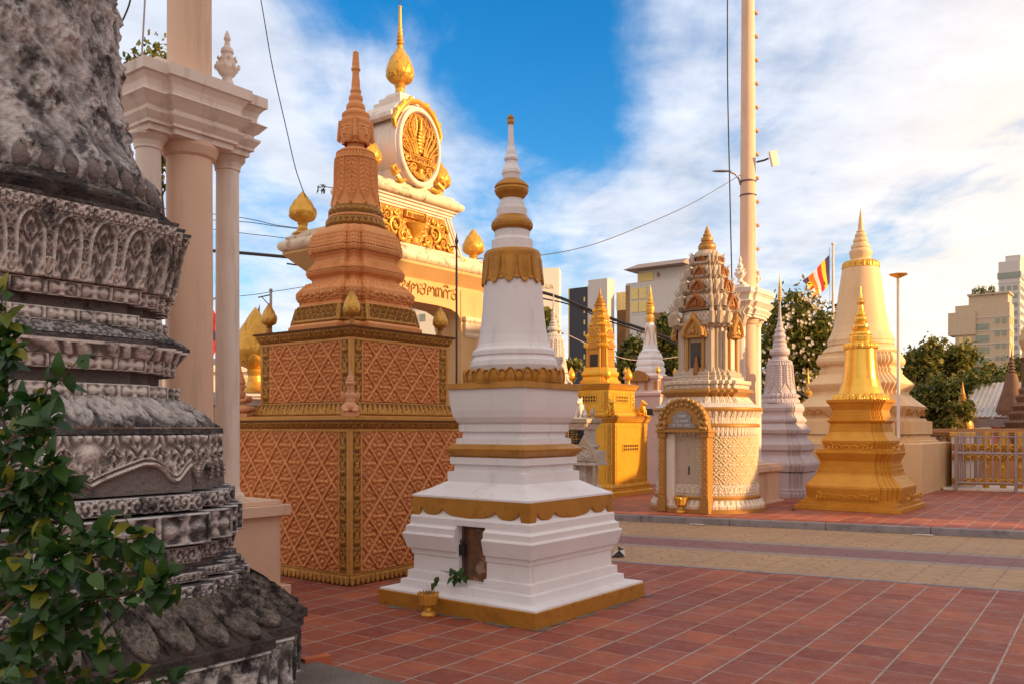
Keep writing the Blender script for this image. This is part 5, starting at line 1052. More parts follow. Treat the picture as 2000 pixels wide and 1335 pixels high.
        if op:
            a = P(-.105, 0, .001); b = P(.105, 0, .012); MB().box(min(a[0], b[0]), max(a[0], b[0]), min(a[1], b[1]), max(a[1], b[1]), zb+.08, zt2-.10).build('doorway', M['glass'], root)
            fg = [P(.03, zb+.08+z, .045) for z in (0, .06, .12, .18, .24, .30, .34)]; MB().tube(fg, [.06, .065, .05, .045, .03, .03, .008], 12).build('seated_figure', RG, root)
        else:
            a = P(-.11, 0, .001); b = P(.11, 0, .02); MB().box(min(a[0], b[0]), max(a[0], b[0]), min(a[1], b[1]), max(a[1], b[1]), zb, zt2-.02).build('blind_door', M['creamw'], root, bevel=.004)
        for e in (-1, 1):
            a = P(e*.27-.05, 0, -.02); b = P(e*.27+.05, 0, .03); MB().box(min(a[0], b[0]), max(a[0], b[0]), min(a[1], b[1]), max(a[1], b[1]), zb-.04, zt2+.10).build('corner_pilaster', S, root, bevel=.008)
    # gilt flame gables on each storey, both court sides, with horn antefixes at the corners
    def gable(u, z, w_, h_, s, d, h, m_, nm='flame_gable'):
        pts = [(-.5, 0), (.5, 0), (.54, .18), (.44, .30), (.47, .44), (.34, .56), (.33, .70), (.18, .80), (.10, .95), (0, 1.12), (-.10, .95), (-.18, .80), (-.33, .70), (-.34, .56), (-.47, .44), (-.44, .30), (-.54, .18)]
        mb = MB(); O = np.array([s[0]*h+d[0]*u, s[1]*h+d[1]*u, z]); D3 = np.array([d[0], d[1], 0])
        mb.plate([(a*w_, b*h_) for a, b in pts], O, D3, (0, 0, 1), .05*w_/.3); N = np.array([s[0], s[1], 0])
        ru = [(-.40, .05), (-.38, .3), (-.28, .5), (-.14, .7), (0, .86), (.14, .7), (.28, .5), (.38, .3), (.40, .05)]
        mb.tube([O+D3*a*w_+np.array([0, 0, b*h_])+N*.055*w_/.3 for a, b in ru], .028*w_/.3, 6)
        for a, b, r in ((0, .45, .085), (0, .25, .11), (-.16, .18, .07), (.16, .18, .07)): mb.ball(O+D3*a*w_+np.array([0, 0, b*h_])+N*.05*w_/.3, (r*w_, r*w_, r*w_*1.2), 8)
        mb.build(nm, m_, root, sharp=40)
    def antefix(x, y, z, h_, nm='horn_antefix'):
        r = math.hypot(x, y); ox, oy = x/r, y/r
        MB().tube([(x, y, z), (x+ox*.01, y+oy*.01, z+h_*.35), (x+ox*.03*h_/.2, y+oy*.03*h_/.2, z+h_*.7), (x, y, z+h_*.95), (x+ox*.06*h_/.2, y+oy*.06*h_/.2, z+h_*1.4)], [.04*h_/.2, .045*h_/.2, .034*h_/.2, .024*h_/.2, .003], 7).build(nm, S, root)
    tiers = [(70, 640, 57, 612), (60, 606, 50, 578), (51, 574, 43, 548), (43, 545, 36, 521), (35, 518, 29, 500)]
    for i, (ha, za, hb, zb2) in enumerate(tiers):
        rd('cornice', [(ha-8, za+4), (ha-2, za), (ha-2, za-3), (ha-7, za-5)], S); rd('storey', [(hb-7, za-4), (hb-9, zb2+(0 if i < 4 else 2))], S, lambda u, v, L, H: orn(u/.18+.5, v/H, .7), .02)
        wsc = (ha-8)/62.; hg = (ha-5)*Y/F*cw; zz = Z(za+ (24 if i == 0 else 1), Y); hgt = (Z(zb2, Y)-Z(za, Y))*(1.55 if i == 0 else .95)
        for s, d in (((0, -1), (1, 0)), ((1, 0), (0, 1)), ((-1, 0), (0, -1)), ((0, 1), (-1, 0))):
            gable(0, zz, .46*wsc, hgt, s, d, hg-.03, RG if i else G)
            for e in (-1, 1):
                q = hg*.62*e; x, y = s[0]*hg+d[0]*q, s[1]*hg+d[1]*q; antefix(x*.99, y*.99, Z(za-2, Y), .25*wsc+.03)
        for a in (-1, 1):
            for b in (-1, 1): antefix(a*hg*.80, b*hg*.80, Z(za-2, Y), .25*wsc+.04)
    MB().lathe(f([(28, 505), (27, 500), (22, 494), (18, 491)]), 40).build('dome', S, root)
    MB().lathe(f([(14, 493), (16, 490), (17.5, 485), (17, 480), (14, 478), (15, 477), (13, 475), (10, 474), (12, 471), (11.5, 466), (9, 464), (7, 463), (8, 460), (7, 457), (5, 456), (5.5, 453), (4, 450), (2.5, 446), (.4, 441)]), 32).build('gilt_crown', G, root)
    return root
sr = round_shrine()
pot('incense_pot', 'gold lotus incense pot at the door of the round shrine', (sr.location.x-1.08*tx*1.0+nx*.0, sr.location.y-1.08*ty, T0), 1.45)

# pole monument on the right
r_ = thing('column_monument', 'tall cream pole with stepping blocks rising behind the round shrine', 'monument', (4.78, 17.63, 0), TH, 'pole monuments')
col_monument(r_, -.38, .170, T0-.06, 14.5, M['cream'], M['creamw'], M['creamw'])
mb0 = None
for k in range(22):
    z = 4.75+k*.478; rr = np.interp(z, [4, 5.8, 10.9, 14.5], [.16, .158, .122, .094]); a = -TH+R(0)
    mb = MB(); mb.box(rr-.015, rr+.045, -.035, .035, -.02, .02).box(rr+.03, rr+.065, -.045, .045, -.045, .005); o = mb.build('step_block', M['cream'], r_, bevel=.004) if mb0 is None else None
    if mb0 is None: mb0 = o.data
    else: o = bpy.data.objects.new('step_block', mb0); C.objects.link(o); o.parent = r_
    o.location = ((rr-.158), 0, z); o.rotation_euler = (0, 0, R(-TH)); o.location = (math.cos(R(-TH))*(rr-.158)*1.0, math.sin(R(-TH))*(rr-.158), z)
for z in (6.28, 6.56): MB().lathe([(.165, z), (.168, z+.005), (.168, z+.02), (.165, z+.025)], 32).build('band_clamp', M['dmetal'], r_)
fl = thing('floodlight', 'yellow-lit square floodlight clamped to the right side of the tall cream pole', 'floodlight', (4.98, 17.55, 6.95)); fl['label'] = 'square floodlight clamped to the right side of the tall cream pole'
MB().tube([(-.05, 0, 0), (.10, -.02, .03), (.18, -.05, .06)], .02, 8).build('bracket', M['dmetal'], fl); MB().box(-.12, .12, -.02, .02, -.15, .15).box(-.09, .09, .02, .045, -.1, .1).xf(Matrix.Translation((.28, -.08, .05)) @ Matrix.Rotation(R(38), 4, 'Z') @ Matrix.Rotation(R(-20), 4, 'Y')).build('lamp_housing', M['creamw'], fl, bevel=.006)
la = thing('street_lamp', 'slim curved street lamp arm reaching left from the tall cream pole', 'lamp', (4.62, 17.6, 6.5))
MB().tube([(0, 0, 0), (-.04, -.02, .12), (-.12, -.04, .21), (-.24, -.06, .25)], .018, 8).build('arm', M['metal'], la); MB().ball((-.40, -.09, .255), (.20, .055, .022), 16).build('lamp_head', M['metal'], la)

# ------------------------------------------------------------------ golden tower
def golden_tower():
    Y = 20.2; px = 1172; root = thing('golden_tower', 'yellow gold tower shrine of stacked storeys on a square block with slotted vents', 'shrine', ((px-1000)/F*Y, Y, 0), TH)
    A, G = M['yellow'], M['yellowrel']; q = lambda v: v*Y/F*SQ
    MB().sweep([(.90, T0-.01), (.90, .18), (.86, .20), (.86, .26)], SQUARE).build('foot', A, root, bevel=.008)
    MB().sweep_rel(.85, .26, .82, .36, SQUARE, petals(.08, up=False), .025, .01).build('lotus_band', G, root)
    for h, z0, z1 in ((.80, .36, 1.72), (.585, 1.98, 2.46)):
        MB().sweep([(h, z0), (h, z1)], SQUARE).build('block_wall', A, root)
        for s, d in (((0, -1), (1, 0)), ((1, 0), (0, 1))):
            P = lambda u, z, o=0: np.array((s[0]*(h+o)+d[0]*u, s[1]*(h+o)+d[1]*u, z))
            for e in (-1, 1):
                a = e*(h-.075); MB().panel(P(a-.05, z0+.03, .001), P(a+.05, z0+.03, .001), P(a-.05, z1-.03, .001), lambda u, v, L, H: orn(u/L+.5, v/.14, .6), .018, .009).build('scroll_strip', G, root)
            L_ = h-.18; za, zb = z0+.06, z1-.06; mb = MB()
            for (ua, ub, va, vb) in ((-L_, L_, zb-.02, zb), (-L_, L_, za, za+.02), (-L_, -L_+.02, za+.02, zb-.02), (L_-.02, L_, za+.02, zb-.02)):
                a, b = P(ua, va, -.005), P(ub, vb, .012); mb.box(min(a[0], b[0]), max(a[0], b[0]), min(a[1], b[1]), max(a[1], b[1]), va, vb)
            mb.build('panel_frame', A, root)
            vz = 1.16 if h > .7 else 2.26; vl = .34 if h > .7 else .25; a, b = P(-vl, 0, .001), P(vl, 0, .006)
            MB().box(min(a[0], b[0]), max(a[0], b[0]), min(a[1], b[1]), max(a[1], b[1]), vz-.07, vz+.07).build('vent_opening', M['black'], root)
            mb = MB(); nb = 7
            for k in range(nb+1): u = -vl+2*vl*k/nb; a, b = P(u-.012, 0, .0), P(u+.012, 0, .016); mb.box(min(a[0], b[0]), max(a[0], b[0]), min(a[1], b[1]), max(a[1], b[1]), vz-.085, vz+.085)
            for zz in (vz-.085, vz-.012, vz+.065): a, b = P(-vl-.03, 0, .0), P(vl+.03, 0, .018); mb.box(min(a[0], b[0]), max(a[0], b[0]), min(a[1], b[1]), max(a[1], b[1]), zz, zz+.022)
            mb.build('vent_grille', A, root)
    for h, z in ((.80, 1.72), (.585, 2.46)):
        MB().sweep_rel(h+.01, z, h+.06, z+.10, SQUARE, frieze(.10, .5), .015, .01).sweep([(h+.075, z+.10), (h+.08, z+.13), (h+.02, z+.15)], SQUARE).build('cornice', G, root)
    MB().sweep_rel(.64, 1.87, .60, 1.98, SQUARE, petals(.08, up=True), .025, .01).build('lotus_band', G, root)
    K = kf(RD2); rd = lambda nm, lst, rel=None, m_=A: (MB().sweep_rel(*PF(lst, Y, K)[0], *PF(lst, Y, K)[1], RD2, rel, .02, .01) if rel else MB().sweep(PF(lst, Y, K), RD2)).build(nm, m_, root, sharp=45)
    rd('tower_foot', [(40, 751), (40, 744), (36, 742), (34, 736), (37, 732), (37, 728), (33, 724), (31, 718)])
    rd('cella', [(28, 718), (27, 680)], lambda u, v, L, H: np.where(np.abs(u) > L/2-.03, 1, .3*orn(u/.15, v/.2, 0)), G)
    z0 = Z(718, Y); hh = 28*Y/F*K
    MB().box(-.10, .10, -hh-.012, -hh-.001, z0+.02, z0+.30).build('doorway', M['black'], root)
    prev = 680
    for a, b, h in ((31, 680, 672), (29, 664, 650), (23, 648, 636), (19, 633, 622), (15.5, 619, 609)):
        rd('cornice', [(a-3, prev), (a, prev-4), (a, prev-7), (a-3, prev-9)]); hgt = h-8
        rd('storey', [(a-4, prev-9), (a-4.5, h-10)], lambda u, v, L, H: orn(u/.2+.5, v/H, .4), G); prev = h-10
        hg = (a-3)*Y/F*K
        for s, d in (((0, -1), (1, 0)), ((1, 0), (0, 1))):
            O = np.array((s[0]*hg, s[1]*hg, Z(h+10, Y))); w_ = .26*a/31; MB().plate([(-.5*w_, 0), (.5*w_, 0), (.5*w_, .09), (.25*w_, .15), (0, .19), (-.25*w_, .15), (-.5*w_, .09)], O, (d[0], d[1], 0), (0, 0, 1), .03).build('niche_gable', G, root, bevel=.006)
    MB().lathe(PF([(11, 602), (10, 598), (12, 594), (12, 589), (9, 586), (10, 583), (8, 580), (8.5, 576), (6.5, 573), (7, 570), (5, 567), (5, 564), (3.5, 560), (3.8, 557), (2.5, 553), (1.8, 545), (.3, 530)], Y), 28).build('crown_spire', G, root).scale.z = 1
    for x, y in ((.48, -.48), (.48, .48), (-.48, -.48)):
        o = lotus_bud('corner_bud', .42, .085, A, root, 40); o.location = (x, y, 2.60)
    return root
gt = golden_tower()
for o in gt.children:        # spire tip to y 562
    if o.name.startswith('crown_spire'): z0 = Z(602, 20.2); k_ = (Z(561, 20.2)-z0)/(Z(530, 20.2)-z0); o.scale.z = k_; o.location.z = z0*(1-k_)
def lion(name, label, loc, rz, s, m_, group=None):
    root = thing(name, label, 'statue', loc, rz, group); mb = MB(); B = lambda c, r: mb.ball([q*s for q in c], [q*s for q in r], 14)
    B((0, -.06, .10), (.075, .09, .085)); B((0, .02, .17), (.065, .07, .10)); B((0, .05, .27), (.055, .06, .06)); B((0, .10, .26), (.03, .04, .03)); B((-.04, .08, .07), (.022, .022, .08)); B((.04, .08, .07), (.022, .022, .08)); B((-.04, .10, .015), (.028, .04, .018)); B((.04, .10, .015), (.028, .04, .018)); B((-.07, -.03, .05), (.03, .07, .05)); B((.07, -.03, .05), (.03, .07, .05)); B((0, -.15, .15), (.015, .015, .11)); B((-.035, .03, .33), (.015, .015, .03)); B((.035, .03, .33), (.015, .015, .03))
    o = mb.build('body', m_, root); r = o.modifiers.new('remesh', 'REMESH'); r.mode = 'VOXEL'; r.voxel_size = .009*s; r.use_smooth_shade = True; MB().box(-.10*s, .10*s, -.17*s, .15*s, -.0, .02*s).build('plinth', m_, root); return root
gp = gt.location
def on_gt(x, y): return (gp.x+nx*x+tx*y, gp.y+ny*x+ty*y)
lion('golden_lion', 'golden lion seated on the right corner ledge of the golden tower', (*on_gt(.70, .70), 1.872), TH-90, 1.1, M['yellow'], 'golden lions on the tower ledge')
lion('golden_lion', 'golden lion seated on the front corner ledge of the golden tower', (*on_gt(.70, -.70), 1.872), TH-130, 1.1, M['yellow'], 'golden lions on the tower ledge')

# white stupa with gold crown and its pink hall
YW = 24.0
ws = stupa('gold_crowned_stupa', 'slender white stupa with gold crown on a pinkish hall, between golden tower and round shrine', 1270, YW, [
 ('hall', SQUARE, [(62, g0(YW)), (62, 775), (66, 773), (66, 768), (58, 766), (50, 762), (50, 742), (54, 740), (54, 735)], M['pink']),
 ('stepped_base', RD2, [(33, 736), (33, 732), (28, 729), (30, 724), (29, 718), (26, 716), (28, 711), (27, 706), (24, 703), (25, 698), (22, 692), (21, 689)], M['white']),
 ('bell', 'o', [(18, 690), (18.5, 686), (15, 682), (12.5, 668), (10.5, 650), (8.5, 630)], M['white']),
 ('gold_crown', 'o', [(8.5, 631), (9, 622), (6.5, 614), (8, 612), (8.5, 604), (8, 600), (8.5, 598), (6, 595), (7, 592), (5, 588), (5.5, 585), (3.8, 580), (4, 577), (2.6, 572), (1.5, 562), (.3, 556)], M['gold'])])
mb = MB(); h = 13.5*YW/F
for a0 in (-90, 0): 
    for s in (-1, 1): mb.tube([((.185-.03*t)*math.cos(R(a0)+s*.55*math.sin(t*math.pi*1.0+.0)*(1-.3*t)*1.0), (.185-.03*t)*math.sin(R(a0)+s*.55*math.sin(t*math.pi)*(1-.3*t)), Z(681, YW)+t*.62) for t in np.linspace(0, 1, 22)], .012, 6)
mb.build('gold_ribbon_relief', M['gold'], ws)
mb = MB(); hh = 62*YW/F*SQ
for s, d in (((0, -1), (1, 0)), ((1, 0), (0, 1))):
    for u in (-.35, 0, .35):
        a = (s[0]*hh+d[0]*(u-.13), s[1]*hh+d[1]*(u-.13)); b = (s[0]*(hh+.01)+d[0]*(u+.13), s[1]*(hh+.01)+d[1]*(u+.13)); mb.box(min(a[0], b[0]), max(a[0], b[0]), min(a[1], b[1]), max(a[1], b[1]), 1.95, 2.12)
mb.build('vent_slots', M['black'], ws)
mb = MB(); h2 = 50*YW/F*SQ
for s, d in (((0, -1), (1, 0)), ((1, 0), (0, 1))):
    for u in (-.42, -.14, .14, .42):
        a = (s[0]*h2+d[0]*(u-.045), s[1]*h2+d[1]*(u-.045)); b = (s[0]*(h2+.01)+d[0]*(u+.045), s[1]*(h2+.01)+d[1]*(u+.045)); mb.box(min(a[0], b[0]), max(a[0], b[0]), min(a[1], b[1]), max(a[1], b[1]), Z(764, YW), Z(745, YW))
mb.build('brown_panels', M['ochre'], ws)
for x, y in ((.5, -.5), (.5, .5), (-.5, -.5)): o = lotus_bud('corner_bud', .30, .06, M['gold'], ws, 36); o.location = (x, y, Z(737, YW))
MB().plate([(-.32, 0), (.32, 0), (.30, .12), (.18, .24), (0, .30), (-.18, .24), (-.30, .12)], (-.05, -h2-.02, Z(745, YW)), (1, 0, 0), (0, 0, 1), .1).build('gilt_arch', M['goldrel'], ws)

# grey white stupa right behind the white one
YG = 20.0; PS = M['palestone']
stupa('pale_stone_stupa', 'pale grey stupa with a needle spire, half hidden behind the central white stupa', 1081, YG, [
 ('base', SQUARE, [(48, g0(YG)), (48, 900), (42, 896), (42, 780), (46, 776), (44, 770)], PS),
 ('skirts', RD2, [(44, 772), (44, 764), (36, 756), (36, 750), (38, 747), (32, 742), (30, 738), (32, 734), (28, 729), (26, 726)], PS),
 ('garlanded_bell', 'o', [(28, 728), (25, 716), (22, 700), (20, 680), (19, 665), (15, 655), (11, 651)], PS, garland(9), .02, 220),
 ('spire', 'o', [(9, 652), (8, 648), (12, 645), (12, 641), (8, 638), (9, 635), (6, 632), (7, 629), (4.5, 626), (5.2, 623), (3.6, 620), (4.2, 617), (3, 614), (3.4, 611), (2.4, 608), (2.6, 604), (1.8, 600), (1.2, 585), (.3, 557)], PS)])

# small inscribed shrine
def small_shrine():
    Y = 16.6; root = thing('memorial_shrine', 'small white stone memorial with a black plaque and carved gabled porch', 'shrine', ((1137-1000)/F*Y, Y, 0), TH); S, W_ = M['palestone'], M['shrine']
    MB().sweep([(.30, T0-.1), (.30, .45), (.27, .46), (.25, .50), (.22, .52), (.22, Z(873, Y)), (.25, Z(871, Y)), (.25, Z(868, Y)), (.19, Z(866, Y)), (.19, Z(838, Y))], SQUARE).build('pedestal', S, root, bevel=.006)
    MB().sweep_rel(.20, Z(838, Y), .25, Z(826, Y), SQUARE, petals(.06), .02, .008).sweep([(.26, Z(826, Y)), (.28, Z(824, Y)), (.28, Z(817, Y)), (.24, Z(816, Y))], SQUARE).build('cornice', W_, root, sharp=50)
    MB().box(-.16, .16, -.21, -.191, Z(866, Y), Z(839, Y)).build('plaque', M['plaque'], root)
    mb = MB()
    for i, tx_ in enumerate(('ands o', 'bocd ed', 'eno oa', 'dsanbec s', 'acno n')): glyphs(mb, tx_, (-.13, -.212, Z(844+i*4.6, Y)), (1, 0, 0), (0, 0, 1), .030, .0025)
    mb.build('plaque_lettering', M['gold'], root)
    yg = -.32
    MB().box(-.02, .50, yg-.02, .1, Z(906, Y), Z(900, Y)).box(.0, .48, yg+.05, .08, Z(900, Y), Z(878, Y)).build('porch_lintel', S, root, bevel=.006)
    for x in (.03, .45): MB().tube([(x, yg+.03, T0-.1), (x, yg+.03, .50), (x, yg+.03, Z(905, Y))], [.035, .03, .03], 12).build('porch_column', W_, root)
    g_ = [(-.27, 0), (.27, 0), (.24, .12), (.20, .16), (.18, .26), (.10, .34), (.0, .50), (-.10, .34), (-.18, .26), (-.20, .16), (-.24, .12)]
    MB().plate(g_, (.24, yg+.05, Z(899, Y)), (1, 0, 0), (0, 0, 1), .06).build('gable', W_, root, bevel=.006)
    MB().panel((.07, yg-.012, Z(897, Y)), (.41, yg-.012, Z(897, Y)), (.07, yg-.012, Z(877, Y)), lambda u, v, L, H: orn(u/.34+.5, v/H, .8), .03, .008).build('gable_carving', S, root, sharp=50)
    MB().tube([(.24+.17*math.cos(t), yg-.012, Z(893, Y)+.22*math.sin(t)) for t in np.linspace(0, math.pi, 16)], .018, 8).build('gable_arch', W_, root)
    lion('white_lion', 'white stone lion on top of the small memorial with the black plaque', (root.location.x-.03, root.location.y, Z(816, Y)), 150, 1.15, M['creamw'])
    MB().lathe([(.05, Z(816, Y)), (.03, Z(813, Y)), (.055, Z(806, Y)), (.03, Z(798, Y)), (.005, Z(793, Y))], 16, (.20, .05)).build('bud_finial', W_, root)
small_shrine()

# ------------------------------------------------------------------ planting
def leaf_cloud(mb, cen, rad, n, size, r_, flat=.0):
    """n loose leaves (bent quads) scattered in clumps through an ellipsoid"""
    cen = np.array(cen, float); rad = np.array(rad, float); nc = max(6, n//70); q = r_.normal(size=(nc, 3)); q /= np.linalg.norm(q, axis=1)[:, None]; q *= (r_.uniform(.25, 1.0, nc)**.45)[:, None]
    cl = cen+q*rad*.92; idx = r_.integers(0, nc, n); sp = r_.normal(size=(n, 3))*rad.mean()*.17*r_.uniform(.4, 1.7, nc)[idx][:, None]; P = cl[idx]+sp
    d = r_.normal(size=(n, 3)); d[:, 2] -= .3; d /= np.linalg.norm(d, axis=1)[:, None]; e = np.cross(d, r_.normal(size=(n, 3))); e /= np.linalg.norm(e, axis=1)[:, None]
    s = size*r_.uniform(.6, 1.25, n)[:, None]; V = np.stack([P-d*s*.5, P+e*s*.24, P+d*s*.55, P-e*s*.24], 1).reshape(-1, 3); f = np.arange(4*n).reshape(-1, 4)
    mb.add(V, f); return cl
def tree(name, label, base, trunk_h, trunk_r, crowns, n, size, m_, group=None, seed=1, cat='tree', blossoms=0):
    r_ = np.random.default_rng(seed); root = thing(name, label, cat, base, 0, group); mb = MB(); tb = MB(); b = np.array(base); tot = sum(c[1][0]*c[1][2] for c in crowns)
    tb.tube([(0, 0, -.05), (.06, .02, trunk_h*.5), (0, 0, trunk_h)], [trunk_r*1.3, trunk_r, trunk_r*.8], 9); cls = []
    for c, r in crowns:
        cl = leaf_cloud(mb, c, r, int(n*r[0]*r[2]/tot), size, r_); cls.append(cl)
        k = r_.choice(len(cl), min(9, len(cl)), replace=False); tb.tube([(0, 0, trunk_h*.93), tuple(np.array(c)*.5+np.array([0, 0, trunk_h*.5])), tuple(c)], [trunk_r*.7, trunk_r*.45, trunk_r*.2], 7)
        for j in k: m = (np.array(c)+cl[j])/2+r_.normal(size=3)*.1; tb.tube([tuple(np.array(c)*.8+np.array([0, 0, trunk_h*.2])), tuple(m), tuple(cl[j])], [trunk_r*.3, trunk_r*.16, trunk_r*.05], 5)
    mb.build('crown', m_, root, rel=False); tb.build('trunk', M['bark'], root)
    if blossoms:
        fb = MB(); cl = np.concatenate(cls); cl = cl[cl[:, 1] < np.median(cl[:, 1])+.4]
        for j in r_.choice(len(cl), min(blossoms, len(cl)), replace=False):
            for q in range(6):
                p = cl[j]+r_.normal(size=3)*.11+np.array([0, -.45, .05]); 
                for k in range(5): a = k*1.2566; d = np.array([math.cos(a), -.35, math.sin(a)])*.044; e = np.array([-math.sin(a), 0, math.cos(a)])*.024; fb.add([p, p+d*.6+e, p+d*1.2, p+d*.6-e], [(0, 1, 2, 3)])
        fb.build('blossoms', M['flower'], root)
    return root
def at(px, Y, z=T0-.01): return ((px-1000)/F*Y, Y, z)
def cr(px, py, rx, ry, Y, base, dp=.8):      # crown ellipsoid from its place in the view, relative to the trunk base
    c = Wp(px, py, Y); return ((c.x-base[0], c.y-base[1], c.z-base[2]), (rx*Y/F, rx*Y/F*dp, ry*Y/F))
b = at(1565, 27); tree('flowering_tree', 'leafy tree dotted with white blossoms behind the mauve grey stupa', b, 2.6, .13, [cr(1560, 655, 58, 88, 27, b), cr(1518, 680, 44, 85, 27, b), cr(1602, 690, 50, 72, 27, b), cr(1548, 770, 80, 60, 27, b)], 20000, .17, M['leaf'], seed=3, blossoms=60)
b = at(1625, 31); tree('dark_tree', 'dark green tree between the flagpole and the big cream stupa', b, 2.8, .15, [cr(1610, 690, 42, 80, 31, b), cr(1650, 650, 30, 60, 31, b), cr(1590, 780, 60, 50, 31, b)], 9000, .20, M['leafd'], seed=4)
G_ = 'trees along the back of the terrace'
b = at(1835, 36); tree('airy_tree', 'airy sunlit tree behind the lamp post, sky showing through its top', b, 3.0, .12, [cr(1822, 702, 48, 38, 36, b), cr(1862, 690, 42, 26, 36, b), cr(1790, 722, 34, 36, 36, b), cr(1885, 725, 46, 30, 36, b)], 6500, .24, M['leaf'], G_, 5)
b = at(1850, 33); tree('dense_tree', 'dense shaded tree mass above the balustrade right of the cream stupa', b, 2.0, .16, [cr(1835, 790, 58, 52, 33, b), cr(1880, 790, 60, 45, 33, b), cr(1930, 770, 55, 42, 33, b), cr(1800, 800, 40, 40, 33, b)], 12000, .22, M['leafd'], G_, 6)
b = at(1965, 37); tree('dense_tree', 'dark tree behind the tin roof at the right edge', b, 2.4, .16, [cr(1950, 745, 50, 32, 37, b), cr(1990, 740, 40, 40, 37, b)], 5000, .24, M['leafd'], G_, 7)
b = at(1890, 28.5); tree('young_tree', 'small bright green young tree in front of the ringed spire behind the balustrade', b, 1.4, .05, [cr(1880, 800, 30, 20, 28.5, b), cr(1862, 830, 24, 16, 28.5, b)], 1500, .17, M['leaf'], None, 8)
b = at(1262, 34); tree('leafy_tree', 'green tree between the brown tower and the white stupa with the gold crown', b, 3, .15, [cr(1240, 700, 38, 40, 34, b), cr(1300, 665, 34, 50, 34, b), cr(1232, 745, 35, 35, 34, b), cr(1310, 730, 35, 40, 34, b)], 9000, .22, M['leafd'], G_, 9)
b = at(1112, 28); tree('bushy_tree', 'bushy tree beside the golden tower, left of it', b, 1.8, .08, [cr(1118, 720, 16, 30, 28, b), cr(1105, 745, 18, 28, 28, b), cr(1062, 640, 20, 45, 28, b)], 3000, .19, M['leaf'], None, 10)
b = at(345, 13.5, 0); tree('slim_tree', 'yellow-green tree glimpsed behind the cream column monument', b, 2.6, .07, [cr(300, 210, 58, 135, 13.5, b), cr(300, 330, 30, 45, 13.5, b)], 3600, .13, M['leaf'], None, 11)
b = at(1015, 27); tree('leafy_tree', 'small tree seen through the gate opening beside the right pier', b, 1.4, .06, [cr(905, 660, 25, 40, 27, b), cr(1035, 700, 40, 40, 27, b)], 1800, .17, M['leaf'], None, 12)
# twig growing on the gate roof
tw = thing('roof_weed', 'little green sprig growing out of the gate beside the left golden bud', 'plant', tuple(Wp(640, 366, 12.2))); mb = MB(); rr2 = random.Random(9)
for k in range(16): leaf_mesh(mb, (rr2.uniform(-.14, .0), rr2.uniform(-.05, .05), rr2.uniform(-.05, .06)), (rr2.uniform(-1, .2), rr2.uniform(-1, 1), rr2.uniform(-1, .3)), (0, 0, 1), .09, .03)
mb.build('leaves', M['vine'], tw); MB().tube([(.40, .1, -.25), (.2, .05, -.02), (-.1, 0, .02)], .006, 6).build('stem', M['stem'], tw)

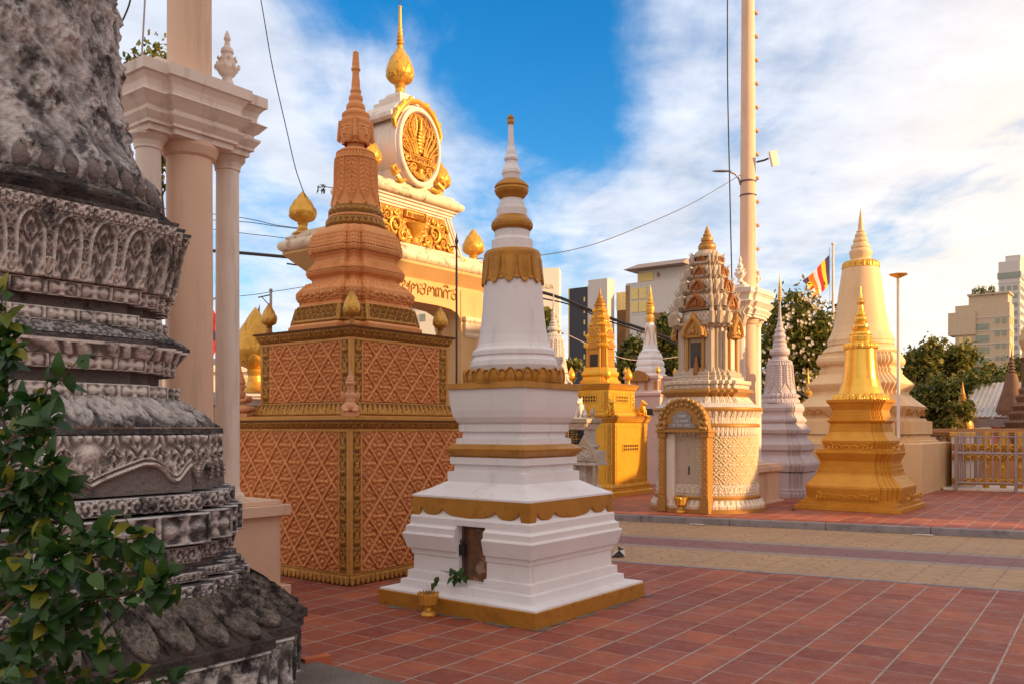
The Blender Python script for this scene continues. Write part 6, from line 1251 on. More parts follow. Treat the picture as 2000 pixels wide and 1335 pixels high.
# vine in the left foreground
def vine():
    root = thing('climbing_shrub', 'glossy green shrub with some yellow leaves in front of the grey stupa, lower left', 'shrub', (-2.05, 3.05, 0)); r2 = random.Random(21)
    lf = MB(); st = MB(); o = Vector((-2.05, 3.05, 0))
    stems = [[(-260, 1330, 3.1), (-60, 1132, 3.05), (120, 1124, 3.0), (262, 1118, 2.95)], [(-260, 1330, 3.1), (-80, 1180, 3.0), (60, 1172, 2.9), (170, 1182, 2.85), (300, 1142, 2.8), (330, 1128, 2.8)], [(-220, 1335, 3), (-40, 1290, 2.9), (90, 1310, 2.85), (200, 1322, 2.85), (335, 1328, 2.8)],
             [(-200, 1335, 3.1), (-60, 1000, 3.1), (10, 830, 3.1), (14, 700, 3.1), (-4, 570, 3.1)], [(-160, 1335, 3.1), (-30, 1010, 3.0), (40, 985, 2.95), (90, 968, 2.95), (120, 956, 2.95)], [(-160, 1300, 3.1), (-20, 1060, 3.0), (100, 1050, 2.9), (200, 1050, 2.9), (290, 1052, 2.9)],
             [(-160, 1300, 3.0), (0, 900, 3.0), (50, 800, 3.0), (118, 745, 3.0)], [(-160, 1300, 3.0), (-20, 950, 3.0), (40, 860, 2.9), (100, 830, 2.9)], [(-180, 1335, 2.9), (0, 1240, 2.8), (120, 1230, 2.8), (215, 1262, 2.8)], [(-180, 1335, 2.9), (0, 1100, 2.9), (90, 1060, 2.85), (170, 1080, 2.85)],
             [(-180, 1335, 2.9), (0, 960, 2.9), (60, 930, 2.9), (110, 905, 2.85)], [(-150, 1335, 2.8), (20, 1180, 2.7), (80, 1120, 2.7), (120, 1090, 2.7)], [(-150, 1335, 2.8), (-10, 1330, 2.7), (60, 1250, 2.7), (100, 1200, 2.7)], [(-150, 1335, 3), (0, 1000, 3), (50, 1010, 3), (110, 1020, 3)], [(-150, 1335, 3), (-30, 760, 3.1), (10, 690, 3.1), (30, 650, 3.1)]]
    for s in stems:
        P = [Wp(*q)-o for q in s]; fine = []
        for i in range(len(P)-1):
            for t in np.linspace(0, 1, 9)[:-1]: fine.append(P[i].lerp(P[i+1], t)+Vector((r2.gauss(0, .004), r2.gauss(0, .004), r2.gauss(0, .004))))
        fine.append(P[-1]); st.tube(fine, [.0065-.0045*i/len(fine) for i in range(len(fine))], 6); n = len(fine); k = 7
        start = Vector((r2.uniform(-.1, .1), r2.uniform(-.1, .1), 0)); st.tube([start, fine[0]], [.012, .0065], 6)
        for i in range(8, n):
            if P[0] is None: continue
            dirn = (fine[i]-fine[i-1]).normalized()
            for _ in range(3 if r2.random() < .6 else 2):
                sd_ = r2.choice((-1, 1)); side = Vector((r2.uniform(-.4, .6), r2.uniform(-1, .15), r2.uniform(-.9, .8))).normalized(); d = (dirn*r2.uniform(.1, .9)+side).normalized()
                L_ = r2.uniform(.038, .085); p0 = fine[i]+d*.02; st.tube([fine[i], p0], .0012, 4); leaf_mesh(lf, tuple(p0), d, (r2.uniform(-.5, .5), r2.uniform(-1, -.1), r2.uniform(.2, 1)), L_, L_*r2.uniform(.55, .72), r2.uniform(.0, .35), r2.uniform(-.1, .6), n=8)
            if i % 6 == 0:      # short side shoot
                e = fine[i]+Vector((r2.uniform(-.04, .12), r2.uniform(-.12, .05), r2.uniform(-.09, .10))); st.tube([fine[i], e], .002, 5)
                for t in (.35, .6, .8, 1.0):
                    q = fine[i].lerp(e, t); d = Vector((r2.uniform(-.5, 1), r2.uniform(-1, .3), r2.uniform(-.8, .8))).normalized(); L_ = r2.uniform(.04, .08); leaf_mesh(lf, tuple(q), d, (r2.uniform(-.4, .4), -.6, .7), L_, L_*.62, .15, r2.uniform(0, .5), n=8)
    lf.build('leaves', M['vine'], root, rel=False, sharp=120); st.build('stems', M['stem'], root)
vine()

# ------------------------------------------------------------------ terrace furniture on the right
lp = thing('lamp_post', 'slender pale post with a flat hexagonal lamp head, standing by the big cream stupa', 'lamp post', (9.02, 20.32, Z(863, YC)-.02))
MB().tube([(0, 0, 0), (0, 0, 3.9)], .038, 12).lathe([(.08, 0), (.08, .03), (.05, .05)], 16).build('post', M['creamw'], lp)
MB().lathe([(.03, 3.86), (.06, 3.88), (.22, 3.95), (.225, 3.965), (.05, 3.97)], 6).build('lamp_head', M['gold'], lp, sharp=20)
def balustrade():
    root = thing('balustrade', 'ochre balustrade with turned balusters running behind the white railing', 'balustrade', (11.6, 25.6, T0-.01), TH); m_ = mat('rusty_ochre_render', (.50, .26, .11), (.42, .20, .08), .75, ns=2)
    L_ = 11.0
    MB().box(-1.5, L_, -.14, .14, 0, .16).box(-1.5, L_, -.10, .10, .16, .72).box(-1.5, L_, -.13, .13, .72, .80).build('base_wall', m_, root, bevel=.01); MB().box(-1.5, L_, -.12, .12, 1.32, 1.38).box(-1.5, L_, -.17, .17, 1.38, 1.50).build('hand_rail', m_, root, bevel=.01)
    o0 = None
    for k in range(46):
        x = -1.4+k*.27
        if o0 is None: o0 = MB().lathe([(.075, .80), (.075, .83), (.04, .86), (.05, .90), (.088, .97), (.09, 1.02), (.06, 1.12), (.038, 1.20), (.045, 1.24), (.075, 1.28), (.075, 1.32)], 16).build('baluster', m_, root); o0.location.x = x
        else: o = o0.copy(); C.objects.link(o); o.parent = root; o.location.x = x
balustrade()
def railing():
    p0 = Vector((10.66, 20.9, 0)); d = Vector((.90, -.436, 0)).normalized(); root = thing('metal_railing', 'grey mauve metal railing with spear tips around the white and gold grave', 'railing', (p0.x, p0.y, T0), math.degrees(math.atan2(d.y, d.x))); m_ = M['rail']
    for (ox, oy, ang, Ls) in ((0, 0, 0, 3.8), (0, 0, 70, 2.4)):
        c, s_ = math.cos(R(ang)), math.sin(R(ang)); X = lambda u, z, y=0: (ox+c*u, oy+s_*u, z)
        for z, r in ((.20, .022), (.90, .028), (1.30, .014)): MB().tube([X(0, z), X(Ls, z)], r, 6).build('rail', m_, root)
        for u in (0, 1.25, 2.5, 3.75):
            if u <= Ls and not (ang and u == 0): MB().tube([X(u, 0), X(u, 1.34)], .035, 6).build('post', m_, root)
        n = int(Ls/.155); o0 = None
        for k in range(1, n):
            if o0 is None: o0 = MB().tube([(0, 0, .2), (0, 0, 1.36), (0, 0, 1.44)], [.016, .016, .002], 6).build('bar', m_, root); o = o0
            else: o = o0.copy(); C.objects.link(o); o.parent = root
            o.location = X(k*.155, 0)
railing()
gv = thing('gilded_grave', 'low white grave with gold scroll trim inside the metal railing', 'grave', (12.2, 21.5, T0), -26)
MB().box(-1.4, 3, -1.1, 1.3, 0, .05).build('white_slab', M['creamw'], gv, bevel=.005)
def gbox(x0, x1, y0, y1, z1): MB().box(x0, x1, y0, y1, .05, z1).build('plinth_block', M['creamw'], gv, bevel=.01); MB().box(x0-.04, x1+.04, y0-.04, y1+.04, z1, z1+.10).build('gold_cap', M['gold'], gv, bevel=.01)
gbox(-1.2, -.72, -.6, .3, 1.30)
for k, (z, x0, x1) in enumerate(((.12, -1.2, 2.8), (.72, -1.2, 2.8), (.96, -1.2, 2.8))):
    MB().panel((x0, -.66, z), (x1, -.66, z), (x0, -.66, z+.16), lambda u, v, L, H: orn(u/.22, v/H, 1.), .04, .012).build('gold_scroll_band', M['yellowrel'], gv)
for k in range(9):
    x = -.45+k*.36; MB().lathe([(.07, .05), (.07, .12), (.045, .16), (.05, .4), (.085, .55), (.045, .75), (.045, 1.0), (.08, 1.08), (.08, 1.28), (.11, 1.32), (.11, 1.42)], 14, (x, -.5)).build('gold_post', M['gold'], gv)
sheet2 = thing('ringed_stupa', 'dark brown ringed stupa cut off by the right edge of the photo', 'stupa', at(2052, 25.5), TH); BR = mat('dark_brown_render', (.22, .12, .07), (.16, .085, .05), .8)
q = PF([(100, g0(25.5)), (98, 862), (90, 858), (94, 846), (84, 840), (90, 830), (78, 824), (82, 812), (70, 806), (76, 798), (64, 790), (68, 780), (60, 774), (62, 766), (56, 760), (56, 712), (62, 704)], 25.5, kf(RD2)); MB().sweep(q, RD2).build('stepped_base', BR, sheet2, bevel=.01)
MB().lathe(PF([(50, 704), (48, 690), (54, 670), (50, 650), (40, 630), (44, 620), (30, 600), (20, 560), (8, 500), (1, 420)], 25.5), 40).build('bell', M['gate'], sheet2)
for nm, lb, px, Y, l, m_ in (('gold_spire_stupa', 'tiny gold spire peeking out between the mauve stupa and the cream stupa', 1578, 26, [(16, g0(26)), (16, 800), (12, 786), (13, 780), (8, 772), (9, 766), (5, 760), (5, 752), (3, 746), (1.5, 730), (.3, 717)], M['gold']),
                             ('ringed_spire_stupa', 'small brown ringed spire among the trees behind the balustrade', 1880, 30, [(22, g0(30)), (20, 830), (14, 806), (13, 800), (11, 797), (11.5, 793), (9.5, 791), (10, 787), (8, 785), (8.5, 781), (6.5, 779), (7, 775), (5, 773), (5.5, 769), (4, 767), (2, 756), (.3, 743)], M['ochre']),
                             ('tiered_spire_stupa', 'thin dark tiered spire in front of the tan apartment block', 1976, 30, [(30, g0(30)), (28, 800), (16, 760), (9, 730), (5, 727), (8, 725), (4, 721), (7, 719), (3.5, 715), (6, 713), (3, 709), (5, 707), (2, 702), (3.2, 700), (1.4, 695), (.3, 680)], BR)):
    rt = thing(nm, lb, 'stupa', at(px, Y)); MB().lathe([(a, z-T0+.01) for a, z in PF(l, Y)], 28).build('spire', m_, rt)
hs = thing('tin_roofed_hut', 'hut with pale corrugated tin roof at the right edge behind the balustrade', 'hut', at(1958, 31), TH)
mb = MB(); 
for k in range(22): mb.box(-1.0+k*.16, -1.0+k*.16+.05, -1.6, 1.6, 0, .03)
MB().box(-1.1, 2.6, -1.6, 1.6, -.03, 0).build('roof', M['tin'], hs, (0, 0, 2.55)).rotation_euler = (R(24), 0, 0); mb.build('roof_ribs', M['tin'], hs, (0, 0, 2.55)).rotation_euler = (R(24), 0, 0)
MB().box(-1.1, 2.6, -1.5, -1.44, 1.55, 1.84).box(-1.0, 2.5, -1.3, 1.3, 0, .9).build('fascia_and_wall', M['conc'], hs)
MB().box(-.15, .75, -1.36, -1.32, .9, 1.55).build('pink_sign', mat('pink_board', (.75, .28, .36), (.7, .22, .3), bump=0), hs)

# flags
FC = {k: mat('flag_'+k, c, c, .8, bump=0) for k, c in dict(blue=(.05, .03, .10), yellow=(.85, .48, .02), red=(.72, .02, .02), white=(.8, .7, .66), orange=(.85, .22, .02)).items()}; FL = list(FC.values())
def flag(root, tl, bl, tr, br, cols, fn=None, nu=24, nv=14, wave=.06):
    tl, bl, tr, br = (Vector(q) for q in (tl, bl, tr, br)); V = []; mb = MB()
    for j in range(nv+1):
        for i in range(nu+1):
            u, v = i/nu, j/nv; p = tl.lerp(bl, v).lerp(tr.lerp(br, v), u); p.y += wave*math.sin(u*9+v*3)*u; p.z += .04*math.sin(u*7+v*2)*u; p.x += .03*math.sin(v*8+u*5)*u; V.append(tuple(p))
    f = []; mi = []
    for j in range(nv):
        for i in range(nu): f.append((j*(nu+1)+i, j*(nu+1)+i+1, (j+1)*(nu+1)+i+1, (j+1)*(nu+1)+i)); mi.append(cols((i+.5)/nu, (j+.5)/nv))
    mb.add(V, f); mb.M = [np.array(mi)]; return mb.build('flag_cloth', FL, root, rel=False)
def bcols(u, v):
    if u < .8: return [0, 1, 2, 3, 4][min(4, int(u/.16))]
    return [0, 1, 2, 3, 4][min(4, int(v*5))]
fp = thing('flagpole', 'pale flagpole flying the striped blue yellow red white orange flag behind the cream stupa', 'flagpole', at(1627, 29)); b0 = Vector(at(1627, 29))
MB().tube([(0, 0, 0), (0, 0, Z(478, 29)-T0)], [.06, .035], 10).ball((0, 0, Z(476, 29)-T0), .06, 10).build('pole', M['creamw'], fp)
MB().tube([Wp(1620, 483, 29)-b0, Wp(1620, 500, 29)-b0, Wp(1621, 600, 29)-b0], .008, 5).build('halyard', M['metal'], fp)
w_ = lambda x, y, Y=29: Wp(x, y, Y)-b0
flag(fp, w_(1619.5, 498), w_(1620.5, 553), w_(1569, 550, 28.8), w_(1592, 588, 28.6), bcols)
fg = thing('flagpole', 'short grey pole with a bracket and drooping flag behind the big golden bud', 'flagpole', at(529, 22, 0)); b0 = Vector(at(529, 22, 0)); w2 = lambda x, y, Y=22: Wp(x, y, Y)-b0
MB().tube([(0, 0, 0), (0, 0, Z(567, 22))], .035, 8).ball((0, 0, Z(567, 22)), .05, 8).build('pole', M['metal'], fg); MB().tube([w2(527, 576), w2(504, 581)], .016, 6).tube([w2(527, 597), w2(511, 580)], .013, 6).build('bracket', M['dmetal'], fg)
flag(fg, w2(507, 594), w2(508, 610), w2(490, 645), w2(520, 655), lambda u, v: 0 if v < .45 else (1 if v < .75 else 2), wave=.03)
fg = thing('flagpole', 'pole with a hanging red and blue flag seen between the two cream columns', 'flagpole', at(440, 20, 0)); b0 = Vector(at(440, 20, 0)); w3 = lambda x, y, Y=20: Wp(x, y, Y)-b0
MB().tube([(0, 0, 0), (0, 0, Z(560, 20))], .03, 8).tube([w3(438, 575), w3(413, 587)], .015, 6).build('pole', M['metal'], fg)
flag(fg, w3(414, 600), w3(410, 700), w3(430, 640), w3(428, 680), lambda u, v: 2 if v < .33 or v > .66 else 0, wave=.03)

# ------------------------------------------------------------------ far buildings
def bld(name, label, px, Y, wl, wr, ytop, m_, rz=TH, cat='building', z0=0, bev=0):
    """box with its near corner seen at px; wl / wr metres along the two visible faces"""
    root = thing(name, label, cat, ((px-1000)/F*Y, Y, z0), rz); h = Z(ytop, Y)-z0
    MB().box(-wl, 0, 0, wr, 0, h).build('block', m_, root); root['h'] = h; del root['h']; return root, h
def wins(root, face, u0, u1, nu, z0, z1, nz, w_, hh, m_, name='window', off=.12, wall=0, depth=.3):
    o0 = None
    for j in range(nz):
        for i in range(nu):
            u = u0+(u1-u0)*(i+.5)/nu; z = z0+(z1-z0)*(j+.5)/nz
            if o0 is None:
                mb = MB(); (mb.box(-w_/2, w_/2, -off, depth, -hh/2, hh/2) if face == 'l' else mb.box(-depth, off, -w_/2, w_/2, -hh/2, hh/2)); o0 = mb.build(name, m_, root); o = o0
            else: o = o0.copy(); C.objects.link(o); o.parent = root
            o.location = (u, wall if face == 'l' else 0, z) if face == 'l' else (wall, u, z)
BW = mat('pale_tower_wall', (.62, .56, .52), (.55, .49, .45), .8, bump=0); BT = mat('tan_tower_wall', (.58, .44, .30), (.50, .38, .26), .8, bump=0); BG = mat('charcoal_cladding', (.045, .045, .06), rough=.6, bump=0); BB = mat('brown_louvre_cladding', (.36, .20, .09), (.24, .12, .05), .6, ns=.6, bump=0); BL = mat('pale_yellow_blinds', (.80, .62, .24), (.7, .52, .2), .7, bump=0); BGL = mat('green_grey_glass', (.30, .33, .26), (.22, .25, .2), .3, bump=0); BY = mat('cream_far_wall', (.84, .76, .62), (.78, .69, .54), .8, bump=0)
def floors(root, wl, wr, h, n, m_, t=.12, out=.12, z0=0.):
    o0 = None
    for k in range(1, n):
        z = z0+(h-z0)*k/n
        if o0 is None: o0 = MB().box(-wl-out, out, -out, wr, -t, t).build('floor_band', m_, root); o = o0
        else: o = o0.copy(); C.objects.link(o); o.parent = root
        o.location.z = z
# tan apartment block
r_, h = bld('apartment_block', 'tan apartment block with dark balconies rising over the trees on the right', 1972, 150, 8.5, 5, 590, BT)
MB().box(-9.6, -5.2, -.4, 4, h-5.2, h-1.2).build('projecting_corner', BT, r_); MB().box(-6.4, -.3, .3, 5, h, h+1.6).build('penthouse', BT, r_); MB().box(-6.6, 0, -.1, 5, h+1.6, h+1.9).build('roof_slab', BT, r_)
wins(r_, 'l', -5.3, -3.1, 1, 2, h-3, 9, 2.2, 1.2, BGL, 'balcony', .02); wins(r_, 'l', -8.2, -5.6, 2, 2, h-3, 9, .7, 1.0, BL); wins(r_, 'l', -2.4, -.3, 2, 2, h-2, 9, .6, .8, BGL); wins(r_, 'r', .5, 4.5, 2, 2, h-2, 9, .9, 1.0, BL)
MB().box(-5.4, -3.0, -.25, -.0, 0, .5).build('balcony_parapet', BT, r_, (0, 0, 4))
floors(r_, 8.5, 5, h, 10, BW, .07, .10)
o0 = None
for j in range(9):
    for i in range(5):
        o = MB().box(-.03, .03, -.05, .02, -.5, .0).build('rail_post', BT, r_) if o0 is None else o0.copy()
        if o0 is None: o0 = o
        else: C.objects.link(o); o.parent = r_
        o.location = (-5.1+i*.45, -.12, 2+(h-5)*(j+.5)/9)
leafg = MB(); leaf_cloud(leafg, (-3.2, 1, h+2.2), (3.4, 1.2, .7), 500, .5, np.random.default_rng(2)); leafg.build('foliage', M['leaf'], r_, rel=False)
r_, h = bld('glass_tower', 'pale high-rise with rows of windows at the far right edge', 1992, 230, 5, 12, 508, BW); wins(r_, 'l', -4.8, -.3, 3, 6, h-6, 15, .9, 1.1, BGL); wins(r_, 'r', .5, 11, 5, 6, h-6, 15, 1.2, 1.1, BGL); floors(r_, 5, 12, h, 16, BW, .12, .12); MB().box(-5.25, .25, -.25, 12, h-4.5, h-3).build('top_band', BGL, r_); MB().box(-3.5, 0, 1, 10, h, h+1.6).build('plant_room', BW, r_)
# white office block behind the round shrine
r_, h = bld('office_block', 'white office block with yellow blinds and jutting roof slab behind the round shrine', 1338, 120, 9.3, 3, 541, BW)
MB().box(-9.35, -8.7, -.06, 2, 0, h-.3).build('brown_edge', BB, r_); MB().box(.0, .06, .1, 1.0, 0, h-.6).build('brown_edge', BB, r_)
wins(r_, 'l', -8.5, -5.9, 2, h-4.4, h-.7, 2, 1.15, 1.55, BL); MB().box(-8.6, -5.9, -.05, .0, h-4.6, h-4.5).build('sill', BW, r_)
MB().box(-7.7, 0, .6, 4, h, h+1.7).build('top_storey', BW, r_); wins(r_, 'l', -7.6, -5.2, 1, h+.1, h+1.4, 1, 2.4, 1.2, BL, 'window', .1, .6); wins(r_, 'l', -4.6, -4.2, 1, h+.5, h+1.2, 1, .4, .6, BB, 'small_window', .1, .6)
MB().sweep([(0, h+1.75), (1, h+2.6)], lambda t: np.array([(.4-t*.2, -1.4+t*1.6), (.4-t*.2, 4), (-9.0+t*1.6, 4), (-9.0+t*1.6, -1.4+t*1.6)])).build('jutting_roof', mat('grey_brown_soffit', (.36, .28, .24), bump=0), r_); MB().box(-4.8, -3.0, -.03, .02, 0, h-4.6).build('recessed_strip', BB, r_)
# tower of dark, white and brown parts
r_, h = bld('striped_tower', 'tower of charcoal, white and brown louvred blocks behind the golden tower', 1186, 140, 3.6, 2.2, 543, BW)
MB().box(-7.7, -3.6, .6, 4, 0, h-.9).build('dark_block', BG, r_); MB().box(-7.85, -7.65, .5, 4, 0, h-.9).build('gold_edge', BL, r_); MB().box(-3.9, -3.3, .3, 3, 0, h-.8).build('pale_strip', BW, r_)
wins(r_, 'l', -4.9, -4.5, 1, 3, h-2, 11, .28, .75, BL, 'window', .05, .6)
MB().box(.3, 4.2, 2.6, 7, 0, h-2.1).build('brown_block', BB, r_); MB().box(.35, 4.15, 2.5, 2.6, h-5.0, h-2.1).build('gilded_top', BL, r_)
o0 = None
for k in range(5):
    o = MB().box(.3+k*.95, .42+k*.95, 2.35, 2.6, h-5.0, h-2.0).build('fin', BY, r_)
for k in range(26): MB().box(.33+k*.148, .37+k*.148, 2.50, 2.6, 0, h-5.0).build('louvre', BB, r_)
MB().box(2.2, 3.6, 3, 5, h-2.1, h-1.4).build('roof_room', BW, r_); MB().tube([(3.9, 3, h-2), (3.9, 3, h+2.2)], .03, 5).build('mast', M['dmetal'], r_)
# hotel with roof lettering
def letters(body, size, loc, parent):
    fc = bpy.data.curves.new('lettering', 'FONT'); fc.body = body; fc.size = size; fc.extrude = .04; tmp = bpy.data.objects.new('tmp', fc); C.objects.link(tmp); bpy.context.view_layer.update()
    me = bpy.data.meshes.new_from_object(tmp); bpy.data.objects.remove(tmp); me.materials.clear(); me.materials.append(BL); o = bpy.data.objects.new('lettering', me); C.objects.link(o); o.parent = parent; o.location = loc; o.rotation_euler = (R(90), 0, 0)
r_, h = bld('hotel_block', 'bright cream hotel block with gold roof lettering, right beside the white stupa', 1092, 170, 9.5, 5, 523, BY, rz=TH+30)
letters('SHANGRI-LA', 1.25, (-8.1, -.08, h-4.0), r_)
letters('HOTEL', .7, (-4.3, -.08, h-5.0), r_)
# pale block seen through the gate
r_, h = bld('pale_block', 'pale green and white block seen through the gate opening', 862, 80, 5.5, 3, 575, BY, rz=TH+25); wins(r_, 'l', -4.6, -1.2, 3, h-2.6, h-.4, 2, .55, .6, BGL); wins(r_, 'l', -3.6, -1.2, 2, h-6, h-3.4, 2, .35, .8, BGL)
r_, h = bld('low_wing', 'low cream wing in front of the pale block behind the gate', 905, 60, 5.6, 3, 672, BY, rz=TH+25)
# yellow colonial house on the left
r_, h = bld('yellow_house', 'yellow house with blue grey roof edge seen between the cream column and the wall', 545, 45, 7.5, 4, 712, BY, rz=TH+34)
MB().box(-7.6, .2, -.2, 4.1, h-.35, h-.15).box(-7.55, .1, -.12, 4, h-1.6, h-1.45).build('cornice', BY, r_); MB().box(-7.5, 0, 0, 4, h, h+.35).build('roof_edge', mat('blue_grey_roof', (.22, .23, .30), bump=0), r_); wins(r_, 'l', -7.2, -.3, 7, .8, h-1.8, 1, .5, 1.3, BGL); wins(r_, 'l', -7.2, -.3, 7, h-1.2, h-.5, 1, .4, .45, BL)
r_, h = bld('green_house', 'dark green gabled house half hidden by trees right of the cream stupa', 1845, 42, 2.2, 3.5, 770, mat('green_wall', (.10, .15, .10), bump=0)); MB().plate([(-2.6, 0), (.2, 0), (.2, 1.2), (-.1, 1.3)], (0, -.1, h), (1, 0, 0), (0, 0, 1), .1).build('gable_roof', M['dmetal'], r_)

# ------------------------------------------------------------------ cables
def cable(label, pts, r, group=None, m_=None, name='cable'):
    P = [Wp(*q) for q in pts]; fine = []
    for i in range(len(P)-1):
        p0, p1, p2, p3 = P[max(i-1, 0)], P[i], P[i+1], P[min(i+2, len(P)-1)]
        for t in np.linspace(0, 1, 8)[:-1]: fine.append(.5*((2*p1)+(-p0+p2)*t+(2*p0-5*p1+4*p2-p3)*t*t+(-p0+3*p1-3*p2+p3)*t**3))
    fine.append(P[-1]); o = MB().tube(fine, r, 6).build(name, m_ or M['black']); return tag(o, label, 'cable', group)
cable('thick black cable bundle crossing behind the gate and golden tower', [(-200, 470, 24), (300, 484, 24), (560, 502, 24), (830, 532, 24.5), (1055, 570, 25), (1180, 617, 25), (1310, 662, 25), (1500, 735, 25), (1600, 790, 25)], .045)
cable('thinner cable just under the thick bundle right of the white stupa', [(560, 515, 24.2), (1055, 582, 25.2), (1180, 624, 25.2), (1310, 668, 25.2), (1500, 742, 25.2)], .022)
cable('black wire dropping from the sky to the left golden bud of the gate', [(495, -80, 11.5), (513, 20, 11.6), (532, 130, 11.8), (560, 255, 12), (578, 332, 12.1), (597, 386, 12.3)], .007)
cable('thin grey wire sagging from the tall pole towards the gate', [(1446, 342, 17.6), (1350, 398, 17), (1250, 443, 16.5), (1150, 480, 16), (1045, 500, 15.6), (930, 505, 15.2)], .007, m_=M['dmetal'])
cable('upright cable hanging left of the tall pole on the right', [(1421, -60, 16.9), (1421, 150, 16.9), (1425, 350, 16.9), (1430, 570, 16.9)], .012)
cable('upper of the fine wires left of the gate', [(300, 405, 20), (470, 425, 20), (540, 440, 20), (600, 447, 20)], .008); cable('lower of the fine wires left of the gate', [(300, 425, 20), (470, 433, 20), (540, 442, 20), (620, 452, 20)], .008)
cable('wire slanting down behind the gate left end under the fine wires', [(300, 432, 21), (470, 455, 21), (560, 466, 21), (680, 490, 21)], .008); cable('wire over the flag bracket beside the pale column', [(300, 590, 23), (470, 578, 23), (530, 570, 23), (620, 556, 23)], .008)
cable('short dark wire between the grey stupa and the cream pole', [(262, -40, 8), (252, 10, 8), (234, 52, 8)], .008)
cable('pinkish rod rising from the left end of the cream entablature', [(286, -60, 7.35), (282, 20, 7.35), (277, 108, 7.35)], .008, m_=M['purple'], name='rod')
cable('white wire sagging across the golden tower and the trees', [(1080, 640, 26), (1190, 690, 26), (1250, 703, 26), (1330, 695, 26), (1400, 680, 26)], .010, m_=M['creamw'])

# ------------------------------------------------------------------ small things on the ground
tag(MB().box(-.03, .03, -.02, .02, .002, .014).build('plastic_scrap', M['blue'], loc=(-1.87, 7.72, 0), rz=20, bevel=.004), 'tiny blue plastic scrap on the tiles beside the grey stupa', 'litter')
tag(MB().add([(-.16, 0, .004), (-.05, -.03, .012), (.10, -.02, .006), (.16, .01, .014), (.05, .04, .005), (-.10, .035, .01)], [(0, 1, 2, 3, 4, 5)]).build('paper_scrap', M['litter'], loc=(3.06, 14.45, .0), rz=-24), 'flat white paper scrap by the kerb in front of the round shrine', 'litter')
tag(MB().add([(-.16, 0, .004), (-.05, -.03, .012), (.10, -.02, .006), (.16, .01, .014), (.05, .04, .005), (-.10, .035, .01)], [(0, 1, 2, 3, 4, 5)]).build('paper_scrap', M['litter'], loc=(6.15, 13.02, .0), rz=-24), 'flat white paper scrap by the kerb at the far right', 'litter')
bg = thing('plastic_bag', 'small black and white bag on the paving, half hidden behind the white stupa', 'bag', (1.33, 10.88, 0), 10)
MB().add([(-.10, -.04, 0), (.07, -.05, 0), (.06, .06, 0), (-.08, .05, 0), (.01, -.01, .075)], [(3, 2, 1, 0), (0, 1, 4), (1, 2, 4), (2, 3, 4), (3, 0, 4)]).add([(-.01, -.04, .075), (.07, -.02, .085), (.0, .02, .075), (-.01, 0, .13)], [(2, 1, 0), (0, 1, 3), (1, 2, 3), (2, 0, 3)]).build('black_part', M['black'], bg); MB().add([(-.11, -.055, .0), (.0, -.03, .078), (-.05, -.04, .08), (.075, -.055, .003), (.07, -.03, .085)], [(0, 1, 2), (1, 3, 4)]).build('white_flap', M['litter'], bg)
bk = thing('hollow_brick', 'red hollow brick lying on the footing beside the grey stupa', 'brick', (-1.31, 5.82, .0), -52)
def brick():
    mb = MB(); w_, h_, L_ = .075, .075, .19; xs = [-w_/2, -w_/2+.011, -.006, .006, w_/2-.011, w_/2]; zs = [0, .011, .0315, .0435, .064, h_]
    for i in range(5):
        for j in range(5):
            if i in (1, 3) and j in (1, 3): continue
            mb.box(xs[i], xs[i+1], -L_/2, L_/2, zs[j], zs[j+1])
    # keep only the shell: flush inner faces are removed
    V = np.concatenate(mb.V); key = {}; me = MB(); Vq = {}; faces = []
    for L_i in mb.L:
        k = tuple(sorted(tuple(np.round(V[i], 5)) for i in L_i)); key[k] = key.get(k, [])+[L_i]
    for k, v in key.items():
        if len(v) == 1: faces.append([Vq.setdefault(tuple(np.round(V[i], 5)), len(Vq)) for i in v[0]])
    me.add(list(Vq.keys()), faces); return me.build('brick_body', M['brick'], bk, rel=False)
brick()
wd = thing('weed', 'tiny dark weed at the left foot of the golden stupa', 'plant', (5.17, 16.0, T0)); mb = MB()
for k in range(10): leaf_mesh(mb, (0, 0, 0), (math.cos(k*2.4), math.sin(k*2.4), .5), (0, 0, 1), .10, .03)
mb.build('leaves', M['vine'], wd)

# ------------------------------------------------------------------ unseen buildings and stupas added beyond the right edge to shade the court
hl = thing('shading_hall', 'large added hall with tiered roof, unseen right of the court, to shade it', 'building', (16, 0, 0)); HM = M['creamw']; RT = mat('orange_roof_tiles', (.45, .16, .05), (.38, .12, .04), .6)
MB().box(0, 12, -26, 2.4, 0, 8.6).build('wall', HM, hl); MB().sweep([(0, 8.4), (1, 15.5)], lambda t: np.array([(12.8-t*5.8, -26.8), (12.8-t*5.8, 2.8-1.0*t), (-.8+t*5.8, 2.8-1.0*t), (-.8+t*5.8, -26.8)])).build('roof', RT, hl)
MB().box(.2, 2.0, 2.4, 9.0, 0, 7.2).build('porch', HM, hl); MB().sweep([(0, 7.1), (1, 8.6)], lambda t: np.array([(2.3-t*1.1, 2.9), (2.3-t*1.1, 9.3-t*.3), (-.1+t*1.1, 9.3-t*.3), (-.1+t*1.1, 2.9)])).build('porch_roof', RT, hl)  # unseen porch, added to shade the lower part of the gate
cl_ = thing('shading_wing', 'low unseen building added beyond the right edge to shade road and terrace', 'building', (18.5, 17, 0)); MB().box(0, 4, -7.2, 7, 0, 4.4).build('wall', HM, cl_); MB().sweep([(0, 4.35), (1, 5.8)], lambda t: np.array([(4.5-t*2.4, -7.4), (4.5-t*2.4, 7.3), (-.5+t*2.4, 7.3), (-.5+t*2.4, -7.4)])).build('roof', RT, cl_)
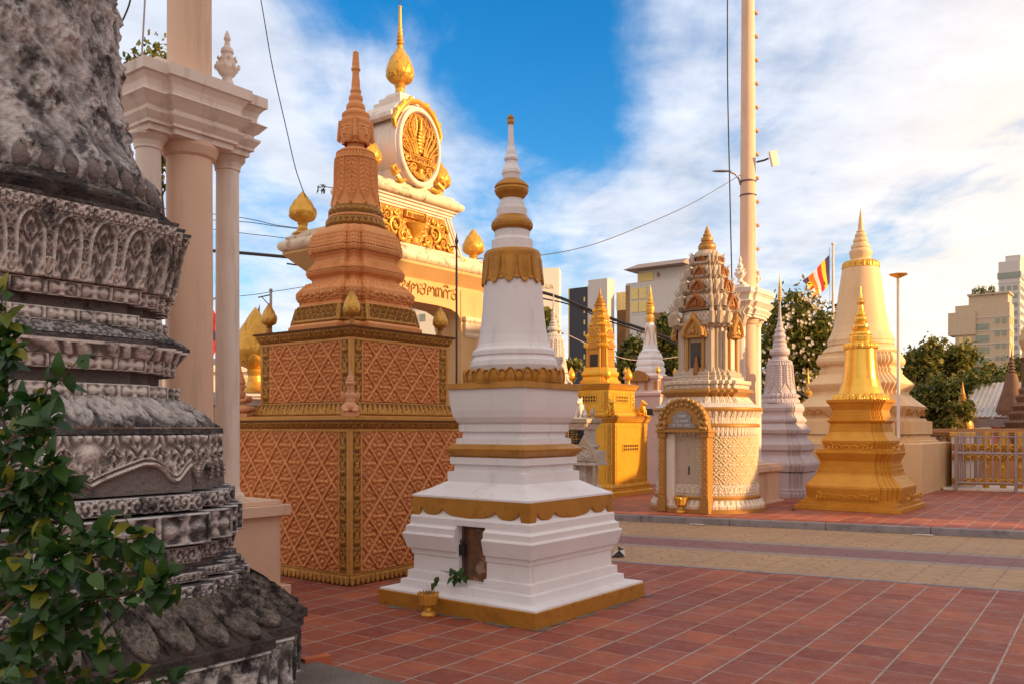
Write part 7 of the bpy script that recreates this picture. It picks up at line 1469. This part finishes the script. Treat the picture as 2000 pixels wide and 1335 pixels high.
def off_stupa(x, y, s, lb):
    r_ = thing('shading_stupa', lb, 'stupa', (x, y, 0), TH); MB().sweep([(1.0*s, 0), (1.0*s, .5*s), (.9*s, .55*s), (.95*s, .9*s), (.75*s, 1.1*s), (.8*s, 1.4*s), (.6*s, 1.7*s)], RD1).build('base', M['white'], r_); MB().lathe([(.62*s, 1.7*s), (.5*s, 1.9*s), (.4*s, 2.6*s), (.34*s, 3.1*s), (.2*s, 3.3*s), (.25*s, 3.5*s), (.15*s, 3.7*s), (.04*s, 4.6*s), (.01*s, 5*s)], 32).build('bell', M['white'], r_)
off_stupa(13.4, 12.75, .95, 'unseen white stupa added beyond the right edge to shade the round shrine'); off_stupa(14.6, 15.5, 1.15, 'unseen white stupa added beyond the right edge to shade the golden tower')

# ------------------------------------------------------------------ pieces of a part hang from that part
def base_name(o): return o.name.split('.')[0]
def midz(o): return o.location.z+sum(v[2] for v in o.bound_box)/8
def nest(rname, pname, kids):
    for r_ in [o for o in C.objects if o.parent is None and base_name(o) == rname]:
        ps = [o for o in r_.children if base_name(o) == pname]
        if not ps: continue
        for k in [o for o in r_.children if base_name(o) in kids]:
            p = min(ps, key=lambda q: (abs(midz(q)-midz(k)), sum((a_-b_)**2 for a_, b_ in zip(q.bound_box[0], k.bound_box[0]))))
            if pname in ('side_pilaster', 'pier'): p = min(ps, key=lambda q: abs(q.bound_box[0][1]-k.bound_box[0][1]))
            if p.location.length < 1e-6 and abs(p.scale.z-1) < 1e-6: k.parent = p
g_ = next(o for o in C.objects if o.name == 'temple_gate')
ins = sorted([o for o in g_.children if base_name(o) == 'inscription'], key=midz)
for o, pn in zip(ins, ('lintel', 'panel_storey', 'medallion_body')): o.parent = next(q for q in g_.children if base_name(q) == pn)
nest('temple_gate', 'medallion_body', ('medallion_rim', 'medallion_relief', 'gilt_emblem', 'gilt_crest', 'gilt_scroll')); nest('temple_gate', 'panel_storey', ('panel_frame', 'gilt_scroll_panel', 'gilt_scrollwork')); nest('temple_gate', 'side_pilaster', ('pilaster_flutes',)); nest('temple_gate', 'pier', ('pier_capital',))
nest('white_stupa', 'niche_slab', ('niche_frame', 'padlock')); nest('white_stupa', 'bell', ('petal_collar',))
nest('round_shrine', 'pediment_back', ('pediment_foliage', 'plaque', 'plaque_lettering')); nest('round_shrine', 'door_backing', ('door_leaf', 'door_lock')); nest('round_shrine', 'portal_pilasters', ('pilaster_carving',)); nest('round_shrine', 'drum', ('lattice_wall',))
nest('golden_tower', 'block_wall', ('panel_frame', 'vent_opening', 'vent_grille', 'scroll_strip')); nest('terracotta_stupa', 'wall_core', ('lattice_panel', 'gilt_scroll_strip', 'corner_post', 'frame_rail'))
nest('memorial_shrine', 'plaque', ('plaque_lettering',)); nest('memorial_shrine', 'gable', ('gable_carving', 'gable_arch')); nest('column_monument', 'entablature', ('urn_finial',)); nest('column_monument', 'pole_shaft', ('step_block', 'band_clamp')); nest('incense_pot', 'lotus_bowl', ('ash', 'incense_sticks'))
for nm in ('apartment_block', 'glass_tower', 'office_block', 'striped_tower', 'hotel_block', 'pale_block', 'yellow_house'): nest(nm, 'block', ('window', 'small_window', 'floor_band', 'lettering', 'balcony', 'rail_post', 'sill', 'cornice', 'fin', 'louvre'))
nest('balustrade', 'base_wall', ('baluster',)) if False else None
